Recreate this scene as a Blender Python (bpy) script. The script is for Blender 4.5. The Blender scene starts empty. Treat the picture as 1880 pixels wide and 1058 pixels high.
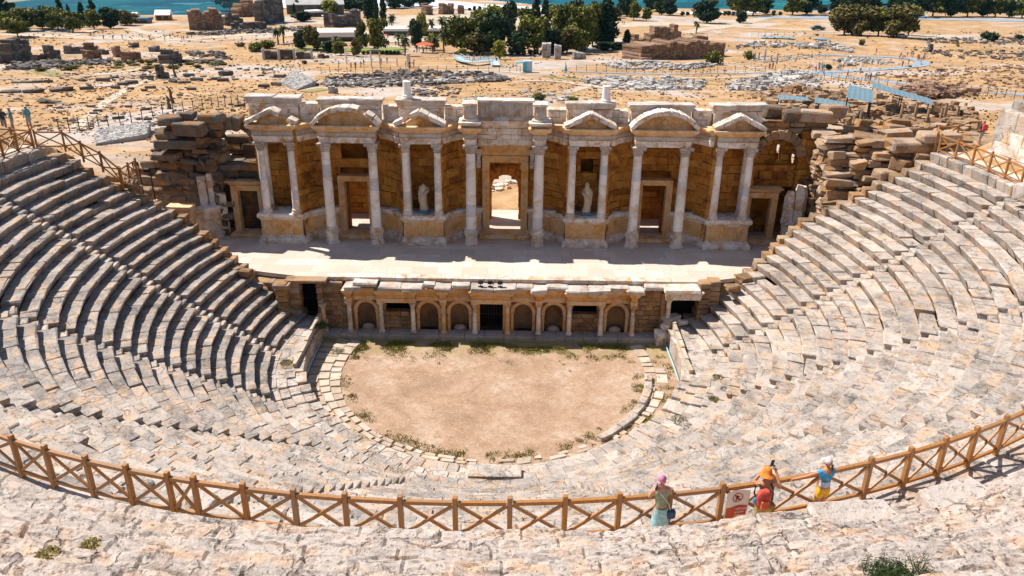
import bpy, math, random
import numpy as np
from mathutils import Vector, Matrix, noise as mn
R = random.Random(7)
PI = math.pi
scene = bpy.context.scene
COL = scene.collection
# ---------------------------------------------------------------- camera model (also used to find ground points for far things)
F, PITCH, YAW, ROLL, CX, CZ = 1441.0, .4185, .0054, .01265, 1.3, 24.5
CC = 42.6                      # y of the theatre's centre; the orchestra floor is z = 0
def ray(px, py):
    a0, b0 = px-940, py-529
    cr, sr = math.cos(ROLL), math.sin(ROLL)
    a, b = a0*cr+b0*sr, -a0*sr+b0*cr
    d = F*math.cos(PITCH)-b*math.sin(PITCH); z = -F*math.sin(PITCH)-b*math.cos(PITCH)
    sy, cy = math.sin(YAW), math.cos(YAW)
    return a*cy-d*sy, a*sy+d*cy, z
def sm(t): t = min(1, max(0, t)); return t*t*(3-2*t)
def lerp(a, b, t): return a+(b-a)*t
def interp(x, xs, ys): return float(np.interp(x, xs, ys))
def edge_y(x, y):
    return interp(x/max(y, 1), [-.7, -.35, -.30, -.1, .04, .7], [400, 430, 700, 690, 545, 545])
def tz(x, y):
    r = math.hypot(x, y-CC)
    if y < 75: z = 3.9
    elif y < 260: z = 3.9-.075*(y-75)
    else: z = -9.97-.02*(y-260)
    if y > 66:
        k = min(1, (y-66)/40)
        z += k*.7*mn.noise((x*.02, y*.02, 3))+k*.18*mn.noise((x*.11, y*.11, 5))
        z += 1.5*math.exp(-((x-150)/40)**2-((y-330)/30)**2)
    E = edge_y(x, y)
    if y > E: z = max(-215, z-(y-E)*.6)
    if y < 60:
        if r > 29: h = min(22.2, 11.4+(r-29)*.5)
        elif r > 11.8: h = (r-11.35)*.687-1.0
        else: h = -.8
        if r > 30.5 and y < 30: h = min(h, 11.4+(r-30.5)*.6)
        if r > 29:
            z = lerp(3.9, h, sm((56.5-y)/7))
        elif abs(x) < 14 and y > 46: z = -.8 if y < 49.3 else 3.6
        elif y > 47.4: z = lerp(h if h < 3.6 else 3.6, 3.6, sm((y-47.2)/.8))
        else: z = h
        if r < 15 and y < 46.9: z = min(z, -.8 if r < 12.6 else h)
    return z
def at(px, py):
    """the point of the terrain seen at a photo pixel (used for things standing beyond the theatre)"""
    r = ray(px, py); s = 62/r[1]; st = 1.003
    x, y, z = CX+r[0]*s, r[1]*s, CZ+r[2]*s
    while z > tz(x, y) and y < 9000:
        s *= st; x, y, z = CX+r[0]*s, r[1]*s, CZ+r[2]*s
    return Vector((x, y, tz(x, y)))
def onplane(px, py, Y):
    r = ray(px, py); s = Y/r[1]; return CX+r[0]*s, CZ+r[2]*s
def mpp(p):                    # metres per photo pixel at a point
    v = p-Vector((CX, 0, CZ))
    w = v.y*math.cos(PITCH)-v.z*math.sin(PITCH)
    return w/F
# ---------------------------------------------------------------- mesh builder
_A = .78
def _tmpl():
    idx = {}; V = []; Fc = []
    L = [-1, -_A, _A, 1]
    for i in range(4):
        for j in range(4):
            for k in range(4):
                if i in (0, 3) or j in (0, 3) or k in (0, 3):
                    idx[i, j, k] = len(V); V.append((i, j, k))
    for a in range(3):
        for e in (0, 3):
            for i in range(3):
                for j in range(3):
                    q = []
                    for (p, r) in ((i, j), (i+1, j), (i+1, j+1), (i, j+1)):
                        c = [0, 0, 0]; c[a] = e; c[(a+1) % 3] = p; c[(a+2) % 3] = r
                        q.append(idx[tuple(c)])
                    if e == 0: q.reverse()
                    Fc.append(tuple(q))
    return np.array(V), Fc
TV, TF = _tmpl()
NR = np.random.RandomState(11)
class MB:
    def __init__(s): s.v = []; s.f = []; s.t = []; s.n = 0; s.m = []; s.mi = 0
    def add(s, V, Fc, t=.5):
        V = np.asarray(V, float).reshape(-1, 3); s.v.append(V)
        n = s.n; s.f += [tuple(i+n for i in q) for q in Fc]
        s.t += (list(t) if isinstance(t, (list, tuple)) else [t]*len(Fc)); s.m += [s.mi]*len(Fc); s.n += len(V)
        return s
    def block(s, c, size, rz=0, rx=0, ry=0, b=.05, j=.015, t=None, fn=None, warp=0):
        h = np.array(size, float)/2
        P = np.zeros((len(TV), 3)); ext = (TV == 0) | (TV == 3); ne = ext.sum(1)
        bb = np.minimum(b, h*.45)
        for a in range(3):
            lv = np.array([-h[a], -h[a]+bb[a], h[a]-bb[a], h[a]]); P[:, a] = lv[TV[:, a]]
            pull = np.where(ext[:, a] & (ne >= 2), bb[a]*.35, 0)+np.where(ext[:, a] & (ne == 3), bb[a]*.2, 0)
            P[:, a] -= np.sign(P[:, a])*pull
        if warp: # big corners pushed about: worn blocks
            cw = NR.uniform(-warp, warp, (2, 2, 2, 3))
            fx = (TV > 1).astype(int); P += cw[fx[:, 0], fx[:, 1], fx[:, 2]]
        P += NR.uniform(-j, j, P.shape)
        if rx or ry or rz:
            M = np.array(Matrix.Rotation(rz, 3, 'Z') @ Matrix.Rotation(ry, 3, 'Y') @ Matrix.Rotation(rx, 3, 'X'))
            P = P @ M.T
        P += np.array(c)
        if fn: P = fn(P)
        return s.add(P, TF, R.random() if t is None else t)
    def box(s, x0, x1, y0, y1, z0, z1, t=.5, j=0):
        P = np.array([(x, y, z) for x in (x0, x1) for y in (y0, y1) for z in (z0, z1)], float)
        if j: P += NR.uniform(-j, j, P.shape)
        return s.add(P, [(0, 1, 3, 2), (4, 6, 7, 5), (0, 4, 5, 1), (2, 3, 7, 6), (0, 2, 6, 4), (1, 5, 7, 3)], t)
    def rock(s, c, size, rz=0, t=None):        # cheap irregular stone for far rubble
        x, y, z = [q/2 for q in size]
        P = np.array([(a*x, b_*y, d*z) for a in (-1, 1) for b_ in (-1, 1) for d in (-1, 1)], float)
        P *= NR.uniform(.7, 1.1, P.shape); M = np.array(Matrix.Rotation(rz, 3, 'Z') @ Matrix.Rotation(NR.uniform(-.3, .3), 3, 'X'))
        return s.add(P @ M.T+np.array(c), [(0, 1, 3, 2), (4, 6, 7, 5), (0, 4, 5, 1), (2, 3, 7, 6), (0, 2, 6, 4), (1, 5, 7, 3)], R.random() if t is None else t)
    def lathe(s, prof, c, n=18, mod=None, t=None, caps=True):
        V = []; Fc = []; T = []
        for k, (r, z) in enumerate(prof):
            for i in range(n):
                a = 2*PI*i/n; rr = r*(mod(a, k) if mod else 1)
                V.append((c[0]+rr*math.cos(a), c[1]+rr*math.sin(a), c[2]+z))
        for k in range(len(prof)-1):
            for i in range(n):
                j = (i+1) % n; Fc.append((k*n+i, k*n+j, (k+1)*n+j, (k+1)*n+i))
                T.append(t[k] if isinstance(t, (list, tuple)) else (.5 if t is None else t))
        if caps:
            Fc.append(tuple(range(n-1, -1, -1))); Fc.append(tuple((len(prof)-1)*n+i for i in range(n))); T += [T[0], T[-1]]
        return s.add(V, Fc, T)
    def stack(s, poly, prof, t=.5, j=0):
        """plan polygon (CCW), profile [(offset, z)], mitred offsets: plinths, cornices, mouldings"""
        n = len(poly); P = np.array(poly, float)
        if sum(P[i][0]*P[(i+1) % n][1]-P[(i+1) % n][0]*P[i][1] for i in range(n)) < 0: P = P[::-1]
        N = []
        for i in range(n):
            e0 = P[i]-P[i-1]; e1 = P[(i+1) % n]-P[i]
            n0 = np.array((e0[1], -e0[0]))/(np.hypot(*e0)+1e-9); n1 = np.array((e1[1], -e1[0]))/(np.hypot(*e1)+1e-9)
            m = n0+n1; m = m/(np.hypot(*m)+1e-9); N.append(m/max(.45, float(m @ n0)))
        N = np.array(N); V = []; Fc = []; T = []
        for k, (o, z) in enumerate(prof):
            q = P+N*o
            for i in range(n): V.append((q[i][0]+R.uniform(-j, j), q[i][1]+R.uniform(-j, j), z+R.uniform(-j, j)))
        for k in range(len(prof)-1):
            for i in range(n):
                jn = (i+1) % n; Fc.append((k*n+i, k*n+jn, (k+1)*n+jn, (k+1)*n+i)); T.append(t[k] if isinstance(t, (list, tuple)) else t)
        Fc.append(tuple(range(n-1, -1, -1))); Fc.append(tuple((len(prof)-1)*n+i for i in range(n)))
        T += [T[0], T[-1]]
        return s.add(V, Fc, T)
    def tube(s, pts, rad, n=8, t=.5):
        V = []; Fc = []; pts = [Vector(p) for p in pts]
        if not isinstance(rad, (list, tuple)): rad = [rad]*len(pts)
        for k, p in enumerate(pts):
            d = (pts[min(k+1, len(pts)-1)]-pts[max(k-1, 0)]).normalized()
            u = d.cross(Vector((0, 0, 1)) if abs(d.z) < .95 else Vector((1, 0, 0))).normalized(); w = d.cross(u)
            for i in range(n):
                a = 2*PI*i/n; V.append(p+(u*math.cos(a)+w*math.sin(a))*rad[k])
        for k in range(len(pts)-1):
            for i in range(n):
                j = (i+1) % n; Fc.append((k*n+i, k*n+j, (k+1)*n+j, (k+1)*n+i))
        Fc.append(tuple(range(n-1, -1, -1))); Fc.append(tuple((len(pts)-1)*n+i for i in range(n)))
        return s.add([tuple(p) for p in V], Fc, t)
    def beam(s, a, b, w, h, t=.5, up=(0, 0, 1)):
        a, b = Vector(a), Vector(b); d = (b-a).normalized(); u = d.cross(Vector(up)).normalized(); v = u.cross(d)
        P = [tuple(p+u*(w/2*i)+v*(h/2*k)) for p in (a, b) for i in (-1, 1) for k in (-1, 1)]
        return s.add(P, [(0, 1, 3, 2), (4, 6, 7, 5), (0, 4, 5, 1), (2, 3, 7, 6), (0, 2, 6, 4), (1, 5, 7, 3)], t)
    def grid(s, fn, nu, nv, t=.5, flip=False):
        V = [fn(i/nu, j/nv) for i in range(nu+1) for j in range(nv+1)]; Fc = []
        for i in range(nu):
            for j in range(nv):
                a = i*(nv+1)+j; q = (a, a+nv+1, a+nv+2, a+1); Fc.append(q[::-1] if flip else q)
        return s.add(V, Fc, t)
    def ball(s, c, r, n=12, m=8, t=.5, fn=None):
        V = []; Fc = []; r = (r, r, r) if not isinstance(r, (tuple, list)) else r
        for k in range(m+1):
            ph = PI*k/m
            for i in range(n):
                a = 2*PI*i/n; p = (c[0]+r[0]*math.sin(ph)*math.cos(a), c[1]+r[1]*math.sin(ph)*math.sin(a), c[2]-r[2]*math.cos(ph))
                V.append(fn(p) if fn else p)
        for k in range(m):
            for i in range(n):
                j = (i+1) % n; Fc.append((k*n+i, k*n+j, (k+1)*n+j, (k+1)*n+i))
        return s.add(V, Fc, t)
    def build(s, name, mat, parent=None, loc=None, local=False, smooth=False, **props):
        V = np.concatenate(s.v) if s.v else np.zeros((0, 3))
        if parent is not None:
            o = np.zeros(3) if local else wloc(parent)
        else: o = np.array(loc if loc is not None else (0, 0, 0), float)
        V = V-(0 if (local and parent is None) else o)
        me = bpy.data.meshes.new(name); me.from_pydata(V.tolist(), [], s.f); me.update()
        at_ = me.attributes.new('tint', 'FLOAT', 'FACE'); at_.data.foreach_set('value', np.array(s.t, dtype=np.float32))
        for m_ in (mat if isinstance(mat, (list, tuple)) else [mat]): me.materials.append(m_)
        if max(s.m, default=0): me.polygons.foreach_set('material_index', s.m)
        if smooth: me.polygons.foreach_set('use_smooth', [True]*len(me.polygons))
        ob = bpy.data.objects.new(name, me); COL.objects.link(ob)
        if parent is not None: ob.parent = parent
        else: ob.location = o
        for k, v in props.items(): ob[k] = v
        return ob
def wloc(o):
    p = np.zeros(3)
    while o is not None: p += np.array(o.location); o = o.parent
    return p
def thing(name, label, cat, loc=(0, 0, 0), group=None, rz=0):
    o = bpy.data.objects.new(name, None); COL.objects.link(o); o.location = loc; o.rotation_euler.z = rz
    o.empty_display_size = .3; o['label'] = label; o['category'] = cat
    if group: o['group'] = group
    return o
def tag(o, label, cat, group=None):
    o['label'] = label; o['category'] = cat
    if group: o['group'] = group
    return o
def dup(root, loc, rz=0, sc=1, label=None, group=None, cat=None):
    r = root.copy(); COL.objects.link(r); r.location = loc; r.rotation_euler.z = rz
    r.scale = (sc, sc, sc) if not isinstance(sc, (tuple, list)) else sc
    if label: r['label'] = label
    if group: r['group'] = group
    if cat: r['category'] = cat
    for ch in list(root.children):
        c = ch.copy(); COL.objects.link(c); c.parent = r
        for g in list(ch.children):
            d = g.copy(); COL.objects.link(d); d.parent = c
    return r
# ---------------------------------------------------------------- materials
def lin(c): return tuple((x/12.92 if x <= .04045 else ((x+.055)/1.055)**2.4) for x in c)
def hexc(h): return lin(tuple(int(h[i:i+2], 16)/255 for i in (0, 2, 4)))
class NT:
    def __init__(s, name):
        s.m = bpy.data.materials.new(name); s.m.use_nodes = True; s.t = s.m.node_tree; s.t.nodes.clear()
        s.o = s.n('ShaderNodeOutputMaterial'); s.b = s.n('ShaderNodeBsdfPrincipled'); s.l(s.b.outputs[0], s.o.inputs[0])
    def n(s, k, **kw):
        x = s.t.nodes.new(k)
        for a, b in kw.items(): setattr(x, a, b)
        return x
    def l(s, a, b): s.t.links.new(a, b)
    def noise(s, vec, sc, det=4, rough=.6, dist=0):
        x = s.n('ShaderNodeTexNoise'); x.inputs['Scale'].default_value = sc; x.inputs['Detail'].default_value = det
        x.inputs['Roughness'].default_value = rough; x.inputs['Distortion'].default_value = dist; s.l(vec, x.inputs['Vector']); return x.outputs[0]
    def ramp(s, f, stops, interp='LINEAR'):
        x = s.n('ShaderNodeValToRGB'); x.color_ramp.interpolation = interp
        while len(x.color_ramp.elements) < len(stops): x.color_ramp.elements.new(.5)
        for e, (p, c) in zip(x.color_ramp.elements, stops):
            e.position = p; e.color = tuple(c)+(1,) if len(c) == 3 else c
        s.l(f, x.inputs[0]); return x.outputs[0]
    def mix(s, f, a, b, mode='MIX'):
        x = s.n('ShaderNodeMix', data_type='RGBA', blend_type=mode)
        for sock, v in ((x.inputs[0], f), (x.inputs[6], a), (x.inputs[7], b)):
            if isinstance(v, (int, float)): sock.default_value = v
            elif isinstance(v, (tuple, list)): sock.default_value = tuple(v)+(1,)
            else: s.l(v, sock)
        return x.outputs[2]
    def math(s, op, a, b=None, clamp=False):
        x = s.n('ShaderNodeMath', operation=op); x.use_clamp = clamp
        for sock, v in ((x.inputs[0], a), (x.inputs[1], b)):
            if v is None: continue
            if isinstance(v, (int, float)): sock.default_value = v
            else: s.l(v, sock)
        return x.outputs[0]
    def vec(s, rnd=False, scale=None):
        tc = s.n('ShaderNodeTexCoord').outputs['Object']
        if rnd:
            oi = s.n('ShaderNodeObjectInfo').outputs['Random']; m = s.n('ShaderNodeVectorMath', operation='ADD')
            c = s.n('ShaderNodeCombineXYZ'); s.l(s.math('MULTIPLY', oi, 40.), c.inputs[0]); s.l(s.math('MULTIPLY', oi, 23.), c.inputs[1])
            s.l(tc, m.inputs[0]); s.l(c.outputs[0], m.inputs[1]); tc = m.outputs[0]
        if scale:
            m = s.n('ShaderNodeMapping'); m.inputs['Scale'].default_value = scale; s.l(tc, m.inputs[0]); tc = m.outputs[0]
        return tc
    def attr(s, name='tint'): return s.n('ShaderNodeAttribute', attribute_name=name).outputs['Fac']
    def bump(s, h, st=.5, d=.02):
        x = s.n('ShaderNodeBump'); x.inputs['Strength'].default_value = st; x.inputs['Distance'].default_value = d
        s.l(h, x.inputs['Height']); s.l(x.outputs[0], s.b.inputs['Normal'])
    def col(s, c):
        if isinstance(c, (tuple, list)): s.b.inputs['Base Color'].default_value = tuple(c)+(1,)
        else: s.l(c, s.b.inputs['Base Color'])
    def set(s, **k):
        for a, v in k.items(): s.b.inputs[a.replace('_', ' ')].default_value = v
def stone(name, c0, c1, c2, dark=(.1, .08, .06), pits=.45, stain=.5, sc=1.6, bump=.6, bd=.03, warm=None, rnd=False, vary=.6, stainscale=.5, cracks=0, holes=0):
    """per-block tint ramp c0..c2, blotches, lichen stains, pits and cracks"""
    m = NT(name); v = m.vec(rnd); t = m.attr()
    n1 = m.noise(v, sc, 6, .65, .3); n2 = m.noise(v, sc*7, 5, .7); n3 = m.noise(v, stainscale, 5, .7, .6); n4 = m.noise(v, sc*22, 3, .7)
    f = m.math('ADD', m.math('MULTIPLY', t, vary), m.math('MULTIPLY', n1, 1-vary*.5))
    c = m.ramp(f, [(.2, c0), (.55, c1), (.9, c2)])
    if warm: c = m.mix(m.ramp(m.noise(v, sc*.8+.3, 4, .6, .5), [(.48, (0, 0, 0)), (.66, (1, 1, 1))]), c, warm)
    st = m.math('MULTIPLY', m.ramp(n3, [(.47, (0, 0, 0)), (.68, (1, 1, 1))]), m.ramp(n2, [(.35, (.2, .2, .2)), (.6, (1, 1, 1))]))
    c = m.mix(m.math('MULTIPLY', st, stain), c, dark)
    c = m.mix(m.math('MULTIPLY', m.ramp(n4, [(.28, (1, 1, 1)), (.42, (0, 0, 0))]), pits), c, dark)
    h = m.math('ADD', m.math('ADD', m.math('MULTIPLY', n2, .7), m.math('MULTIPLY', n4, .35)), n1)
    if cracks:                                   # irregular fracture lines, only in patches
        wv = m.n('ShaderNodeVectorMath', operation='ADD'); sv = m.n('ShaderNodeVectorMath', operation='SCALE'); nz = m.n('ShaderNodeTexNoise'); nz.inputs['Scale'].default_value = 2.3; nz.inputs['Detail'].default_value = 4
        m.l(v, nz.inputs['Vector']); m.l(nz.outputs['Color'], sv.inputs[0]); sv.inputs['Scale'].default_value = .7; m.l(v, wv.inputs[0]); m.l(sv.outputs[0], wv.inputs[1])
        vo = m.n('ShaderNodeTexVoronoi', feature='DISTANCE_TO_EDGE'); vo.inputs['Scale'].default_value = 1.15; m.l(wv.outputs[0], vo.inputs['Vector'])
        k = m.math('MULTIPLY', m.ramp(vo.outputs['Distance'], [(.012, (1, 1, 1)), (.045, (0, 0, 0))]), m.ramp(m.noise(v, .9, 3), [(.45, (0, 0, 0)), (.6, (1, 1, 1))]))
        c = m.mix(m.math('MULTIPLY', k, cracks), c, dark); h = m.math('SUBTRACT', h, m.math('MULTIPLY', k, .8))
    if holes:
        k = m.ramp(m.noise(v, 9, 5, .8, .4), [(.33, (1, 1, 1)), (.41, (0, 0, 0))]); c = m.mix(m.math('MULTIPLY', k, holes), c, dark); h = m.math('SUBTRACT', h, k)
    m.col(c); m.set(Roughness=.9)
    m.b.inputs['Specular IOR Level'].default_value = .2
    m.bump(h, bump, bd)
    return m.m
def plain(name, c, rough=.6, nsc=8, var=.25, bump=0, metal=0, rnd=False):
    m = NT(name); n = m.noise(m.vec(rnd), nsc, 4)
    m.col(m.mix(m.ramp(n, [(.3, (0, 0, 0)), (.7, (1, 1, 1))]), tuple(x*(1-var) for x in c), tuple(min(1, x*(1+var)) for x in c)))
    m.set(Roughness=rough, Metallic=metal)
    if bump: m.bump(n, bump, .01)
    return m.m
M = {}
M['seat'] = stone('travertine_seats', (.185, .17, .16), (.40, .345, .30), (.58, .51, .445), dark=(.085, .075, .065), warm=(.54, .37, .24), stain=.9, pits=.8, vary=.5, stainscale=.7, cracks=.5, holes=.2, sc=1.3, bump=.9, bd=.04)
M['seat_grey'] = stone('weathered_grey_travertine', (.22, .21, .20), (.36, .33, .30), (.50, .45, .40), dark=(.09, .085, .08), warm=(.48, .36, .25), stain=.7, pits=.5, vary=.6, sc=1.4)
M['rough'] = stone('eroded_travertine', (.30, .255, .225), (.49, .42, .365), (.62, .545, .48), dark=(.15, .105, .08), warm=(.56, .39, .27), stain=.6, pits=.8, sc=1.5, bump=.9, bd=.05, cracks=.6, holes=.5, vary=.3, stainscale=1.3)
M['marble'] = stone('old_marble', (.44, .37, .30), (.70, .61, .52), (.84, .77, .69), dark=(.20, .12, .065), warm=(.58, .32, .13), cracks=.5, holes=.3, stain=.8, pits=.5, sc=1.2, bump=.35, vary=.55, stainscale=.8)
M['column'] = stone('column_marble', (.46, .52, .60), (.80, .74, .67), (.88, .83, .77), dark=(.36, .27, .19), warm=(.62, .47, .34), stain=.45, pits=.1, sc=.9, bump=.2, vary=.8)
M['ochre'] = stone('ochre_travertine_wall', (.20, .07, .012), (.42, .165, .022), (.56, .27, .055), dark=(.055, .03, .015), warm=(.50, .21, .035), stain=.95, pits=.6, sc=1.2, bump=1, bd=.06, vary=.75, stainscale=.9, holes=.5)
M['orange_marble'] = stone('ochre_stained_marble', (.46, .23, .08), (.68, .42, .19), (.78, .57, .36), dark=(.17, .085, .035), warm=(.70, .31, .055), stain=.6, pits=.4, sc=1.8, bump=.8, bd=.04)
M['carved'] = stone('carved_grey_marble', (.38, .345, .31), (.56, .51, .465), (.70, .64, .58), dark=(.14, .11, .09), warm=(.52, .36, .22), stain=.7, pits=.6, sc=2.5, bump=1, bd=.06)
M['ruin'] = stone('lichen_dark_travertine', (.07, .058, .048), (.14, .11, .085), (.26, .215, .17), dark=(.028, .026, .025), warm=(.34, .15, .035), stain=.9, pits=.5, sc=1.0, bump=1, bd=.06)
M['ruin_warm'] = stone('warm_brown_travertine', (.16, .095, .05), (.28, .18, .105), (.43, .32, .23), dark=(.05, .038, .03), warm=(.44, .22, .07), stain=.8, pits=.5, sc=1.0, bump=1, bd=.06)  # warm brown is the stone's own colour, alike on every face
M['far_stone'] = stone('far_ruin_stone', (.06, .052, .048), (.12, .10, .088), (.24, .205, .18), dark=(.03, .028, .027), stain=.5, sc=.5, bump=.6, bd=.15)
M['far_brown'] = stone('far_brown_masonry', (.13, .075, .05), (.22, .135, .09), (.34, .23, .165), dark=(.05, .035, .028), warm=(.36, .20, .10), stain=.6, sc=.5, bump=.6, bd=.15)
M['white_rubble'] = stone('white_rubble', (.22, .20, .18), (.36, .33, .30), (.52, .49, .45), dark=(.14, .13, .12), stain=.4, sc=.7, bump=.6, bd=.1)
M['dark'] = plain('painted_inside_shade', (.012, .01, .009), .95)  # near-black, painted shade for the insides of openings
M['iron'] = plain('dark_iron', (.03, .03, .032), .5, metal=.6)
M['black'] = plain('black_plastic', (.02, .02, .022), .45)
def wood():
    m = NT('varnished_timber'); v = m.vec(False, (6, 6, 1.5)); n = m.noise(v, 3, 6, .7, 1.2); n2 = m.noise(m.vec(), 1.2, 3)
    c = m.ramp(n, [(.25, (.19, .062, .010)), (.5, (.37, .145, .022)), (.75, (.50, .225, .045))])
    m.col(m.mix(m.math('MULTIPLY', m.math('MULTIPLY', m.attr(), n2), 1.1, True), c, (.26, .155, .085))); m.set(Roughness=.5); m.bump(n, .3, .01); return m.m
M['wood'] = wood()
# ================================================================ ground
def ground_mat():
    m = NT('dry_ground'); v = m.vec()
    sep = m.n('ShaderNodeSeparateXYZ'); m.l(v, sep.inputs[0])
    n0 = m.noise(v, .035, 6, .6, .5); n1 = m.noise(v, .25, 6, .7, .4); n2 = m.noise(v, 2.2, 4, .7); n3 = m.noise(v, .012, 4, .6)
    straw = m.ramp(n1, [(.28, (.22, .125, .06)), (.44, (.385, .23, .11)), (.6, (.49, .31, .16)), (.8, (.55, .385, .24))])
    gravel = m.ramp(n2, [(.3, (.36, .31, .27)), (.7, (.55, .48, .42))])
    c = m.mix(m.ramp(n0, [(.50, (0, 0, 0)), (.60, (1, 1, 1))]), straw, gravel)
    gr = m.math('MULTIPLY', m.ramp(m.noise(v, .08, 5, .7, .8), [(.60, (0, 0, 0)), (.68, (1, 1, 1))]), .75)
    c = m.mix(gr, c, (.17, .16, .045))
    # speckle of small dark weeds and stones
    c = m.mix(m.math('MULTIPLY', m.ramp(m.noise(v, 1.1, 5, .75), [(.62, (0, 0, 0)), (.72, (1, 1, 1))]), .6), c, (.13, .09, .05))
    # the farmed plain far below the plateau; blue-teal distance haze painted into its colours
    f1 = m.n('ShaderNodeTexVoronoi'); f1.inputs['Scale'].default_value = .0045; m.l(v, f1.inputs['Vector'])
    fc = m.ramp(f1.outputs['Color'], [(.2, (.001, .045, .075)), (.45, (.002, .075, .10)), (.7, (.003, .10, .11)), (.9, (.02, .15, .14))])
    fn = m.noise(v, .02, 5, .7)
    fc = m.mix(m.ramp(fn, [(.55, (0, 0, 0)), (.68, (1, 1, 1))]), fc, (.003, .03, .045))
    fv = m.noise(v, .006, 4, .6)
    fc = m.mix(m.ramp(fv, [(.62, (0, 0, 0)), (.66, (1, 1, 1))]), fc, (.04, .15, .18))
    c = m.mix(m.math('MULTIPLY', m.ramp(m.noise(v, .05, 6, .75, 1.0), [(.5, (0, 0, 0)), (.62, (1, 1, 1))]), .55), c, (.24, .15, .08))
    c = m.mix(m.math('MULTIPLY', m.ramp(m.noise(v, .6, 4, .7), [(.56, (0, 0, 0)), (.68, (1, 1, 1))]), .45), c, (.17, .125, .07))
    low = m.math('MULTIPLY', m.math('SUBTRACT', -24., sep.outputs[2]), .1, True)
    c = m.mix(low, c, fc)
    m.col(c); m.set(Roughness=.95); m.b.inputs['Specular IOR Level'].default_value = .1
    m.bump(m.math('ADD', n2, n1), .5, .15); return m.m
M['ground'] = ground_mat()
xs = sorted(set([round(x, 2) for x in np.concatenate([np.arange(-48, 48.1, 1.0), -48-np.cumsum(np.geomspace(1.3, 160, 55)), 48+np.cumsum(np.geomspace(1.3, 160, 55))])]))
ys = sorted(set([round(y, 2) for y in np.concatenate([np.arange(-14, 46, 1.0), np.arange(46, 60, .5), 60+np.cumsum(np.concatenate([np.full(90, 1.6), np.full(90, 3.5), np.full(40, 7), np.geomspace(9, 400, 50)]))])]))
g = MB()
V = [(x, y, tz(x, y)) for x in xs for y in ys]; ny = len(ys)
g.add(V, [(i*ny+j, (i+1)*ny+j, (i+1)*ny+j+1, i*ny+j+1) for i in range(len(xs)-1) for j in range(ny-1)])
ground = g.build('ground', M['ground'], smooth=True, kind='structure')

def strip(name, pts, w, mat, lift=.06, nw=3, kind='structure', wob=.12):
    """a path draped on the terrain along photo points (px, py) or world points"""
    P = []
    for p in pts: P.append(Vector((p[0], p[1], 0)) if len(p) == 3 else at(p[0], p[1]))
    Q = []
    for i in range(len(P)-1):
        a, b = P[i], P[i+1]; n = max(2, int((b-a).length/3))
        for k in range(n): Q.append(a.lerp(b, k/n))
    Q.append(P[-1])
    for _ in range(4): Q = [Q[0]]+[(Q[i-1]+Q[i]*2+Q[i+1])/4 for i in range(1, len(Q)-1)]+[Q[-1]]
    mb = MB(); V = []
    for i, q in enumerate(Q):
        d = (Q[min(i+1, len(Q)-1)]-Q[max(0, i-1)]); d.z = 0; d.normalize(); nrm = Vector((-d.y, d.x, 0))
        ww = w[0]+(w[1]-w[0])*i/len(Q) if isinstance(w, tuple) else w
        for k in range(nw+1):
            u = k/nw-.5; e = ww*(1+wob*mn.noise((i*.3, k*9., 1))) if k in (0, nw) else ww
            p = q+nrm*u*e; V.append((p.x, p.y, tz(p.x, p.y)+lift))
    mb.add(V, [(i*(nw+1)+k, i*(nw+1)+k+1, (i+1)*(nw+1)+k+1, (i+1)*(nw+1)+k) for i in range(len(Q)-1) for k in range(nw)])
    return mb.build(name, mat, kind=kind)
M['path_grey'] = plain('grey_paved_path', (.25, .30, .34), .9, 1.5, .15)
M['path_pale'] = plain('pale_beaten_earth', (.46, .36, .26), .95, .3, .25)
M['travertine_white'] = plain('white_travertine', (.66, .68, .70), .9, .05, .12)
M['lawn'] = plain('lawn', (.20, .22, .04), .95, .6, .35)
strip('path', [(1885, 176), (1800, 169), (1720, 160), (1640, 152), (1590, 146), (1540, 141), (1500, 134), (1470, 130)], (3.4, 5.5), M['path_grey'], lift=.07)
strip('path', [(1478, 134), (1560, 131), (1640, 127), (1690, 121), (1695, 112), (1650, 106), (1560, 103), (1500, 101)], (5.5, 3.5), M['path_grey'], lift=.12)
strip('path', [(1490, 131), (1420, 134), (1350, 136), (1253, 137), (1150, 136), (1040, 132)], 1.8, M['path_grey'], lift=.09)
strip('path', [(1470, 128), (1400, 140), (1300, 145), (1180, 140), (1110, 150), (1030, 172)], 2.4, M['path_pale'], lift=.05, nw=4)
strip('path', [(590, 136), (700, 134), (820, 131), (880, 128), (960, 136)], (3, 3), M['path_pale'])
strip('road', [(1120, 47), (1200, 44), (1290, 45), (1360, 50)], 22, M['path_pale'])
strip('road', [(1250, 62), (1330, 50), (1390, 36), (1440, 29)], 9, M['path_pale'], lift=.1)
strip('road', [(1390, 33), (1500, 33), (1620, 34), (1760, 36), (1900, 39)], (16, 20), M['path_grey'], lift=.14)
strip('road', [(1330, 50), (1420, 53), (1500, 56)], 9, M['path_pale'], lift=.08)
strip('path', [(-20, 62), (120, 68), (240, 72), (330, 74), (430, 66), (520, 58)], 9, M['path_pale'])
strip('path', [(120, 68), (170, 56), (230, 52), (270, 62), (330, 74)], 5, M['path_pale'], lift=.1)
strip('path', [(-10, 146), (90, 144), (180, 140), (300, 120), (360, 100)], 1.8, M['path_pale'])
strip('path', [(135, 240), (190, 190), (240, 160), (300, 140)], 1.6, M['path_pale'])
strip('path', [(960, 150), (1040, 150), (1130, 165)], 3, M['path_pale'], lift=.11)
strip('plaza', [(690, 40), (800, 38), (900, 36), (1010, 34)], 70, M['path_pale'], lift=.05, nw=8)
strip('plaza', [(520, 62), (620, 60), (700, 66), (760, 78)], 26, M['path_pale'], lift=.16, nw=5)
strip('travertine_terrace', [(500, 6), (620, 6), (760, 8), (880, 14), (1015, 24)], (120, 24), M['travertine_white'], lift=.3, nw=10)
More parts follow.
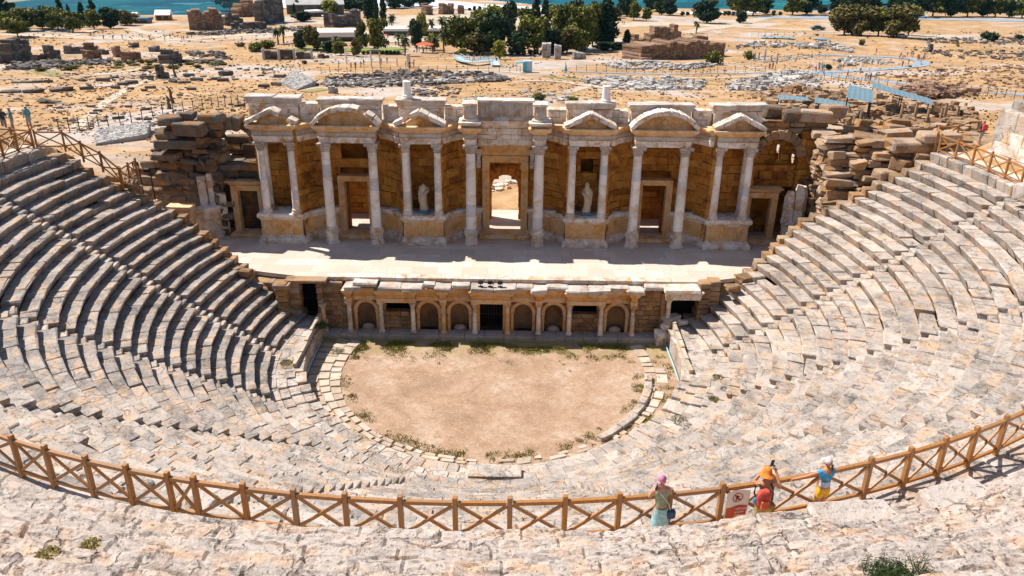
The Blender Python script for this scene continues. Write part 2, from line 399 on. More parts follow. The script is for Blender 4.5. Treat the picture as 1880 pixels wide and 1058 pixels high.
strip('travertine_terrace', [(1255, 26), (1330, 25), (1400, 22)], 16, M['travertine_white'], lift=.3, nw=4)
strip('lawn', [(540, 90), (620, 92), (740, 96)], (11, 9), M['lawn'], lift=.2, nw=4)
strip('lawn', [(640, 95), (700, 92), (740, 90)], 8, M['lawn'], lift=.26, nw=4)
M['pool'] = plain('pool_water', (.05, .30, .46), .25, .5, .1)
strip('pool', [(1396, 71), (1430, 71), (1458, 73)], 4.5, M['pool'], lift=.6)
strip('pool', [(1492, 73), (1520, 75)], 3.4, M['pool'], lift=.6)
for a in (([(60, 128), (110, 140)], 4), ([(560, 170), (600, 164)], 3), ([(1000, 140), (1080, 150)], 3)): strip('dry_scrub_patch', a[0], a[1], plain('ochre_scrub_%d' % a[0][0][0], (.24, .20, .07), .95, .8, .4), lift=.08, nw=3)
# ================================================================ the seating bowl
STAIRS = [-88, -63.3, -39, -14.5, 14.5, 39, 64.3, 88.8]
R0, DR, Z0, DZ, NROW = 13.4, .70, 1.55, .481, 22
def pol(r, a, z): return (r*math.sin(a), CC-r*math.cos(a), z)
def polar_fn(P):               # columns: arc angle stored as metres/r by caller -> (a, r, z)
    a, r, z = P[:, 0], P[:, 1], P[:, 2]
    return np.stack([r*np.sin(a), CC-r*np.cos(a), z], 1)
def yend(r, side):
    if side < 0: return interp(r, [13.4, 17.6, 22, 28.5, 31], [46.9, 47.9, 49.2, 48.2, 48.0])
    return interp(r, [13.4, 17.6, 22, 28.5, 31], [47.1, 48.2, 50.3, 49.6, 49.9])
def aend(r, side):
    s = min(1, (yend(r, side)-CC)/r); return side*(PI/2+math.asin(s))
seat = thing('seating_bowl', 'semicircular bank of worn pale travertine seat rows with narrow radial stairs around the orchestra', 'stone seating', (0, CC-13, 0))
def seat_block(mb, a0, a1, r0, r1, zb, zt, under=.1, b=.05, j=.016, t=None, dz=0, warp=.012):
    rm = (r0+r1)/2; ha = (a1-a0)/2; am = (a0+a1)/2
    ty = NR.uniform(-.012, .012)
    def fn(P):
        Q = P.copy()
        front = P[:, 1] < rm; lowv = P[:, 2] < zt-.16
        Q[:, 1] += np.where(front & lowv, under, 0)
        Q[:, 0] = am+P[:, 0]/r0; Q[:, 2] += (P[:, 0])*ty*3
        return polar_fn(Q)
    mb.block((0, rm, (zb+zt)/2+dz), (ha*2*r0, r1-r0, zt-zb), b=b, j=j, t=t, fn=fn, warp=warp)
wedges = []
for k_ in range(len(STAIRS)+1):
    am = math.radians(([-100]+STAIRS+[100])[k_]*.5+(STAIRS+[100, 100])[k_]*.5)
    w_ = bpy.data.objects.new('seating_wedge', None); COL.objects.link(w_); w_.parent = seat
    w_.location = Vector(pol(R0, am, Z0))-Vector((0, CC-13, 0)); wedges.append(w_)
for i in range(NROW):
    r = R0+DR*i; zt = Z0+DZ*i
    aL, aR = aend(r+.3, -1), aend(r+.3, 1)
    cuts = [aL]+[math.radians(s) for s in STAIRS]+[aR]
    for w in range(len(cuts)-1):
        mb = MB()
        hw = .36/r
        a = cuts[w]+(hw if w > 0 else 0)+R.uniform(0, .004); e = cuts[w+1]-(hw if w < len(cuts)-2 else 0)-R.uniform(0, .004)
        woff = .05*mn.noise((w*3.1, i*.7, 0)); sag = .05*mn.noise((w*2.3, i*.5, 8))
        while a < e-.2/r:
            L = R.uniform(.8, 2.1)/r
            if e-a-L < .45/r: L = e-a
            worn = i > 13 and abs(a) < 1.3
            k = 1.0+(.4 if worn else 0)+(.8 if i > 18 and abs(a) < 1.2 else 0)
            dr = R.uniform(-.016, .016)*k+woff; dz = R.uniform(-.012, .012)*k+sag
            mid = a+L/2
            sink = R.uniform(.08, .2) if R.random() < (.05 if worn else .015) else 0
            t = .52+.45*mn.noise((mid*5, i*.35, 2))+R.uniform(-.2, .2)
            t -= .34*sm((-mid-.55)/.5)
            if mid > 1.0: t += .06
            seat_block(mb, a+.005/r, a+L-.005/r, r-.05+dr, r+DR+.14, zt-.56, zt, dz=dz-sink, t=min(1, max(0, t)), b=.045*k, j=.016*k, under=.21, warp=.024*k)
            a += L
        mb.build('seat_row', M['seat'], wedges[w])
for s in STAIRS:
    mb = MB(); a = math.radians(s)
    for i in range(NROW):
        r = R0+DR*i; zt = Z0+DZ*i
        for k in (0, 1):
            ra = r+k*DR/2; hw = .345/r
            seat_block(mb, a-hw, a+hw, ra-.02+R.uniform(-.02, .02), ra+DR/2+.1, zt-.7, zt-(.24 if k == 0 else 0), under=.02, dz=R.uniform(-.02, .02), j=.012)
    mb.build('stairway', M['seat'], seat)
# end walls closing the rows beside the stage
for side, nm in ((-1, 'end_wall'), (1, 'end_wall')):
    mb = MB()
    for i in range(NROW):
        r = R0+DR*i; zt = Z0+DZ*i; y = yend(r+.3, side); x = side*math.sqrt(max(1, (r+.35)**2-(y-CC)**2))
        zb = -.3 if r < 15 else 3.5
        z = zt+R.uniform(-.05, .12)
        while z > zb+.1:
            h = min(R.uniform(.4, .6), z-zb)
            mb.block((x+side*R.uniform(-.05, .1), y+.35+R.uniform(-.06, .06), z-h/2), (R.uniform(.75, 1.0), R.uniform(.7, .9), h-.015), b=.05, j=.02, warp=.03)
            z -= h
    mb.build(nm, M['ruin_warm'], seat)
# paving ring at the foot of the rows
def rin(a):
    d = abs(math.degrees(a))
    if d > 90: return 11.45/max(.3, math.cos(abs(a)-PI/2))
    return interp(d, [0, 35, 60, 80, 90], [10.15, 10.3, 10.8, 11.4, 11.45])
def rin_z(a):
    return interp(abs(math.degrees(a)), [0, 30, 62, 76, 120], [.28, .34, .6, 1.12, 1.2])
mb = MB()
for c in range(4):
    amax = math.radians(111)
    a = -amax
    while a < amax-.02:
        L = R.uniform(.6, 1.5)/12
        ra = lerp(rin(a+L/2), R0+.1, c/4)+R.uniform(-.04, .04)*(c > 0); rb = lerp(rin(a+L/2), R0+.1, (c+1)/4)
        y1 = CC-ra*math.cos(a+L/2)
        if y1 > 47.0: a += L; continue
        zt = lerp(rin_z(a+L/2), interp(abs(math.degrees(a)), [0, 60, 80], [1.02, 1.1, 1.22]), (c+.3)/4)
        if abs(math.degrees(a)) < 60: zt = rin_z(a)+[0, .12, .42, .72][c]
        seat_block(mb, a+.01/12, a+L-.01/12, ra, rb+.12, -.35, zt+R.uniform(-.02, .02), under=.03, b=.03, j=.01, warp=.01, t=min(1, .62+R.uniform(-.3, .35)))
        a += L
mb.build('foot_paving', M['seat'], seat)
# a bench slab on the axis
mb = MB(); mb.block((.4, CC-11.0, .36), (2.6, 1.1, .5), b=.04, j=.01, t=.95, warp=.01); mb.block((.4, CC-11.45, .55), (2.6, .26, .3), b=.04, j=.01, t=.9, warp=.01)
mb.build('bench', M['seat'], seat)
# top step against the walkway
mb = MB(); a = aend(28.8, -1)
while a < aend(28.8, 1):
    L = R.uniform(.6, 1.6)/29
    seat_block(mb, a+.0003, a+L-.0003, 28.78+R.uniform(-.05, .05), 29.75, 11.6, 12.26+R.uniform(-.03, .03), b=.06, j=.02, warp=.02)
    a += L
mb.build('kerb', M['seat'], seat)
# walkway
mb = MB()
def wk(u, v):
    a = lerp(aend(30, -1)-.02, aend(30, 1)+.02, u); r = 29.6+v*2.6
    return pol(r, a, 12.24+.05*mn.noise((a*20, r, 0))+.02*mn.noise((a*90, r*4, 0)))
mb.grid(wk, 420, 10)
M['walk'] = stone('walkway_dust', (.48, .40, .33), (.56, .48, .40), (.62, .54, .46), stain=.3, pits=.3, sc=1.5)
mb.build('walkway', M['walk'], kind='structure')
# ---------------- upper cavea: podium wall above the walkway and eroded rows under the photographer
upper = thing('upper_seating', 'eroded pale travertine rows of the upper seating above the walkway, in the foreground', 'stone seating', (0, 9, 14))
RW, ZW = 31.05, 14.22
mb = MB()
for c in range(3):
    a = math.radians(-96)
    while a < math.radians(99):
        L = R.uniform(1.0, 2.2)/RW
        z0 = 12.1+c*.72
        if not (c == 2 and abs(a) < .9): seat_block(mb, a+.0004, a+L-.0004, RW+R.uniform(0, .05), RW+.9, z0, z0+.71, under=0, b=.03, j=.012, t=R.random())
        a += L
mb.build('podium_wall', M['marble'], upper)
def fbm(x, y, z, o=4):
    s = 0; a = 1; f = 1
    for _ in range(o): s += a*mn.noise((x*f, y*f, z*f)); a *= .5; f *= 2.1
    return s
NRU = 7
def upz(r, a):
    """eroded stepped profile of the upper rows"""
    q = (r-RW)/.74; k = math.floor(q); f = q-k
    wear = interp(math.degrees(a), [-60, 5, 22, 40], [.55, .5, .3, .15])
    x = a*RW*.42; y = r*1.25
    n = fbm(x*.9, y*.9, 1); n2 = fbm(x*3.1, y*3.1, 4)
    step = k+sm(f/(.10+.34*wear*(.6+.5*n)))
    z = ZW-.46+step*.46
    rg = 1-abs(mn.noise((x*2.3, y*2.3, 11)))*2; rg2 = 1-abs(mn.noise((x*6.1, y*6.1, 12)))*2
    z += .12*n*wear+.03*n2*(.4+wear)-.09*max(0, rg-.8)/.2*wear-.03*max(0, rg2-.8)/.2*wear+.018*mn.noise((x*13, y*13, 0))+.008*mn.noise((x*31, y*31, 0))
    da = math.degrees(a); z += .30*sm((da+31)/9)*sm((15-da)/4)+.06*n
    # broken outer lip
    if k <= 0: z -= .12*wear*abs(mn.noise((x*1.3, y*1.3, 7)))
    # joints between the long blocks
    ja = mn.noise((math.floor(q)*3.3, 0, 0))*2; cell = (a*r+ja*3)/1.5; jj = abs(cell-round(cell))*1.5
    if jj < .03: z -= .05
    z += .025*mn.cell((math.floor(cell+.5), math.floor(q), 2))
    return z
for k in range(NRU):
    mb = MB()
    def fn(u, v, k=k):
        a = math.radians(lerp(-58, 60, u)); r = RW-.02+(k+v)*.74
        if v == 0: r += .02
        w = .09*fbm(a*RW*.9, k*2., 5); rr = r+w*min(1, k+v)
        return pol(rr, a, upz(r+.0001 if v < 1 else r-.0001, a)) if True else 0
    mb.grid(fn, 1300, 22, t=.5)
    if k == 0: # front lip face
        def fl(u, v):
            a = math.radians(lerp(-58, 60, u)); zt = upz(RW-.02+.0001, a)
            return pol(RW-.0+.06*(1-v)*fbm(a*RW*1.2, v*2., 9)+.05*(1-v), a, lerp(12.9, zt, v))
        mb.grid(fl, 900, 6, t=.4, flip=True)
    mb.build('seat_row', M['rough'], upper, smooth=False)
# broken boulders lying on the upper rows
for n_, (deg, rr, sx, sy, sz, lab) in enumerate([
    (14.6, 31.5, 1.7, .75, .5, 'large flat grey block on the wall lip below the person in the orange hat'),
    (18.9, 31.5, 1.5, .8, .45, 'pale block with a grey broken end on the wall lip right of the yellow shorts'),
    (22.5, 32.3, 1.6, .8, .4, 'long smooth block lying on the upper rows at the lower right'),
    (30.5, 32.2, 1.9, .9, .45, 'pale slab on the upper rows nearest the right picture edge'),
    (26.5, 33.3, 1.3, .9, .35, 'cracked white slab in the lower right corner of the rows'),
    (26.5, 31.6, 2.1, .8, .5, 'square cut pale block beside the fence shadow at the right')]):
    a = math.radians(deg); mb = MB(); p = pol(rr, a, upz(rr, a)-sz*.05)
    mb.block(p, (sx, sy, sz), rz=a+R.uniform(-.12, .12), b=.09, j=.02, warp=.06, t=.7)
    tag(mb.build('stone_block', M['rough'], loc=p, smooth=False), lab, 'stone block')
# the end of the upper seating standing above the walkway at the right
mb = MB()
for k in range(5):
    a0, a1 = math.radians(83), math.radians(99)
    a = a0
    while a < a1-k*.012:
        L = 1.6/RW
        seat_block(mb, a, a+L-.0006, RW+.05+k*.8, RW+.05+(k+1)*.8+.3, 12+k*.2, 15.4+k*.5, under=.06, b=.06, j=.03, warp=.03, t=R.random()); a += L
mb.build('seat_row', M['seat'], upper)
mb = MB()
for k in range(4):
    a = math.radians(-96+k*.5)
    while a < math.radians(-86): 
        seat_block(mb, a, a+.05-.0006, RW+.1+k*.8, RW+.1+(k+1)*.8+.3, 12, 14.1+k*.45, under=.06, b=.06, j=.04, warp=.05, t=R.random()); a += .05
mb.build('seat_row', M['ruin'], upper)
# ================================================================ orchestra
def orch_mat():
    m = NT('orchestra_dirt'); v = m.vec()
    n0 = m.noise(v, .35, 6, .7, .6); n1 = m.noise(v, 2.0, 6, .75); n2 = m.noise(v, 9, 4, .7)
    c = m.ramp(n0, [(.3, (.25, .15, .088)), (.5, (.39, .255, .165)), (.7, (.49, .365, .27))])
    c = m.mix(m.ramp(n1, [(.45, (0, 0, 0)), (.68, (.8, .8, .8))]), c, (.27, .16, .085))
    c = m.mix(m.math('MULTIPLY', m.ramp(n2, [(.58, (0, 0, 0)), (.68, (1, 1, 1))]), .7), c, (.62, .54, .44))
    c = m.mix(m.math('MULTIPLY', m.ramp(m.noise(v, 5, 6, .8), [(.34, (1, 1, 1)), (.46, (0, 0, 0))]), .6), c, (.20, .13, .06))
    sep = m.n('ShaderNodeSeparateXYZ'); m.l(v, sep.inputs[0])
    gy = m.math('ADD', m.math('MULTIPLY', m.math('SUBTRACT', sep.outputs[1], 44.2-CC), .35), m.math('MULTIPLY', m.math('SUBTRACT', m.noise(v, .8, 6, .75, .5), .5), 3.2), True)
    c = m.mix(m.math('MULTIPLY', gy, .8), c, (.24, .24, .05))
    m.col(c); m.set(Roughness=.95); m.bump(m.math('ADD', n1, n2), .5, .03); return m.m
mb = MB()
def of(u, v):
    a = 2*PI*u; r = v*12.6; x = r*math.sin(a); y = CC-r*math.cos(a)
    y = min(y, 47.4); x = max(-11.6, min(11.6, x))
    return (x, y, .02+.05*mn.noise((x*.5, y*.5, 0))+.015*mn.noise((x*3, y*3, 1)))
mb.grid(of, 120, 40)
mb.build('orchestra_floor', orch_mat(), loc=(0, CC, 0), kind='structure', smooth=True)
# paved gutter ring (beige flagstones)
M['flag'] = stone('beige_flagstones', (.34, .27, .21), (.48, .39, .31), (.57, .49, .41), dark=(.20, .15, .10), warm=(.48, .35, .20), stain=.5, pits=.4, sc=1.5)
mb = MB()
for c in range(3):
    for sgn in (-1, 1):
        a = math.radians(3) if sgn > 0 else math.radians(3)
        while a < math.radians(118):
            L = R.uniform(.45, 1.1)/10; r1 = rin(a)-.03; r0 = 9.35; mid = a+L/2
            if r1-r0 < .25: a += L; continue
            ra, rb = lerp(r0, r1, c/3), lerp(r0, r1, (c+1)/3)
            y = CC-ra*math.cos(mid); x = ra*math.sin(mid)
            if y > 45.9 or R.random() < (.05 if sgn < 0 else .2) or (sgn > 0 and math.degrees(mid) > 62 and c == 2): a += L; continue
            if math.degrees(mid) > 90: 
                pass
            s0, s1 = sorted((sgn*(a+.008), sgn*(a+L-.008)))
            seat_block(mb, s0, s1, ra+.02, rb-.02, -.12, .09+R.uniform(-.02, .03), under=0, b=.02, j=.014, warp=.02, t=R.random())
            a += L
mb.build('orchestra_paving', M['flag'], kind='structure')
# raised kerb of the orchestra on the right
kb = MB(); a = math.radians(38)
while a < math.radians(82):
    L = R.uniform(.7, 1.3)/9.5; seat_block(kb, a+.003, a+L-.003, 9.3, 9.75, -.1, .27+R.uniform(-.03, .03), under=0, b=.05, j=.02, warp=.02, t=.75); a += L
tag(kb.build('stone_kerb', M['seat'], loc=pol(9.5, 1, 0)), 'curved raised stone kerb at the right edge of the orchestra', 'kerb')
# ================================================================ stage floor and its arcaded front
OPX = -.32
def stagemat():
    m = NT('stage_paving'); v = m.vec()
    br = m.n('ShaderNodeTexBrick'); br.inputs['Scale'].default_value = 1; br.inputs['Brick Width'].default_value = 1.7; br.inputs['Row Height'].default_value = 1.15
    br.inputs['Mortar Size'].default_value = .012; br.inputs['Color1'].default_value = (.52, .42, .34, 1); br.inputs['Color2'].default_value = (.68, .57, .48, 1); br.inputs['Mortar'].default_value = (.34, .25, .18, 1)
    br.offset = .37; m.l(v, br.inputs['Vector'])
    n0 = m.noise(v, .45, 5, .65, .5); n1 = m.noise(v, 3, 5, .7)
    c = m.mix(m.ramp(n0, [(.45, (0, 0, 0)), (.68, (.8, .8, .8))]), br.outputs[0], (.56, .42, .31))
    c = m.mix(m.math('MULTIPLY', m.ramp(n1, [(.5, (0, 0, 0)), (.7, (1, 1, 1))]), .5), c, (.40, .34, .29))
    m.col(c); m.set(Roughness=.85); m.bump(m.math('ADD', n1, br.outputs['Fac']), .25, .02); return m.m
mb = MB()
mb.stack([(-21.5, 53.2), (-16.5, 48.4), (-12.9, 47.5), (13.3, 47.5), (16.6, 48.5), (21.6, 53.2), (21.6, 62), (-21.5, 62)], [(0, 3.72), (0, 3.99)])
mb.build('stage_floor', stagemat(), kind='structure')
pod = thing('stage_arcade', 'low arcaded stone stage front with ten small columns, arched niches and a dark central doorway', 'stage wall', (OPX, 47.2, 0))
YP = 46.85
PX = [OPX+s*d for s, D in ((-1, [9.4, 7.30, 5.19, 3.156, 1.089]), (1, [1.089, 3.156, 5.19, 7.30, 9.4])) for d in D]
M['pod_wall'] = stone('brown_rubble_wall', (.17, .10, .055), (.30, .19, .11), (.44, .31, .20), dark=(.04, .028, .02), warm=(.42, .22, .07), stain=.7, pits=.5, sc=1.6, bump=.9, bd=.04)
def blockwall(mb, x0, x1, z0, z1, y, th=.5, ch=.34, bw=.6, skip=None, j=.02, mp=None, b=.03, jz=.03, tr=(0, 1)):
    z = z0
    while z < z1-.05:
        h = min(ch*R.uniform(.8, 1.25), z1-z)
        if z1-z-h < .12: h = z1-z
        x = x0-R.uniform(0, bw*.5)
        while x < x1:
            L = bw*R.uniform(.6, 1.6); a, e = max(x, x0), min(x+L, x1)
            if x1-e < bw*.3: e = x1
            x = x+L if e < x1 else x1+1
            if e-a < .06: continue
            segs = [(a, e)]
            if skip:
                for (sx0, sx1, sz) in skip:
                    zt = sz(.5*(z+z+h)) if callable(sz) else sz
                    if callable(sz):
                        if zt is None: continue
                        lo, hi = zt
                    else:
                        if z+h*.5 > sz: continue
                        lo, hi = sx0, sx1
                    ns = []
                    for (p, q) in segs:
                        if q <= lo or p >= hi: ns.append((p, q)); continue
                        if lo-p > .08: ns.append((p, lo))
                        if q-hi > .08: ns.append((hi, q))
                    segs = ns
            for (p, q) in segs:
                mb.block(((p+q)/2, y+th/2+R.uniform(-jz, jz), z+h/2), (q-p-.012, th, h-.012), b=b, j=j, fn=mp, t=R.uniform(*tr), warp=j)
        z += h
def archskip(xc, hw, zs, top=None):
    """opening with a round head: half width hw, spring height zs"""
    def f(z):
        if z <= zs: return (xc-hw, xc+hw)
        if z < zs+hw: 
            w = math.sqrt(max(0, hw*hw-(z-zs)**2)); return (xc-w, xc+w)
        return None
    return (xc-hw, xc+hw, f)
kinds = ['arch', 'window', 'arch', 'arch', 'door', 'arch', 'arch', 'window', 'arch']
skips = []
for i, k in enumerate(kinds):
    xc = (PX[i]+PX[i+1])/2
    if k == 'arch': skips.append(archskip(xc, .62, 1.72))
    elif k == 'door': skips.append((xc-.78, xc+.78, 2.5))
    else: skips.append((xc-.80, xc+.80, lambda z, c=xc: (c-.8, c+.8) if 1.75 < z < 2.5 else None))
mb = MB()
blockwall(mb, -11.45, 11.0, .1, 3.05, YP+.42, th=.55, ch=.30, bw=.55, skip=skips, j=.014, tr=(0, .9))
mb.build('wall', M['pod_wall'], pod)
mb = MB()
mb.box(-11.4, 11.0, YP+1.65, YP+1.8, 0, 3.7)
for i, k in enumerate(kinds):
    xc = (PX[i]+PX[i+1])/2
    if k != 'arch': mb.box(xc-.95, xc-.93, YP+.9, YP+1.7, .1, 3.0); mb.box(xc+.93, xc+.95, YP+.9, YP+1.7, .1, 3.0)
mb.build('painted_interior_shade', M['dark'], pod)  # black sheets painted as the shade inside the stage front
# niches: curved back, dark hollow at the foot, arch moulding
for i, k in enumerate(kinds):
    xc = (PX[i]+PX[i+1])/2
    if k == 'arch':
        nb = MB()
        def nf(u, v, xc=xc):
            a = PI*u; rz = 1.72
            if v < .7: x, y, z = xc-.72*math.cos(a), YP+.75+.55*math.sin(a), .1+v/.7*(rz-.1)
            else:
                ph = (v-.7)/.3*PI/2; x, y, z = xc-.72*math.cos(a)*math.cos(ph), YP+.75+.55*math.sin(a)*math.cos(ph), rz+.66*math.sin(ph)
            d = .03*mn.noise((x*4, y*4, z*4)); return (x+d, y+d, z)
        nb.grid(nf, 14, 18, t=.35, flip=True)
        nb.build('niche', M['pod_wall'], pod, smooth=True)
        ar = MB()
        for q in range(15):
            a0, a1 = PI*q/15, PI*(q+1)/15
            for (ra, rb, yo, dd) in ((.60, .74, .05, .3), (.74, .84, .0, .34)):
                P = []
                for y in (YP+.33+yo, YP+.33+yo+dd):
                    for (r_, a_) in ((ra, a0), (rb, a0), (rb, a1), (ra, a1)): P.append((xc-r_*math.cos(a_), y, 1.72+r_*math.sin(a_)))
                ar.add(P, [(0, 1, 2, 3), (7, 6, 5, 4), (0, 4, 5, 1), (2, 6, 7, 3), (1, 5, 6, 2), (0, 3, 7, 4)], .6)
        for s in (-1, 1): ar.box(xc+s*.72-.12, xc+s*.72+.12, YP+.32, YP+.5, 1.6, 1.72, .7); ar.box(xc+s*.72-.09, xc+s*.72+.09, YP+.36, YP+.5, .2, 1.6, .5)
        ar.build('arch', M['orange_marble'], pod)
        if i in (0, 3, 6, 8):
            fb = MB(); fb.ball((xc, YP+.8, .15), (.5, .3, .42), 10, 6, .8); fb.build('fallen_fill', M['flag'], pod)
    elif k == 'door':
        db = MB(); db.box(xc-.96, xc-.78, YP+.3, YP+.95, .2, 2.5); db.build('door_jamb', M['orange_marble'], pod)
        db = MB(); db.box(xc+.78, xc+.96, YP+.3, YP+.95, .2, 2.5); db.build('door_jamb', M['orange_marble'], pod)
        gt = MB()
        for q in range(9): gt.tube([(xc-.72+q*.18, YP+.75, .3), (xc-.72+q*.18, YP+.75, 2.45)], .012, 5)
        for z in (.5, 1.4, 2.3): gt.beam((xc-.76, YP+.75, z), (xc+.76, YP+.75, z), .03, .04)
        gt.build('gate', M['iron'], pod)
# columns
def capital_mod(a, k): return 1+.09*math.cos(8*a+k)*(k % 2)
def small_column(x, y, z0, z1, r, par, mat):
    H = z1-z0; c = MB()
    c.lathe([(r*1.35, 0), (r*1.4, .05), (r*1.3, .1), (r*1.12, .13), (r*1.22, .17), (r*1.05, .21)], (x, y, z0), 14, t=.6)
    c.lathe([(r*1.02, .2), (r, H*.35), (r*.93, H*.7), (r*.86, H-.32)], (x, y, z0), 14, mod=lambda a, k: 1+.02*math.sin(3*a+k), t=[R.random(), R.random(), R.random()], caps=False)
    o = c.build('column', mat, par, smooth=True)
    k = MB(); k.lathe([(r*.9, H-.34), (r*1.0, H-.31), (r*.92, H-.28), (r*1.15, H-.2), (r*1.1, H-.15), (r*1.5, H-.06)], (x, y, z0), 16, mod=capital_mod, t=.6)
    k.box(x-r*1.45, x+r*1.45, y-r*1.45, y+r*1.45, z0+H-.07, z0+H-.005, .7)
    kk = k.build('capital', mat, par); kk.parent = o
    kk.location = (0, 0, 0)
    return o
for x in PX: small_column(x, YP, .32, 2.56, .155, pod, M['orange_marble'] if R.random() < .3 else M['marble'])
small_column(-11.45, YP-.05, .32, 2.35, .16, pod, M['marble'])
small_column(11.35, YP-.1, .9, 3.15, .17, pod, M['marble'])
# ledge carrying the columns
mb = MB(); x = -11.6
while x < 11.2:
    L = R.uniform(.8, 1.8); mb.block((x+L/2, YP-.02, .13), (L-.02, .95, .40), b=.03, j=.01, warp=.01, t=.6); x += L
for x in PX: mb.block((x, YP-.38, .12), (.34, .34, .36), b=.04, j=.02, t=.8, warp=.02)
mb.build('ledge', M['seat_grey'], pod)
# entablature breaking forward over the column pairs
mb = MB(); E_ = [(.0, 2.56), (0, 2.74), (.025, 2.75), (.025, 2.86), (-.02, 2.87), (-.02, 3.12), (.03, 3.14), (.08, 3.22), (.13, 3.3), (.16, 3.42), (.16, 3.46)]
ET = [.75, .7, .7, .5, .3, .4, .5, .5, .6, .7]
yb = YP+1.0
runs = [(PX[0]-.22, PX[0]+.22, 0), (PX[0]+.22, PX[1]-.2, .42), (PX[1]-.22, PX[2]+.22, 0), (PX[2]+.22, PX[3]-.2, .42), (PX[3]-.22, PX[3]+.22, 0), (PX[3]+.22, PX[4]-.2, .42), (PX[4]-.22, PX[5]+.22, 0),
        (PX[5]+.22, PX[6]-.2, .42), (PX[6]-.22, PX[6]+.22, 0), (PX[6]+.22, PX[7]-.2, .42), (PX[7]-.22, PX[8]+.22, 0), (PX[8]+.22, PX[9]-.2, .42), (PX[9]-.22, PX[9]+.22, 0)]
for (a, b_, rec) in runs:
    if rec == 0: mb.stack([(a, YP-.2), (b_, YP-.2), (b_, yb), (a, yb)], E_, ET, j=.008)
    else: mb.stack([(a+.02, YP+.24), (b_-.02, YP+.24), (b_-.02, yb-.02), (a+.02, yb-.02)], [(o*.5, z-.02) for o, z in E_], ET, j=.008)
mb.build('entablature', M['orange_marble'], pod)
for s in ((-11.45, PX[0]-.4), (PX[9]+.4, 11.05)): mb = MB(); blockwall(mb, s[0], s[1], 3.0, 3.75, YP+.28, th=.75, ch=.36, bw=.9); mb.build('end_wall', M['ruin_warm'], pod)
# weathered grey cornice slabs lying along the edge of the stage
mb = MB()
for (a, b_, f, z, gr) in [(-9.9, -8.85, .35, 3.62, .5), (-9.35, -7.75, .15, 3.80, 1), (-7.7, -6.2, .35, 3.62, .2), (-6.2, -4.75, .38, 3.60, .35), (-4.75, -4.0, .0, 3.70, .3), (-4.0, -2.9, .32, 3.62, .2),
                          (-2.9, -1.7, .05, 3.72, .8), (-1.65, 1.35, .38, 3.60, .15), (1.35, 2.45, .0, 3.66, .1), (2.3, 3.35, .38, 3.58, .9), (3.3, 4.7, .0, 3.66, .1), (4.6, 7.45, .38, 3.58, .6), (7.4, 8.75, .0, 3.66, .3), (8.5, 9.7, .38, 3.6, .9), (9.7, 11.0, -.1, 3.72, .8)]:
    n = max(1, int((b_-a)/1.3))
    for q in range(n):
        x0, x1 = lerp(a, b_, q/n), lerp(a, b_, (q+1)/n)
        dpt = 1.15+f; 
        mb.block(((x0+x1)/2, YP+.95-dpt/2+.1, z+R.uniform(-.02, .02)), (x1-x0-.015, dpt, .26), b=.07, j=.03, warp=.035, t=gr*.7+.15, rz=R.uniform(-.015, .015))
mb.build('cornice_slab', M['carved'], pod)
mb = MB(); x = -11.3
while x < 11.0:
    L = R.uniform(.9, 2); mb.block((x+L/2, 47.75, 3.9), (L-.012, .62, .24), b=.02, j=.006, t=R.random()); x += L
mb.build('coping', M['marble'], pod)
# side gates under the stage ends
gl = thing('side_gate', 'tall dark gateway with stone jambs at the left end of the stage front', 'gateway', (-12.4, 47.2, 1.0))
mb = MB()
for z in np.arange(1.0, 3.7, .42):
    for x, w in ((-13.35, .9), (-11.6, .34)): mb.block((x, 47.15, z+.2), (w, .8, .40), b=.04, j=.02, warp=.03)
    mb.block((-13.9, 46.6, z+.2), (.7, .8, .4), b=.05, j=.02, warp=.04)
mb.block((-12.45, 47.15, 3.9), (2.7, .8, .2), b=.04, j=.015, t=.7); mb.block((-13.9, 46.7, 3.75), (1.1, 1.1, .3), b=.05, j=.02, t=.6)
mb.build('jamb', M['ruin_warm'], gl)
mb = MB(); mb.box(-12.95, -11.7, 48.6, 48.7, .9, 3.7); mb.box(-12.95, -12.93, 47.5, 48.6, .9, 3.7); mb.box(-11.72, -11.70, 47.5, 48.6, .9, 3.7); mb.build('painted_passage_shade', M['dark'], gl)  # near-black sheets stand in for the shade inside the left gate
mb = MB()
for q in range(7): mb.tube([(-12.85+q*.18, 47.6, 1.1), (-12.85+q*.18, 47.6, 3.6)], .014, 5)
for z in (1.2, 2.4, 3.5): mb.beam((-12.95, 47.6, z), (-11.75, 47.6, z), .03, .04)
mb.build('gate', M['iron'], gl)
gr_ = thing('side_gate', 'low dark opening under a weathered lintel block at the right end of the stage front', 'gateway', (12.2, 47.2, 1.0))
mb = MB(); mb.stack([(11.1, YP-.35), (13.35, YP-.35), (13.35, 47.7), (11.1, 47.7)], [(0, 3.12), (0, 3.3), (.03, 3.32), (.03, 3.5), (.12, 3.58), (.16, 3.72)], [.7, .6, .5, .4, .5], j=.02)
mb.block((12.1, YP-.1, 3.8), (2.3, 1.2, .24), b=.07, j=.03, t=.7, warp=.04)
mb.build('lintel', M['marble'], gr_)
mb = MB()
for z in np.arange(1.0, 3.9, .36): mb.block((13.6, 47.1, z+.17), (.7, .9, .34), b=.05, j=.02, warp=.04); mb.block((14.3, 47.5, z+.17), (.8, .8, .34), b=.05, j=.02, warp=.04)
mb.build('jamb', M['pod_wall'], gr_)
mb = MB(); mb.box(11.2, 13.3, 48.4, 48.5, .9, 3.6); mb.box(13.26, 13.3, 47.2, 48.4, .9, 3.5); mb.box(11.15, 11.18, 47.2, 48.4, .9, 3.5); mb.build('painted_passage_shade', M['dark'], gr_)  # shade of the right opening, put in as near-black sheets
mb = MB()
for z in np.arange(-.2, 3.1, .4): mb.block((11.05, 47.3, z+.2), (.3, .7, .39), b=.03, j=.015)
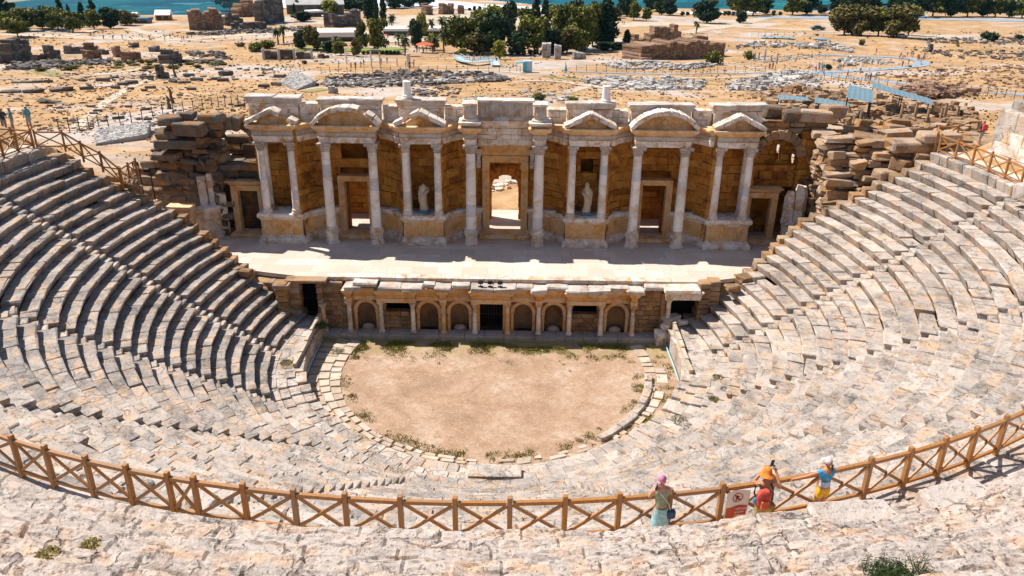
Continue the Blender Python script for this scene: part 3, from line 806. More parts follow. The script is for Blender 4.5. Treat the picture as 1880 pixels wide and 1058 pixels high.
mb.build('jamb', M['pod_wall'], gr_)
for (p, s, rz, lab) in [((11.7, 46.9, 1.55), (1.1, .8, .5), .5, 'grey fallen block lying in front of the dark right opening'), ((10.95, 46.35, .45), (.75, .6, 1.1), .3, 'smooth upright carved stone at the foot of the right end column'),
                        ((11.35, 46.7, 1.1), (.7, .6, .45), -.3, 'rounded pale stone beside the right end column'), ((12.3, 46.6, 1.4), (.8, .5, .35), .2, 'small slab resting below the right opening')]:
    mb = MB(); mb.block(p, s, rz=rz, b=.14, j=.02, warp=.08, t=.7); tag(mb.build('stone_block', M['seat_grey'] if 'grey' in lab else M['marble'], loc=p), lab, 'stone block')
# retaining walls beside the orchestra
for s, lab in ((-1, 'low slab wall holding the walkway at the left of the orchestra'), (1, 'low slab wall holding the walkway at the right of the orchestra')):
    mb = MB(); y = 40.4
    while y < 46.6:
        L = R.uniform(.8, 1.5); mb.block((s*11.72, y+L/2, .66+.02*(y-40)), (.24, L-.015, 1.5+.05*(y-40)), b=.03, j=.012, warp=.02, t=.6); y += L
    tag(mb.build('retaining_wall', M['flag'], loc=(s*11.7, 43.5, 0)), lab, 'low wall')
mb = MB(); mb.tube([(-11.45, 46.0, .22), (-11.42, 43, .2), (-11.35, 40.9, .18)], .07, 8); 
M['pipe'] = plain('pale_blue_pipe', (.30, .55, .62), .4)
tag(mb.build('pipe', M['pipe'], loc=(-11.4, 43.5, .2), smooth=True), 'pale pipe lying at the foot of the left retaining wall', 'pipe')
mb = MB(); mb.tube([(11.2, 46.0, .22), (11.25, 43, .2), (11.25, 41.0, .18)], .05, 8)
tag(mb.build('pipe', M['pipe'], loc=(11.2, 43.5, .2), smooth=True), 'pale pipe lying at the foot of the right retaining wall', 'pipe')
# three spotlights on the stage edge
for i, (x, lab) in enumerate(((-1.0, 'left of the three black spotlights on the stage edge'), (-.38, 'middle of the three black spotlights on the stage edge'), (.27, 'right of the three black spotlights on the stage edge'))):
    o = thing('spotlight', lab, 'spotlight', (x, 46.75, 3.74), 'spotlights on the stage edge')
    mb = MB(); mb.box(x-.16, x+.16, 46.65, 46.9, 3.74, 3.78); mb.tube([(x, 46.78, 3.76), (x, 46.78, 3.95)], .03, 6); mb.build('stand', M['black'], o)
    mb = MB(); mb.block((x, 46.78, 4.07), (.34, .2, .24), rx=-.5+.2*i, b=.03, j=0); mb.build('lamp_head', M['black'], o)
# ================================================================ the stage building (two-storey ruin of columns and pediments)
FX = .40; YC = 53.85; ZS = 4.0
fac = thing('stage_building', 'tall columned marble and ochre stone facade with pediments, niches and doors behind the stage', 'ruined facade', (FX, 55, ZS))
def X(d): return FX+d
# --- columns
def column(x, y, z0, z1, r, ped=False, name='column', lean=0, patch=True):
    H = z1-z0; zp = z0
    root = MB()
    tt = [R.uniform(.25, .8) for _ in range(6)]
    if patch: tt[R.randrange(6)] = .05
    hs = [.34, .9, 1.7, 2.5, 3.3, H-1.3, H-.62]
    hs = [.34+(H-.96)*k/6 for k in range(7)]
    root.lathe([(r*(1.03-.15*(k/6)**1.3), h) for k, h in enumerate(hs)], (x, y, z0), 20, mod=lambda a, k: 1+.012*math.sin(2*a+k*2), t=tt, caps=False)
    o = root.build(name, M['column'], fac, smooth=True)
    b = MB(); b.lathe([(r*1.45, 0), (r*1.48, .07), (r*1.42, .12), (r*1.18, .15), (r*1.15, .2), (r*1.32, .25), (r*1.28, .3), (r*1.05, .35)], (x, y, z0), 20, t=.6)
    b.build('base', M['marble'], o, smooth=True)
    c = MB(); zc = H-.64; rt = r*.88
    c.lathe([(rt, zc), (rt*1.15, zc+.03), (rt*1.02, zc+.06), (rt*1.22, zc+.2), (rt*1.12, zc+.24), (rt*1.34, zc+.38), (rt*1.22, zc+.42), (rt*1.65, zc+.55)], (x, y, z0), 24, mod=lambda a, k: 1+(.10*math.cos(8*a+(k//2)*PI/8*8) if k % 2 else 0), t=.55)
    q = rt*1.6; c.stack([(x-q, y-q), (x, y-q*.82), (x+q, y-q), (x+q*.82, y), (x+q, y+q), (x, y+q*.82), (x-q, y+q), (x-q*.82, y)], [(0, z0+H-.1), (.02, z0+H-.004)], .7)
    for sx in (-1, 1):
        for sy in (-1, 1): c.ball((x+sx*q*.85, y+sy*q*.85, z0+H-.16), .07, 6, 5, .6)
    c.build('capital', M['carved'], o)
    return o
ZA, ZPED = 11.45, 6.23
for s in (-1, 1):
    for d in (17.1, 14.97, 6.97, 4.73):
        column(X(s*d), YC, ZPED, ZA, .27)
        column(X(s*d)+.0, YC+1.02, ZPED, ZA, .21)
    for d in (12.56, 9.28, 2.4):
        o = column(X(s*d), YC, ZS+.95, ZA, .34 if d > 3 else .37)
        p = MB(); x = X(s*d)
        oct_ = [(x+.44*math.cos(PI/8+k*PI/4), YC+.44*math.sin(PI/8+k*PI/4)) for k in range(8)]
        p.stack(oct_, [(.1, ZS), (.1, ZS+.12), (.02, ZS+.2), (0, ZS+.7), (.04, ZS+.78), (.08, ZS+.86), (.08, ZS+.95)], .6, j=.01)
        p.build('pedestal', M['marble'], fac)
# --- podium blocks under the column pairs
PROF = [(.24, ZS), (.24, ZS+.3), (.2, ZS+.34), (.17, ZS+.44), (.06, ZS+.52), (.04, ZS+.56), (0, ZS+.6), (0, ZS+1.72), (.04, ZS+1.76), (.06, ZS+1.82), (.16, ZS+1.94), (.2, ZS+2.0), (.2, ZS+2.16), (.17, ZS+2.23)]
PT = [.75, .75, .7, .6, .5, .5, .3, .5, .4, .4, .6, .8, .8]
def oncarve(mb, x0, x1, z0, z1, y, n, d=.06, seed=0):
    """a carved relief: a thin slab whose face rises into rows of figures"""
    nu, nv = int((x1-x0)*22), int((z1-z0)*22)
    def f(u, v):
        x, z = lerp(x0, x1, u), lerp(z0, z1, v)
        g = 0; cell = u*n; k = int(cell); fx = cell-k-.5+.15*math.sin(k*7.3+seed)
        w = .24+.1*math.sin(k*3.1+seed)
        if abs(fx) < w: g = math.cos(fx/w*PI/2)**.6*(1 if .1 < v < .85-.06*math.sin(k*5) else .2)
        g *= .7+.5*mn.noise((x*9, z*9, seed)); e = min(1, min(u, 1-u)*20, min(v, 1-v)*10)
        return (x, y-d*max(0, g)*e-.02*mn.noise((x*6, z*6, 3)), z)
    mb.grid(f, nu, nv, t=.45)
for s in (-1, 1):
    for (a, b_) in ((14.62, 17.6), (4.42, 7.28)):
        x0, x1 = sorted((X(s*a), X(s*b_)))
        mb = MB(); mb.stack([(x0, 53.66), (x1, 53.66), (x1, 55.4), (x0, 55.4)], PROF, PT, j=.012)
        o = mb.build('pedestal', M['marble'], fac)
        mb = MB(); oncarve(mb, x0+.04, x1-.04, ZS+.62, ZS+1.72, 53.645, 9, .05, s+a); mb.build('relief', M['orange_marble'], o)
# --- curved plinths (exedrae) between them, and the walls rising behind
def exedra(xc, a, b, dw, ztop, parts):
    """a half ellipse open to the stage; door gap +-dw at its middle"""
    yc = 53.74
    def pt(th, g=0): return (xc-(a+g)*math.cos(th), yc+(b+g)*math.sin(th))
    th0 = math.acos(min(1, dw/a))
    for sgn in (-1, 1):
        poly = [pt(lerp(0.0, th0, k/9)) for k in range(10)]
        poly += [(poly[-1][0], yc+b+.9), (xc-a-.0, yc+b+.9)]
        if sgn > 0: poly = [(2*xc-x, y) for x, y in poly]
        mb = MB(); mb.stack(poly, [(o*.62, z) for o, z in PROF], PT, j=.006)
        o = mb.build('curved_plinth', M['marble'], fac)
        mb = MB()                                      # carved band on the curve
        def f(u, v, sgn=sgn):
            th = lerp(.06, th0-.03, u); x, y = pt(th, -.012-.05*abs(mn.noise((u*26, v*5, xc)))*(1 if .08 < v < .92 else 0))
            if sgn > 0: x = 2*xc-x
            return (x, y, lerp(ZS+.62, ZS+1.72, v))
        mb.grid(f, 60, 16, t=.5, flip=(sgn > 0)); mb.build('relief', M['orange_marble'], o)
    # the wall above
    A, B = a+.02, b+.45
    L = PI*math.sqrt((A*A+B*B)/2)
    def mp(P):
        th = P[:, 0]/L*PI; off = P[:, 1]
        return np.stack([xc-(A+off)*np.cos(th), yc+(B+off)*np.sin(th), P[:, 2]], 1)
    th_d = math.acos(min(1, (dw-.1)/A)); u0, u1 = th_d/PI*L, L-th_d/PI*L
    mb = MB(); sk = [(u0, u1, parts['door'])]
    if parts.get('hole'): sk.append(parts['hole'](u0, u1, L))
    blockwall(mb, 0.05, L-.05, ZS, ztop, 0, th=.5, ch=.55, bw=.95, skip=sk, mp=mp, j=.018, b=.03)
    return mb, mp, L, yc, A, B
for s in (-1, 1):
    def hole(u0, u1, L, s=s): return (u0, u1, lambda z: (u0+.15, u1-.1) if 10.0 < z < 10.9 else ((u0-.2, u0+.5) if (9.2 < z < 9.6 and s > 0) else None))
    mb, mp, L, yc, A, B = exedra(X(s*10.92), 3.55, 1.75, 1.25, 12.35, dict(door=9.2, hole=hole if s < 0 else None))
    mb.build('niche_wall', M['ochre'], fac)
mb, mp, L, yc, A, B = exedra(X(0), 4.35, 2.2, 1.75, 12.35, dict(door=11.2))
mb.build('niche_wall', M['ochre'], fac)
# straight walls behind the pairs
for s in (-1, 1):
    for (a, b_) in ((14.4, 18.0), (4.2, 7.4)):
        x0, x1 = sorted((X(s*a), X(s*b_))); mb = MB()
        sk = None
        if a < 10 and s > 0: sk = [(0, 0, lambda z, c=X(5.9): (c-.45, c+.45) if 9.0 < z < 9.9 else None)]
        blockwall(mb, x0, x1, ZPED, 12.4, 55.3, th=.5, ch=.55, bw=.95, skip=sk, j=.018)
        mb.build('back_wall', M['ochre'], fac)
# thick core behind, with the real openings
mb = MB()
opens = [(X(-10.92)-.95, X(-10.92)+.95, 8.3), (X(0)-1.25, X(0)+1.25, 9.7), (X(10.92)-.95, X(10.92)+.95, 8.3)]
xx = [X(-18.0)]+[v for o in opens for v in o[:2]]+[X(18.0)]
for k in range(0, len(xx), 2): mb.box(xx[k], xx[k+1], 56.9, 57.6, ZS, 12.2, .3)
for o in opens: mb.box(o[0], o[1], 56.9, 57.6, o[2], 12.2, .3)
mb.build('core_wall', M['ochre'], fac)
# --- door surrounds
def door(xc, hw, zt, y, w, dep, lintel=True, zb=ZS+.3, mat='orange_marble', cap=None):
    o = None
    mb = MB()
    for (d0, pr) in ((0, .0), (w*.45, -.06), (w*.8, -.12)):    # stepped fascias
        x0, x1 = hw+d0, hw+(w*.45 if d0 == 0 else (w*.8 if d0 < w*.6 else w))
        for s in (-1, 1):
            a, b_ = sorted((xc+s*x0, xc+s*x1)); mb.box(a, b_, y+pr, y+dep, zb, zt+x0-hw, .55, .006)
        mb.box(xc-x1, xc+x1, y+pr-.003, y+dep-.003, zt+x0-hw, zt+x1-hw, .5, .006)
    mb.block((xc, y-.05, zb-.14), (2*hw+2*w+.4, dep+.7, .3), b=.03, j=.01, t=.8)
    o = mb.build('door_frame', M[mat], fac)
    if cap:
        mb = MB(); x0, x1 = xc-hw-w-.12, xc+hw+w+.12; z = zt+w+.02
        mb.stack([(x0, y-.05), (x1, y-.05), (x1, y+dep), (x0, y+dep)], [(0, z), (0, z+cap*.35), (.05, z+cap*.4), (.05, z+cap*.55), (.14, z+cap*.75), (.2, z+cap*.85), (.2, z+cap)], [.3, .4, .4, .5, .6, .7], j=.02)
        mb.build('door_cornice', M[mat], o)
    return o
door(X(0), 1.17, 9.66, 55.75, .5, .9, cap=.95)
for s in (-1, 1):
    door(X(s*10.92), .86, 8.2, 55.35, .42, .7)
    door(X(s*18.9) if s < 0 else X(18.75), .74, 7.42, 55.2, .42, .6, cap=.28)
# side brackets beside the great door
for s in (-1, 1):
    mb = MB(); x = X(s*1.93); mb.stack([(x-.13, 55.5), (x+.13, 55.5), (x+.13, 56.0), (x-.13, 56.0)], [(0, 9.3), (.04, 9.6), (0, 9.9), (.02, 10.3), (.1, 10.6), (.1, 10.7)], .5); mb.build('bracket', M['carved'], fac)
# --- entablatures
EP = [(-.02, ZA), (-.02, ZA+.17), (.02, ZA+.18), (.02, ZA+.36), (.07, ZA+.42), (.02, ZA+.44)]
FR = [(.0, ZA+.44), (.05, ZA+.55), (.05, ZA+.72), (.0, ZA+.80)]
CO = [(.04, ZA+.80), (.1, ZA+.88), (.14, ZA+.92), (.3, ZA+1.02), (.36, ZA+1.1), (.38, ZA+1.24), (.34, ZA+1.25)]
def entab(poly, k=1, jit=.01):
    mb = MB(); mb.stack(poly, [(o*k, z) for o, z in EP], [.85, .8, .75, .7, .5], j=jit*.5); o = mb.build('entablature', M['marble'], fac)
    mb = MB(); mb.stack(poly, [(o*k, z+.001) for o, z in FR], .4, j=jit); mb.build('frieze', M['carved'], o)
    mb = MB(); mb.stack(poly, [(o*k, z+.002) for o, z in CO], [.4, .5, .6, .6, .8, .9], j=jit*1.5); mb.build('cornice', M['orange_marble'], o)
def rect(x0, x1, y0, y1, n=1):
    xs_ = [lerp(x0, x1, k/n) for k in range(n+1)]
    return [(x, y0) for x in xs_]+[(x, y1) for x in reversed(xs_)]
for s in (-1, 1):
    for (a, b_) in ((14.68, 17.42), (9.0, 12.86), (4.45, 7.25)):
        x0, x1 = sorted((X(s*a), X(s*b_))); entab(rect(x0, x1, YC-.3, 55.2 if a > 9.5 or a < 9 else 54.4, 6))
    x = X(s*2.4); entab(rect(x-.42, x+.42, YC-.4, 55.6, 2))
# curved links
def link(xc, a, b, th0, th1, inner=.0, depth=.75):
    yc = 53.6
    P = [(xc-(a)*math.cos(lerp(th0, th1, k/12)), yc+b*math.sin(lerp(th0, th1, k/12))) for k in range(13)]
    Q = [(xc-(a+depth)*math.cos(lerp(th0, th1, k/12)), yc+(b+depth)*math.sin(lerp(th0, th1, k/12))) for k in range(13)]
    entab(P+Q[::-1], .8)
for s in (-1, 1):
    xc = X(s*10.92)
    link(xc, 3.3, 1.85, .12, .95); link(xc, 3.3, 1.85, PI-.95, PI-.12)
    link(X(0), 4.1, 2.35, .12, .95) if s < 0 else link(X(0), 4.1, 2.35, PI-.95, PI-.12)
# roof slab closing the tops of the exedrae
mb = MB()
for (a, b_) in ((-14.3, -7.4), (-4.3, 4.3), (7.4, 14.3)):
    n = 7
    for k in range(n):
        x0, x1 = X(lerp(a, b_, k/n)), X(lerp(a, b_, (k+1)/n)); mb.block(((x0+x1)/2, 56.2, 12.45+R.uniform(-.05, .05)), (x1-x0-.02, 2.0, .42), b=.06, j=.03, warp=.04)
for (a, b_) in ((-18, -14.3), (-7.4, -4.3), (4.3, 7.4), (14.3, 18)):
    mb.block((X((a+b_)/2), 56.3, 12.5), (b_-a-.02, 1.9, .4), b=.05, j=.03, warp=.03)
mb.build('top_course', M['marble'], fac)
# --- the deep lintel zone over the great door
mb = MB(); blockwall(mb, X(-1.95), X(1.95), 11.15, 12.75, 54.75, th=.9, ch=.42, bw=1.1, j=.012, tr=(.5, 1)); mb.build('lintel_wall', M['marble'], fac)
# --- pediments
def rake(mb, p, q, y0, y1, h, t=.8, n=3, gap=None):
    for k in range(n):
        if gap is not None and k == gap: continue
        a = Vector((lerp(p[0], q[0], k/n), 0, lerp(p[1], q[1], k/n))); b_ = Vector((lerp(p[0], q[0], (k+1)/n), 0, lerp(p[1], q[1], (k+1)/n)))
        d = b_-a; ang = -math.atan2(d.z, d.x); c = (a+b_)/2
        mb.block((c.x, (y0+y1)/2+R.uniform(-.03, .03), c.z-h*.1), (d.length-.015, y1-y0, h), ry=ang, b=.045, j=.015, warp=.03, t=t)
        mb.block((c.x, y0+.18, c.z-h*.55), (d.length-.05, .3, h*.4), ry=ang, b=.02, j=.012, t=.3)
ZP = ZA+1.26
for s in (-1, 1):
    for (a, b_, gp) in ((14.35, 17.75, 1), (4.15, 7.55, 2 if s < 0 else 0)):
        x0, x1 = sorted((X(s*a), X(s*b_))); xm = (x0+x1)/2
        mb = MB(); rake(mb, (x0-.05, ZP+.12), (xm, ZP+1.0), 53.3, 54.3, .28, n=3, gap=(1 if (s < 0 and a < 10) else None)); rake(mb, (xm, ZP+1.0), (x1+.05, ZP+.12), 53.3, 54.3, .28, n=3, gap=(1 if (s < 0 and a > 10) else None))
        o = mb.build('pediment', M['marble'], fac)
        mb = MB(); tri = [(x0+.45, ZP), (x1-.45, ZP), (xm, ZP+.82)]
        mb.add([(x, y, z) for y in (53.75, 54.3) for x, z in tri], [(0, 1, 2), (5, 4, 3), (0, 3, 4, 1), (1, 4, 5, 2), (2, 5, 3, 0)], .6)
        mb.ball((xm, 53.74, ZP+.32), (.3, .12, .22), 10, 6, .4)
        mb.build('tympanum', M['orange_marble'], o)
    xm = X(s*10.93); mb = MB(); W, Hh = 2.3, 1.12; n = 9
    Rr = (W*W+Hh*Hh)/(2*Hh); zc = ZP+.08+Hh-Rr; am = math.asin(W/Rr)
    for k in range(n):
        if s < 0 and k == 6: continue
        a0, a1 = lerp(-am, am, k/n), lerp(-am, am, (k+1)/n); p = (xm+Rr*math.sin(a0), zc+Rr*math.cos(a0)); q = (xm+Rr*math.sin(a1), zc+Rr*math.cos(a1))
        rake(mb, p, q, 53.25, 54.35, .3, n=1, t=.7 if s > 0 or k < 6 else .3)
    o = mb.build('pediment', M['marble'], fac)
    mb = MB(); P = [(xm+(Rr-.2)*math.sin(lerp(-am*.86, am*.86, k/14)), zc+(Rr-.2)*math.cos(lerp(-am*.86, am*.86, k/14))) for k in range(15)]
    P = [(p[0], max(p[1], ZP+.01)) for p in P]+[(xm+2.0, ZP), (xm-2.0, ZP)]; n_ = len(P)
    mb.add([(x, 53.75, z) for x, z in P]+[(x, 54.3, z) for x, z in P], [tuple(range(n_)), tuple(range(2*n_-1, n_-1, -1))]+[(i, n_+i, n_+(i+1) % n_, (i+1) % n_) for i in range(n_)], .5)
    mb.ball((xm, 53.74, ZP+.42), (.26, .12, .26), 12, 6, .3)
    for q in (-1.1, -.55, .55, 1.1): mb.ball((xm+q, 53.76, ZP+.25), (.2, .08, .14), 8, 5, .4)
    mb.build('tympanum', M['orange_marble'], o)
# --- attic
def attic(d0, d1, z0, z1, cap, y=54.75, th=.95, nb=3, mat='marble', zc=None):
    mb = MB(); blockwall(mb, X(d0), X(d1), z0, z1-(cap or 0), y+.08, th=th-.1, ch=.5, bw=.95, j=.014, tr=(.4, 1), jz=.01)
    o = mb.build('attic_block', M[mat], fac)
    if cap:
        mb = MB(); x = d0-.12
        for k in range(nb):
            x1 = d0-.12+(d1-d0+.24)*(k+1)/nb; xa, xb = X(x)+.012, X(x1)-.012; zt = z1+R.uniform(-.05, .05); dy = R.uniform(-.04, .04)
            mb.stack([(xa, y-.02+dy), (xb, y-.02+dy), (xb, y+th), (xa, y+th)], [(-.04, zt-cap), (0, zt-cap+.05), (.02, zt-cap*.55), (.08, zt-cap*.45), (.1, zt-.05), (.07, zt)], [.3, .4, .3, .5, .6], j=.035)
            x = x1
        mb.build('attic_cornice', M['carved'], o)
B0 = ZA+1.15
for s, hh in ((-1, 0), (1, -.12)):
    def o_(a, b_): return (min(s*a, s*b_), max(s*a, s*b_))
    attic(*o_(14.5, 17.9), B0, 14.35+hh, .48, nb=2 if s < 0 else 3)
    attic(*o_(13.1, 14.4), B0, 13.85+hh, 0, y=55.0)
    attic(*o_(8.75, 12.9), B0, 14.3+hh, .42, nb=4 if s < 0 else 3)
    attic(*o_(7.5, 8.6), B0, 13.75+hh, 0, y=55.1)
    attic(*o_(4.35, 7.45), B0, 14.32+hh, .45, nb=1 if s < 0 else 2)
    attic(*o_(2.95, 4.25), B0, 13.8+hh, 0, y=55.0)
# central carved blocks over the tall columns and the procession relief
for s in (-1, 1):
    x = X(s*2.4); mb = MB()
    mb.stack(rect(x-.45, x+.45, YC-.42, 55.2, 2), [(0, ZP+.0), (.1, ZP+.06), (.3, ZP+.2), (.34, ZP+.36), (.3, ZP+.38)], [.4, .5, .7, .8], j=.02)
    mb.stack(rect(x-.42, x+.42, YC-.22, 54.8, 2), [(.14, ZP+.38), (.14, ZP+.5), (0, ZP+.56), (-.02, ZP+1.35), (.06, ZP+1.42), (.1, ZP+1.55), (.05, ZP+1.58)], .7, j=.015)
    o = mb.build('attic_pier', M['marble'], fac); mb = MB(); oncarve(mb, x-.38, x+.38, ZP+.58, ZP+1.36, YC-.24, 2, .12, s*3); mb.build('relief', M['carved'], o)
mb = MB(); mb.stack(rect(X(-1.85), X(1.85), 54.2, 55.3, 2), [(0, ZP-.05), (.0, ZP+.1), (.12, ZP+.22), (.12, ZP+.3)], .6, j=.015)
mb.stack(rect(X(-1.9), X(1.9), 54.42, 55.3, 4), [(0, ZP+.3), (0, ZP+1.5), (.06, ZP+1.55), (.08, ZP+1.66)], .6, j=.02)
o = mb.build('attic_block', M['marble'], fac); mb = MB(); oncarve(mb, X(-1.85), X(1.85), ZP+.5, ZP+1.5, 54.40, 11, .12, 2); mb.build('relief', M['carved'], o)
# --- rear room wall with the arched gateway seen through the great door
mb = MB(); xg = .33
blockwall(mb, -4.0, 5.0, ZS-.1, 9.5, 59.6, th=.8, ch=.5, bw=.9, skip=[archskip(xg, 1.06, 6.6)], j=.02)
blockwall(mb, -15.0, -4.1, ZS-.1, 8.6, 60.6, th=.7, ch=.5, bw=1.0, skip=[(-11.6, -9.9, lambda z: (-11.9, -10.4) if 6.9 < z < 8.2 else None)], j=.02)
blockwall(mb, 5.1, 15.5, ZS-.1, 9.6, 60.2, th=.7, ch=.5, bw=.95, j=.02)
blockwall(mb, -21, -15.1, ZS-.1, 7.6, 59.4, th=.7, ch=.5, bw=.95, j=.02); blockwall(mb, 15.6, 22, ZS-.1, 8.6, 59.0, th=.7, ch=.5, bw=.95, j=.02)
mb.build('rear_wall', M['ochre'], fac)
mb = MB()
for q in range(9):
    a0, a1 = PI*q/9, PI*(q+1)/9; am_ = (a0+a1)/2
    mb.block((xg-1.42*math.cos(am_), 59.85, 6.6+1.42*math.sin(am_)), (.66, .95, .46), ry=-(PI/2-am_)+PI/2+PI/2 if False else (am_-PI) , b=.03, j=.012)
mb.build('arch', M['ochre'], fac)
mb = MB()
for s in (-1, 1):
    for k in range(6): mb.block((X(s*10.92)-3.2+1.28*k, 58.6, 9.1), (1.25, 2.1, .35), b=.04, j=.02)
    mb.build('unseen_ceiling_slab', M['ochre'], fac); mb = MB()  # unseen slabs, added to darken the rooms behind the side doors
# cylindrical column drums standing on the attic
for x, lab in ((-6.45, 'white column drum standing on the attic left of centre'), (7.35, 'white column drum standing on the attic right of centre')):
    mb = MB(); z = 14.3 if x < 0 else 14.18
    mb.lathe([(.42, 0), (.40, .08), (.34, .12), (.36, .2), (.29, .26), (.275, .6), (.27, 1.15)], (x, 55.15, z), 20, t=.8); tag(mb.build('column_drum', M['column'], loc=(x, 55.15, z), smooth=False), lab, 'column drum')
# --- statues
def statue(xc, y, z, lab, lean, headless):
    o = thing('statue', lab, 'statue', (xc, y, z)); mb = MB()
    mb.block((xc, y, z+.13), (.72, .55, .26), b=.03, j=0, t=.3); mb.build('plinth', M['statue_base'], o)
    def fold(p):
        x, yy, zz = p; h = (zz-z-.26)/2.0; dx = lean*math.sin(h*3.2)*.10
        a = math.atan2(yy-y, x-xc); rr = math.hypot(x-xc, yy-y); k = 1+.10*math.sin(7*a+h*5)*(1 if h < .62 else .35)
        return (xc+dx+rr*k*math.cos(a), y+rr*k*math.sin(a), zz)
    prof = [(.34, .26), (.31, .4), (.26, .7), (.27, 1.05), (.30, 1.2), (.25, 1.42), (.22, 1.55), (.27, 1.75), (.29, 1.9), (.2, 2.03), (.09, 2.1), (.085, 2.16)]
    V = []; n = 28
    for r_, h in prof:
        for i in range(n):
            a = 2*PI*i/n; V.append(fold((xc+r_*math.cos(a), y+r_*.72*math.sin(a), z+h)))
    Fc = [(k*n+i, k*n+(i+1) % n, (k+1)*n+(i+1) % n, (k+1)*n+i) for k in range(len(prof)-1) for i in range(n)]+[tuple((len(prof)-1)*n+i for i in range(n))]
    mb = MB(); mb.add(V, Fc, .6)
    for s in (-1, 1):     # arm stumps and drapery over one arm
        if s*lean > 0: mb.tube([(xc+s*.25, y, z+1.92), (xc+s*.36, y-.02, z+1.6), (xc+s*.3, y-.14, z+1.3), (xc+s*.32, y-.12, z+.8)], [.09, .085, .08, .05], 8, .6)
        else: mb.tube([(xc+s*.24, y, z+1.92), (xc+s*.35, y-.02, z+1.66), (xc+s*.16, y-.22, z+1.45)], [.09, .08, .05], 8, .6)
    mb.tube([(xc-.28*lean, y-.12, z+1.75), (xc, y-.24, z+1.45), (xc+.26*lean, y-.2, z+1.15)], [.06, .07, .05], 8, .6)
    if not headless: mb.ball((xc+.03*lean, y-.02, z+2.26), (.12, .14, .16), 10, 8, .6); mb.lathe([(.2, 1.95), (.17, 2.1), (.16, 2.3), (.08, 2.44)], (xc, y+.03, z), 12, t=.6)
    mb.build('figure', M['statue'], o, smooth=True)
M['statue'] = stone('statue_marble', (.34, .25, .17), (.50, .385, .27), (.60, .49, .36), dark=(.3, .2, .12), stain=.4, pits=.1, sc=3, bump=.3)
M['statue_base'] = plain('grey_blue_block', (.12, .20, .26), .8)
statue(-5.43, 54.35, ZPED, 'headless draped marble statue between the columns of the left bay', -1, True)
statue(6.3, 54.35, ZPED, 'draped marble statue with a veiled head between the columns of the right bay', 1, False)
# small floodlight strips resting on the plinths
M['lampgrey'] = plain('lamp_grey', (.35, .45, .52), .4)
for d, w in ((-15.6, 0), (-13.1, 0), (-8.1, 0), (-3.2, 0), (3.4, 0), (8.2, 0), (13.4, 0)):
    x = X(d); mb = MB(); mb.box(x-.35, x+.35, 54.75, 54.83, ZPED+.02, ZPED+.12); mb.box(x-.35, x+.35, 54.95, 55.03, ZPED+.02, ZPED+.14)
    nm = {-15.6: 'between the first pair of columns at the left', -13.1: 'on the curved plinth left of the left door', -8.1: 'on the curved plinth right of the left door', -3.2: 'on the curved plinth left of the great door', 3.4: 'on the curved plinth right of the great door', 8.2: 'on the curved plinth left of the right door', 13.4: 'on the curved plinth right of the right door'}[d]
    tag(mb.build('floodlight', M['lampgrey'], loc=(x, 54.9, ZPED)), 'slim grey floodlight bars '+nm, 'floodlight')
# ================================================================ ruined masonry at both ends of the stage building
def mass(mb, x0, x1, y0, y1, z0, h, bw=1.3, bd=.9, ch=.5, depth=1.1, j=.035, b=.08, warp=.07, tr=(0, 1), long_=1.0):
    """a heap of coursed blocks filling the height function h(x, y); only the outer blocks are made"""
    z = z0; c = 0
    while True:
        hh = ch*R.uniform(.75, 1.2); y = y0+(c % 2)*.2; anyb = False
        while y < y1:
            x = x0+R.uniform(-.4, .1)*bw; dd = bd*R.uniform(.85, 1.15)
            while x < x1:
                L = bw*long_*R.uniform(.6, 1.45); xm, ym = x+L/2, y+dd/2
                t = h(xm, ym)
                if z+hh*.5 < t:
                    anyb = True
                    if z+hh > t-depth or y < y0+bd*1.3 or h(xm, ym-bd*1.2) < z+hh or x < x0+.3:
                        mb.block((xm+R.uniform(-.08, .08), ym+R.uniform(-.12, .12), z+hh/2), (L-.02, dd*1.1, hh-.015), rz=R.uniform(-.06, .06), b=b, j=j, warp=warp, t=R.uniform(*tr))
                x += L
            y += dd
        z += hh; c += 1
        if not anyb or z > 20: break
lr = thing('ruined_masonry', 'tall dark ruin of lichened blocks and half an arch at the left of the facade', 'ruin', (-22, 56, 4))
mb = MB()
def hl(x, y):
    return hl0(x, y)+.5*mn.noise((x*1.3, y*1.3, 2))
def hl0(x, y):
    if y > 56.2 and x < -21: return interp(x, [-26.5, -25.5, -24.2, -23, -21.5], [8.6, 9.3, 10.0, 10.5, 11.2])
    if x < -24.4: return interp(x, [-26.5, -25.5, -24.6], [7.6, 8.4, 9.4])
    return interp(x, [-24.4, -23.8, -21.9, -21.6, -20.6], [10.5, 12.7, 12.9, 12.0, 12.5])+.3*mn.noise((x*2, y, 0))
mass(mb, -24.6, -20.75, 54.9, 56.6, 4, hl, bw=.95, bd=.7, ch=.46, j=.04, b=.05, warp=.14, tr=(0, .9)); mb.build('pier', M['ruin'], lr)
mb = MB(); mass(mb, -28.5, -24.6, 55.5, 57.0, 4, lambda x, y: interp(x, [-28.5, -26.5, -24.6], [8.0, 8.8, 9.7]), bw=1.3, bd=.8, tr=(.2, 1)); mb.build('wall', M['ruin_warm'], lr)
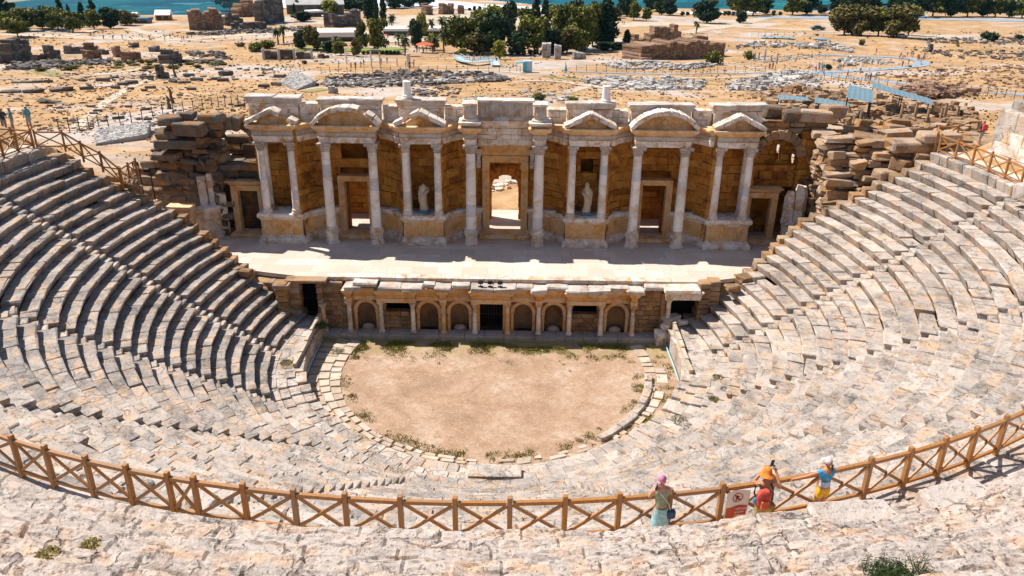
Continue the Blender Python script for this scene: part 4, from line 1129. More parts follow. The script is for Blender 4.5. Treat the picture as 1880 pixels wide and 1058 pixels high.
for (px_, py_, Y, s, rz) in [(310, 218, 54.6, (1.7, 1.2, .62), .3), (345, 232, 54.3, (2.1, 1.2, .85), -.1), (305, 243, 54.4, (1.5, 1.1, .5), .1), (322, 262, 54.1, (2.8, 1.1, .6), .05), (385, 205+8, 55.0, (1.6, 1.2, .6), -.2), (300, 283, 54.2, (1.9, 1.0, .45), 0), (390, 226, 55.2, (1.3, 1, .6), .2), (420, 212, 56.2, (1.5, .8, .35), 0)]:
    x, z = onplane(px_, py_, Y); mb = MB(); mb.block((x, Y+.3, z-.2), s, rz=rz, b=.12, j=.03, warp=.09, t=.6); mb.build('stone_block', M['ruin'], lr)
def arch_blocks(mb, xc, zc, r, th, y, dp, a0, a1, n, t=(0, 1), j=.03):
    for k in range(n):
        am = lerp(a0, a1, (k+.5)/n); L = abs(a1-a0)*(r+th/2)/n
        mb.block((xc-(r+th/2)*math.cos(am), y+dp/2+R.uniform(-.05, .05), zc+(r+th/2)*math.sin(am)), (L-.015, dp, th*R.uniform(.9, 1.1)), ry=am-PI/2, b=.06, j=j, warp=.04, t=R.uniform(*t))
mb = MB(); arch_blocks(mb, -19.25, 10.55, 1.2, .95, 55.6, 1.3, .1, PI*.62, 6)
arch_blocks(mb, -19.25, 10.55, 1.2, .7, 56.2, .8, PI*.62, PI*.95, 3)
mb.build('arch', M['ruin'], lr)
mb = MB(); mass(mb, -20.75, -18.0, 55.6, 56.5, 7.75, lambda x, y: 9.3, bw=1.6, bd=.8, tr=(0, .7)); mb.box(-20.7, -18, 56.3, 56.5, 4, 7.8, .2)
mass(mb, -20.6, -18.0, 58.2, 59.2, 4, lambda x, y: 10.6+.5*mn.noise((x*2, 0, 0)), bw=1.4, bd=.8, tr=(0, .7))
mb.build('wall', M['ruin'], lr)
# low moulded return wall and broken marble uprights on the left wing
mb = MB()
mb.stack([(-20.5, 55.3), (-20.6, 54.7), (-21.0, 54.2), (-21.7, 53.7), (-22.2, 54.2), (-21.5, 54.8), (-21.1, 55.6)], [(.12, 4), (.12, 4.3), (0, 4.45), (0, 6.0), (.08, 6.1), (.14, 6.3), (.12, 6.4)], [.6, .5, .4, .5, .6, .8], j=.03)
mb.build('return_wall', M['marble'], lr)
mb = MB(); blockwall(mb, -26.2, -20.7, 4.0, 8.4, 55.0, th=.5, ch=.6, bw=1.1, j=.03, tr=(.3, 1)); mb.build('return_wall', M['ruin_warm'], lr)
for (x, y, z1, w_) in [(-21.6, 54.9, 8.6, .55), (-21.0, 55.0, 8.8, .4), (-20.45, 55.2, 7.3, .7)]:
    mb = MB(); mb.block((x, y, (4+z1)/2), (w_, .4, z1-4), b=.06, j=.03, warp=.05, t=.7); mb.build('marble_slab', M['marble'], lr)
dw = thing('small_doorway', 'small freestanding orange stone doorway standing beside the left seat ends', 'doorway', (-22.6, 52.6, 4))
mb = MB()
for x in (-23.15, -21.95): mb.block((x, 52.9, 5.2), (.32, .6, 2.7), b=.03, j=.012, t=.5)
mb.block((-22.55, 52.9, 6.65), (1.6, .7, .34), b=.03, j=.012, t=.6); mb.block((-22.55, 52.9, 6.9), (1.8, .95, .2), b=.03, j=.012, t=.9)
mb.build('frame', M['orange_marble'], dw); mb = MB(); mb.box(-23, -22.1, 53.1, 53.15, 3.9, 6.4); mb.build('painted_doorway_shade', M['dark'], dw)  # near-black sheet paints the shade within the small doorway
for i, (x, y, z1, w_, lab) in enumerate([(-24.6, 51.9, 7.6, .8, 'pale upright slab behind the left seat ends'), (-23.9, 52.3, 7.5, .45, 'narrow upright slab between the pale slab and the small doorway'), (-25.6, 51.2, 7.9, .6, 'leaning upright block at the left of the two slabs')]):
    mb = MB(); mb.block((x, y, (3.6+z1)/2), (w_, .5, z1-3.6), b=.05, j=.02, warp=.05, t=.8); tag(mb.build('upright_slab', M['marble'], loc=(x, y, 3.6)), lab, 'stone slab')
# right end
rr = thing('ruined_masonry', 'brown ruin with a blind arch and heaped long blocks at the right of the facade', 'ruin', (22, 56, 4))
mb = MB()
blockwall(mb, 18.0, 19.4, 7.9, 12.0, 56.6, th=.8, ch=.5, bw=.8, j=.025)
blockwall(mb, 18.0, 24.0, 4, 8.4, 57.5, th=.8, ch=.5, bw=.9, j=.03, skip=[(19.3, 20.9, lambda z: None)])
blockwall(mb, 21.6, 24.5, 4, 12.2, 55.9, th=1.0, ch=.5, bw=.8, j=.035, b=.06)
blockwall(mb, 18.6, 21.6, 8.0, 9.6, 56.3, th=.9, ch=.5, bw=.9, j=.03); blockwall(mb, 18.3, 21.7, 9.4, 12.1, 58.0, th=.6, ch=.5, bw=.8, j=.03, skip=[(20.4, 21.0, lambda z: (20.35, 20.95) if 9.7 < z < 11 else None)])
blockwall(mb, 18.8, 21.5, 9.5, 11.9, 56.95, th=.4, ch=.34, bw=.5, j=.03, skip=[(20.3, 20.6, lambda z: (20.3, 20.62) if 9.9 < z < 11 else None)])
mb.build('wall', M['ochre'], rr)
mb = MB(); arch_blocks(mb, 20.15, 10.25, 1.35, .62, 55.9, 1.2, .05, PI*.98, 11, t=(0, .8)); mb.build('arch', M['ruin_warm'], rr)
mb = MB(); blockwall(mb, 18.0, 23.5, 11.9, 12.9, 56.3, th=1.6, ch=.5, bw=1.2, j=.04, b=.08); mb.build('top_course', M['ruin_warm'], rr)
mb = MB()
def hr(x, y):
    b_ = interp(x, [20.5, 22, 24, 26, 29, 33], [12.2, 12.3, 12.1, 12.3, 12.6, 13.2])
    fr = interp(x, [21, 23, 25, 29, 33], [54.6, 53.4, 52.8, 53.5, 54.5])
    if y < fr-2.6: return 0
    return b_-max(0, fr-y)*1.55+.55*mn.noise((x*.8, y*.9, 0))
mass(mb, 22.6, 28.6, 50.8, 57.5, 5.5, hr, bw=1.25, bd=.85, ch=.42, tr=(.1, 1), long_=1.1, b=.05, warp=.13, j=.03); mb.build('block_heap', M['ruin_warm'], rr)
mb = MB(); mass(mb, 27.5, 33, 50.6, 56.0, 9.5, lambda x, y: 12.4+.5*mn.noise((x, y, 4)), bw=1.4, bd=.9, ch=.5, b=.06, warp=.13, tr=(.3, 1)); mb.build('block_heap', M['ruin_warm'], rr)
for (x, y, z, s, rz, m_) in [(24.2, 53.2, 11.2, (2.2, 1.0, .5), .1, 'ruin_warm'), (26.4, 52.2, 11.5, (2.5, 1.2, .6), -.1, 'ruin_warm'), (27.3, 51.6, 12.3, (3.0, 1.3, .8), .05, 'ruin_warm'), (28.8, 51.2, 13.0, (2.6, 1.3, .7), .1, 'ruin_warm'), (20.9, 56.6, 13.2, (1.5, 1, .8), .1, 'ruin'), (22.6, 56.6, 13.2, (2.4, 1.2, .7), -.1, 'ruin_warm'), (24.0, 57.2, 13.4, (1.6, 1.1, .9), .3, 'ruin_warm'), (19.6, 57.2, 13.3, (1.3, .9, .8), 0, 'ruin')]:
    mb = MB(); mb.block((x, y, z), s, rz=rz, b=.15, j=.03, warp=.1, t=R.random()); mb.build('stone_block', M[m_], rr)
for (x, y, z0, z1, w_) in [(20.9, 54.3, 4, 8.2, .55), (21.5, 54.2, 4, 8.7, .5), (21.9, 54.6, 4, 8.5, .4)]:
    mb = MB(); mb.stack([(x-w_/2, y-.25), (x+w_/2, y-.25), (x+w_/2, y+.3), (x-w_/2, y+.3)], [(.12, z0), (.12, z0+.3), (0, z0+.5), (-.03, z0+1.6), (.08, z0+1.8), (.02, z0+2.2), (0, z1-.5), (-.08, z1)], .7, j=.05); mb.build('marble_upright', M['marble'], rr)
mb = MB(); mb.block((22.8, 52.3, 7.4), (1.0, .7, 2.0), rz=.3, b=.08, j=.03, warp=.06, t=.9); tag(mb.build('upright_slab', M['marble'], loc=(22.8, 52.3, 6)), 'broken white moulded slab standing at the top of the right seat ends', 'stone slab')
mb = MB(); mb.block((23.6, 51.9, 6.9), (1.3, .8, .9), rz=-.1, b=.08, j=.03, warp=.06, t=.7); tag(mb.build('stone_block', M['marble'], loc=(23.6, 51.9, 6)), 'squared white block beside the broken slab on the right', 'stone block')
# loose blocks on the seat ends
k = 0
for side, lst in ((-1, [(430, 495, 4.3, 1.0), (452, 500, 4.3, .8), (395, 462, 4.9, 1.0), (372, 437, 5.7, .9), (355, 432, 6.1, 1.1), (520, 530, 3.2, 1.0), (497, 520, 3.4, .8), (268, 352, 8.3, 1.0), (285, 350, 8.2, .8), (250, 345, 9.0, .7), (240, 338, 9.6, .9)]),
                  (1, [(1428, 462, 4.8, 1.3), (1448, 452, 5.0, 1.0), (1402, 492, 4.3, 1.0), (1490, 430, 6.0, 1.1), (1530, 400, 7.2, 1.2), (1580, 365, 8.6, 1.3), (1600, 345, 9.2, 1.5), (1630, 322, 10.4, 1.6), (1660, 300, 11.2, 1.5), (1345, 528, 3.9, .9), (1370, 512, 4.1, 1.0)])):
    for (px_, py_, z, s) in lst:
        r_ = ray(px_, py_); q = (z-CZ)/r_[2]; p = (CX+r_[0]*q, r_[1]*q, z)
        mb = MB(); mb.block(p, (s*1.1, s*.75, s*.5), rz=R.uniform(-.6, .6), b=.12, j=.03, warp=.09, t=R.random())
        o = mb.build('stone_block', M['ruin_warm'], loc=p); tag(o, 'rough block lying on the %s ends of the seat rows' % ('left' if side < 0 else 'right'), 'stone block', 'loose blocks on the %s row ends' % ('left' if side < 0 else 'right')); k += 1
def rodlamp(x, y, z, h, lab):
    o = thing('lamp_post', lab, 'lamp post', (x, y, z)); mb = MB(); mb.tube([(x, y, z), (x, y, z+h)], .04, 6); mb.build('pole', M['iron'], o)
    mb = MB(); mb.block((x-.15, y-.1, z+h), (.35, .3, .25), b=.03, j=0); mb.build('lamp_head', M['iron'], o)
x, z = onplane(290, 395, 51.3); rodlamp(x, 51.3, z-.2, 3.4, 'thin dark lamp post at the top left seat ends, left of the doorway')
x, z = onplane(272, 400, 50.9); rodlamp(x, 50.9, z-.2, 4.0, 'thinner dark pole just left of the other left lamp post')
x, z = onplane(1487, 410, 51.0); rodlamp(x, 51.0, z, 2.6, 'thin dark lamp post beside the broken marble on the right')
# weeds
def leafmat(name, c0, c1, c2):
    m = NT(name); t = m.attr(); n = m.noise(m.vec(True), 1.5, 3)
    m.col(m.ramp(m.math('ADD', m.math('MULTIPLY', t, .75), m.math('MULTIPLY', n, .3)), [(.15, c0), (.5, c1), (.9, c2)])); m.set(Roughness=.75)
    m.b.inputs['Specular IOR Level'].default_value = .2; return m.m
M['weed'] = leafmat('weed_leaves', (.06, .08, .012), (.20, .20, .03), (.44, .34, .10))
M['bush'] = leafmat('bush_leaves', (.012, .03, .01), (.035, .065, .018), (.08, .11, .03))
def tuft(mb, c, r, h, n, dry=0):
    for _ in range(n):
        a = R.uniform(0, 2*PI); d = r*math.sqrt(R.random()); x, y = c[0]+d*math.cos(a), c[1]+d*math.sin(a)
        hh = h*R.uniform(.4, 1)*(1-.5*d/r); w_ = .015+.02*R.random(); b_ = R.uniform(0, 2*PI); lx, ly = R.uniform(-.5, .5)*hh, R.uniform(-.5, .5)*hh
        mb.add([(x-w_*math.cos(b_), y-w_*math.sin(b_), c[2]), (x+w_*math.cos(b_), y+w_*math.sin(b_), c[2]), (x+lx+w_*.6, y+ly, c[2]+hh*.7), (x+lx*1.3, y+ly*1.3, c[2]+hh)], [(0, 1, 2), (0, 2, 3)], min(1, max(0, R.random()+dry)))
mb = MB()
for i in range(4200):
    u = R.random(); x = R.uniform(-9.2, 9.2)
    if u < .62: y = 46.0-abs(R.gauss(0, 1))*.9; y = max(y, 42)
    else:
        a = R.uniform(-1.9, 1.9); rr_ = R.uniform(8.7, 9.5) if u < .85 else R.uniform(9.6, 11.2); x, y = rr_*math.sin(a), CC-rr_*math.cos(a)
        if u > .85: x = abs(x)
    if y > 46.3 or math.hypot(x, y-CC) > 11.2: continue
    if mn.noise((x*.7, y*.9, 4)) < -.08+.25*R.random(): continue
    tuft(mb, (x, y, .03), R.uniform(.1, .35), R.uniform(.05, .2), 14, .12-.1*(y > 44.5))
o = mb.build('weeds', M['weed'], loc=(0, CC, 0)); tag(o, 'yellow green weeds along the stage front and the rim of the orchestra', 'weeds'); o['kind'] = 'stuff'
# plants among the seats
def plantat(px_, py_, z, r, h, lab, n=260, m='weed'):
    r_ = ray(px_, py_); q = (z-CZ)/r_[2]; p = (CX+r_[0]*q, r_[1]*q, z); mb = MB(); tuft(mb, p, r, h, n); tag(mb.build('weed_tuft', M[m], loc=p), lab, 'plant')
plantat(75, 585, 7.6, .7, .3, 'green weeds growing between the seat rows at the far left'); plantat(1247, 771, 1.6, .45, .15, 'green tuft on the white paving right of the orchestra')
plantat(1310, 733, 2.2, .3, .14, 'small moss patch on the first rows at the right'); plantat(1318, 693, 2.2, .32, .14, 'moss patch above another one on the right lower rows')
plantat(590, 600, 1.6, .45, .5, 'leafy weed at the top of the left retaining wall', m='bush'); plantat(526, 667, 1.35, .4, .2, 'grass tuft on the left paving behind the slab wall')
# the bush cut by the bottom edge at the right
def leafball(mb, c, r, n, ls, t0=.5, flat=1):
    for _ in range(n):
        v = Vector((R.gauss(0, 1), R.gauss(0, 1), R.gauss(0, 1))).normalized(); k = R.uniform(.55, 1.05)*(1+.25*mn.noise(tuple(v*2.2+Vector(c))))
        p = Vector(c)+Vector((v.x*r[0], v.y*r[1], v.z*r[2]))*k
        u = Vector((R.gauss(0, 1), R.gauss(0, 1), R.gauss(0, .6))).normalized(); w_ = (v+Vector((R.gauss(0, .5), R.gauss(0, .5), R.gauss(0, .5)))).normalized().cross(u).normalized(); s = ls*R.uniform(.6, 1.3)
        t = min(1, max(0, t0+R.uniform(-.3, .3)+.18*v.z))  # light painted in: leaves paler towards the top of each clump
        mb.add([p-u*s-w_*s*.5, p+u*s*.2-w_*s*.6, p+u*s+w_*s*.3, p-u*s*.1+w_*s*.7], [(0, 1, 2, 3)], t)
def at_up(px_, py_):
    r_ = ray(px_, py_); s = 8/r_[1]
    while True:
        x, y, z = CX+r_[0]*s, r_[1]*s, CZ+r_[2]*s; a_ = math.atan2(x, CC-y); rr_ = math.hypot(x, CC-y)
        if z <= upz(rr_, a_) or rr_ < 31: return Vector((x, y, upz(rr_, a_)))
        s *= 1.002
p = at_up(1642, 1072)
BUSHP = p
a = math.radians(-24); p = pol(31.3, a, upz(31.3, a)-.05); mb = MB(); tuft(mb, p, .6, .35, 320, .3); tag(mb.build('weed_tuft', M['weed'], loc=p), 'dry grass tuft on the wall lip behind the fence at the lower left', 'plant')
for (bx, by, lab) in ((165, 1003, 'dry weed cushion among the foreground stones at the lower left'), (1097, 971, 'dry weed tuft on the wall lip left of the person in the pink headscarf'), (85, 1018, 'small dry weed at the lower left corner')):
    p = tuple(at_up(bx, by)); mb = MB(); tuft(mb, p, .17, .06, 200, .6); tag(mb.build('weed_tuft', M['weed'], loc=p), lab, 'plant')
p = BUSHP
mb = MB()
for k in range(9): leafball(mb, tuple(p+Vector((R.uniform(-.33, .33), R.uniform(-.15, .15), R.uniform(.04, .14)))), (.15, .13, .1), 200, .016)
for _ in range(70):
    q = p+Vector((R.uniform(-.4, .4), R.uniform(-.2, .2), .04)); d = Vector((R.uniform(-.5, .5), R.uniform(-.4, .4), 1)).normalized()
    d *= .5; mb.tube([q, q+d*.25, q+d*R.uniform(.4, .6)], [.006, .005, .002], 4, .4)
    for t_ in range(16): c_ = q+d*R.uniform(.15, .55); v_ = Vector((R.gauss(0, 1), R.gauss(0, 1), R.gauss(0, 1))).normalized()*.05; mb.add([c_, c_+v_+d*.01, c_+v_*1.3, c_+v_-d*.012], [(0, 1, 2, 3)], R.uniform(.3, 1))
tag(mb.build('bush', M['bush'], loc=tuple(p)), 'dark green feathery bush at the bottom edge of the picture', 'bush')
# ================================================================ plants of the plateau
M['pine'] = leafmat('pine_needles', (.014, .024, .006), (.085, .10, .014), (.26, .235, .04))
M['darktree'] = leafmat('dark_evergreen_leaves', (.006, .016, .010), (.022, .045, .02), (.065, .085, .03))
M['olive'] = leafmat('olive_brown_leaves', (.03, .03, .008), (.10, .085, .02), (.20, .16, .05))
M['lime'] = leafmat('yellow_green_leaves', (.06, .08, .01), (.20, .21, .02), (.38, .34, .05))
M['palm'] = leafmat('palm_fronds', (.02, .03, .01), (.08, .09, .03), (.20, .19, .08))
M['bark'] = plain('bark', (.13, .09, .06), .95, 4, .3)
def mk_round(kind, mat, trunk=.28, nb=13, flat=.75, w=1.0, n=105, leaf=.055, seed=1, conic=False):
    """unit-height tree: trunk with limbs and a crown of leaf clumps"""
    R.seed(seed); o = thing(kind, 'tmp', 'tree', (0, 0, 0)); cr = MB(); tr = MB(); tips = []
    for k in range(nb):
        if conic:
            h = R.uniform(.12, .95); rr = (1-h)*.40*w+.04; a = R.uniform(0, 2*PI); d = rr*R.uniform(.2, .75); s = .07+.10*(1-h)
        else:
            a = 2*PI*k/nb*2.4; h = R.uniform(trunk+.10, .86); m = math.sqrt(max(0, 1-((h-.56)/.42)**2)); d = .42*w*m*R.uniform(.25, .95); s = R.uniform(.14, .21)
        c = (d*math.cos(a), d*math.sin(a), h); tips.append(c)
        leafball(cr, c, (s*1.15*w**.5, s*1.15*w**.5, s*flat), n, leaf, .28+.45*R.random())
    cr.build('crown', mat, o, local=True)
    tr.tube([(0, 0, -.03), (.01, .01, trunk*.6), (.0, .015, trunk+.2), (0, 0, .75)], [.035, .028, .02, .008], 7)
    for c in tips[:6]: tr.tube([(0, 0, trunk*.8), (c[0]*.5, c[1]*.5, (trunk+c[2])/2), c], [.016, .012, .004], 5)
    tr.build('trunk', M['bark'], o, local=True)
    return o
def mk_palm(seed):
    R.seed(seed); o = thing('palm_tree', 'tmp', 'palm', (0, 0, 0)); tr = MB()
    tr.tube([(0, 0, -.02), (.01, 0, .35), (.0, .01, .72)], [.045, .036, .04], 8); tr.build('trunk', M['bark'], o, local=True); cr = MB()
    for k in range(46):
        a = R.uniform(0, 2*PI); e = R.uniform(-.9, 1.2); L = R.uniform(.22, .34)*1.1; dx, dy = math.cos(a), math.sin(a); P = []
        for q in range(5):
            u = q/4; P.append(Vector((dx*L*u*math.cos(e*.8), dy*L*u*math.cos(e*.8), .74+L*u*math.sin(e)-.22*L*u*u*2)))
        sd = Vector((-dy, dx, 0))
        for q in range(4):
            w0, w1 = .045*math.sin(PI*(q+.3)/4.6), .045*math.sin(PI*(q+1.3)/4.6)
            for s in (-1, 1): cr.add([P[q], P[q+1], P[q+1]+sd*s*w1+Vector((0, 0, -w1*.6)), P[q]+sd*s*w0+Vector((0, 0, -w0*.6))], [(0, 1, 2, 3)], R.uniform(.1, .9)+(.0 if e > 0 else -.1))
    cr.build('fronds', M['palm'], o, local=True); return o
def mk_cyp(seed, w=1):
    R.seed(seed); o = thing('cypress', 'tmp', 'tree', (0, 0, 0)); cr = MB(); tr = MB()
    for k in range(16):
        h = .08+k/16*.86; rr = .11*w*math.sin(PI*min(1, (h*.92+.12)))**.7; leafball(cr, (R.uniform(-.02, .02)*w, R.uniform(-.02, .02)*w, h), (rr, rr, .09), 110, .035, .3+.3*R.random())
    cr.build('crown', M['darktree'], o, local=True); tr.tube([(0, 0, -.02), (0, 0, .5)], [.02, .008], 6); tr.build('trunk', M['bark'], o, local=True); return o
def mk_shrub(mat, seed):
    R.seed(seed); o = thing('shrub', 'tmp', 'shrub', (0, 0, 0)); cr = MB(); tr = MB()
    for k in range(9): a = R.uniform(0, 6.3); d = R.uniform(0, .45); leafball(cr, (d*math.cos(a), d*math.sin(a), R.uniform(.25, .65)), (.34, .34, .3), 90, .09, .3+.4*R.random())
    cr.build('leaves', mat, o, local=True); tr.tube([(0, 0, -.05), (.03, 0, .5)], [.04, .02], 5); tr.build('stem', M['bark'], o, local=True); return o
PROT = {'pine': [mk_round('pine_tree', M['pine'], seed=s, w=w_, nb=22, trunk=.16) for s, w_ in ((3, 1.15), (9, 1.0), (14, 1.3))],
        'dark': [mk_round('evergreen_tree', M['darktree'], seed=s, trunk=.04, w=w_, nb=24) for s, w_ in ((5, .95), (17, 1.15))],
        'olive': [mk_round('broadleaf_tree', M['olive'], seed=s, trunk=.1, w=w_, nb=20, flat=1) for s, w_ in ((6, .9), (21, 1.05))],
        'lime': [mk_round('broadleaf_tree', M['lime'], seed=s, trunk=.1, w=1.0, nb=18, flat=1) for s in (8,)],
        'con': [mk_round('conifer_tree', M['darktree'], seed=s, w=1.0, nb=34, conic=True, n=80, leaf=.04) for s in (10, 22)],
        'cyp': [mk_cyp(12), mk_cyp(13, 1.4)], 'palm': [mk_palm(4), mk_palm(7)],
        'bush': [mk_shrub(M['darktree'], 31), mk_shrub(M['olive'], 32), mk_shrub(M['pine'], 33)]}
R.seed(99); used = set()
def plant(kind, bx, by, top, wpx, label, group=None, cat=None):
    p = at(bx, by); h = (by-top)*mpp(p)*(1.0 if kind in ('palm', 'bush', 'cyp', 'con') else 1.14); wd = wpx*mpp(p)*(1.0 if kind in ('palm', 'bush', 'cyp', 'con') else 1.14)
    pr = R.choice(PROT[kind]); base_w = {'pine': .98, 'dark': .90, 'olive': .85, 'lime': .85, 'con': .75, 'cyp': .26, 'palm': .62, 'bush': 1.4}[kind]
    sxy = wd/base_w; sc = (sxy, sxy, h/(.96 if kind != 'bush' else .95)); rz = R.uniform(0, 6.28); loc = (p.x, p.y, p.z-.05)
    if id(pr) not in used:
        used.add(id(pr)); pr.location = loc; pr.scale = sc; pr.rotation_euler.z = rz; pr['label'] = label
        if group: pr['group'] = group
        if cat: pr['category'] = cat
        return pr
    return dup(pr, loc, rz, sc, label, group, cat)
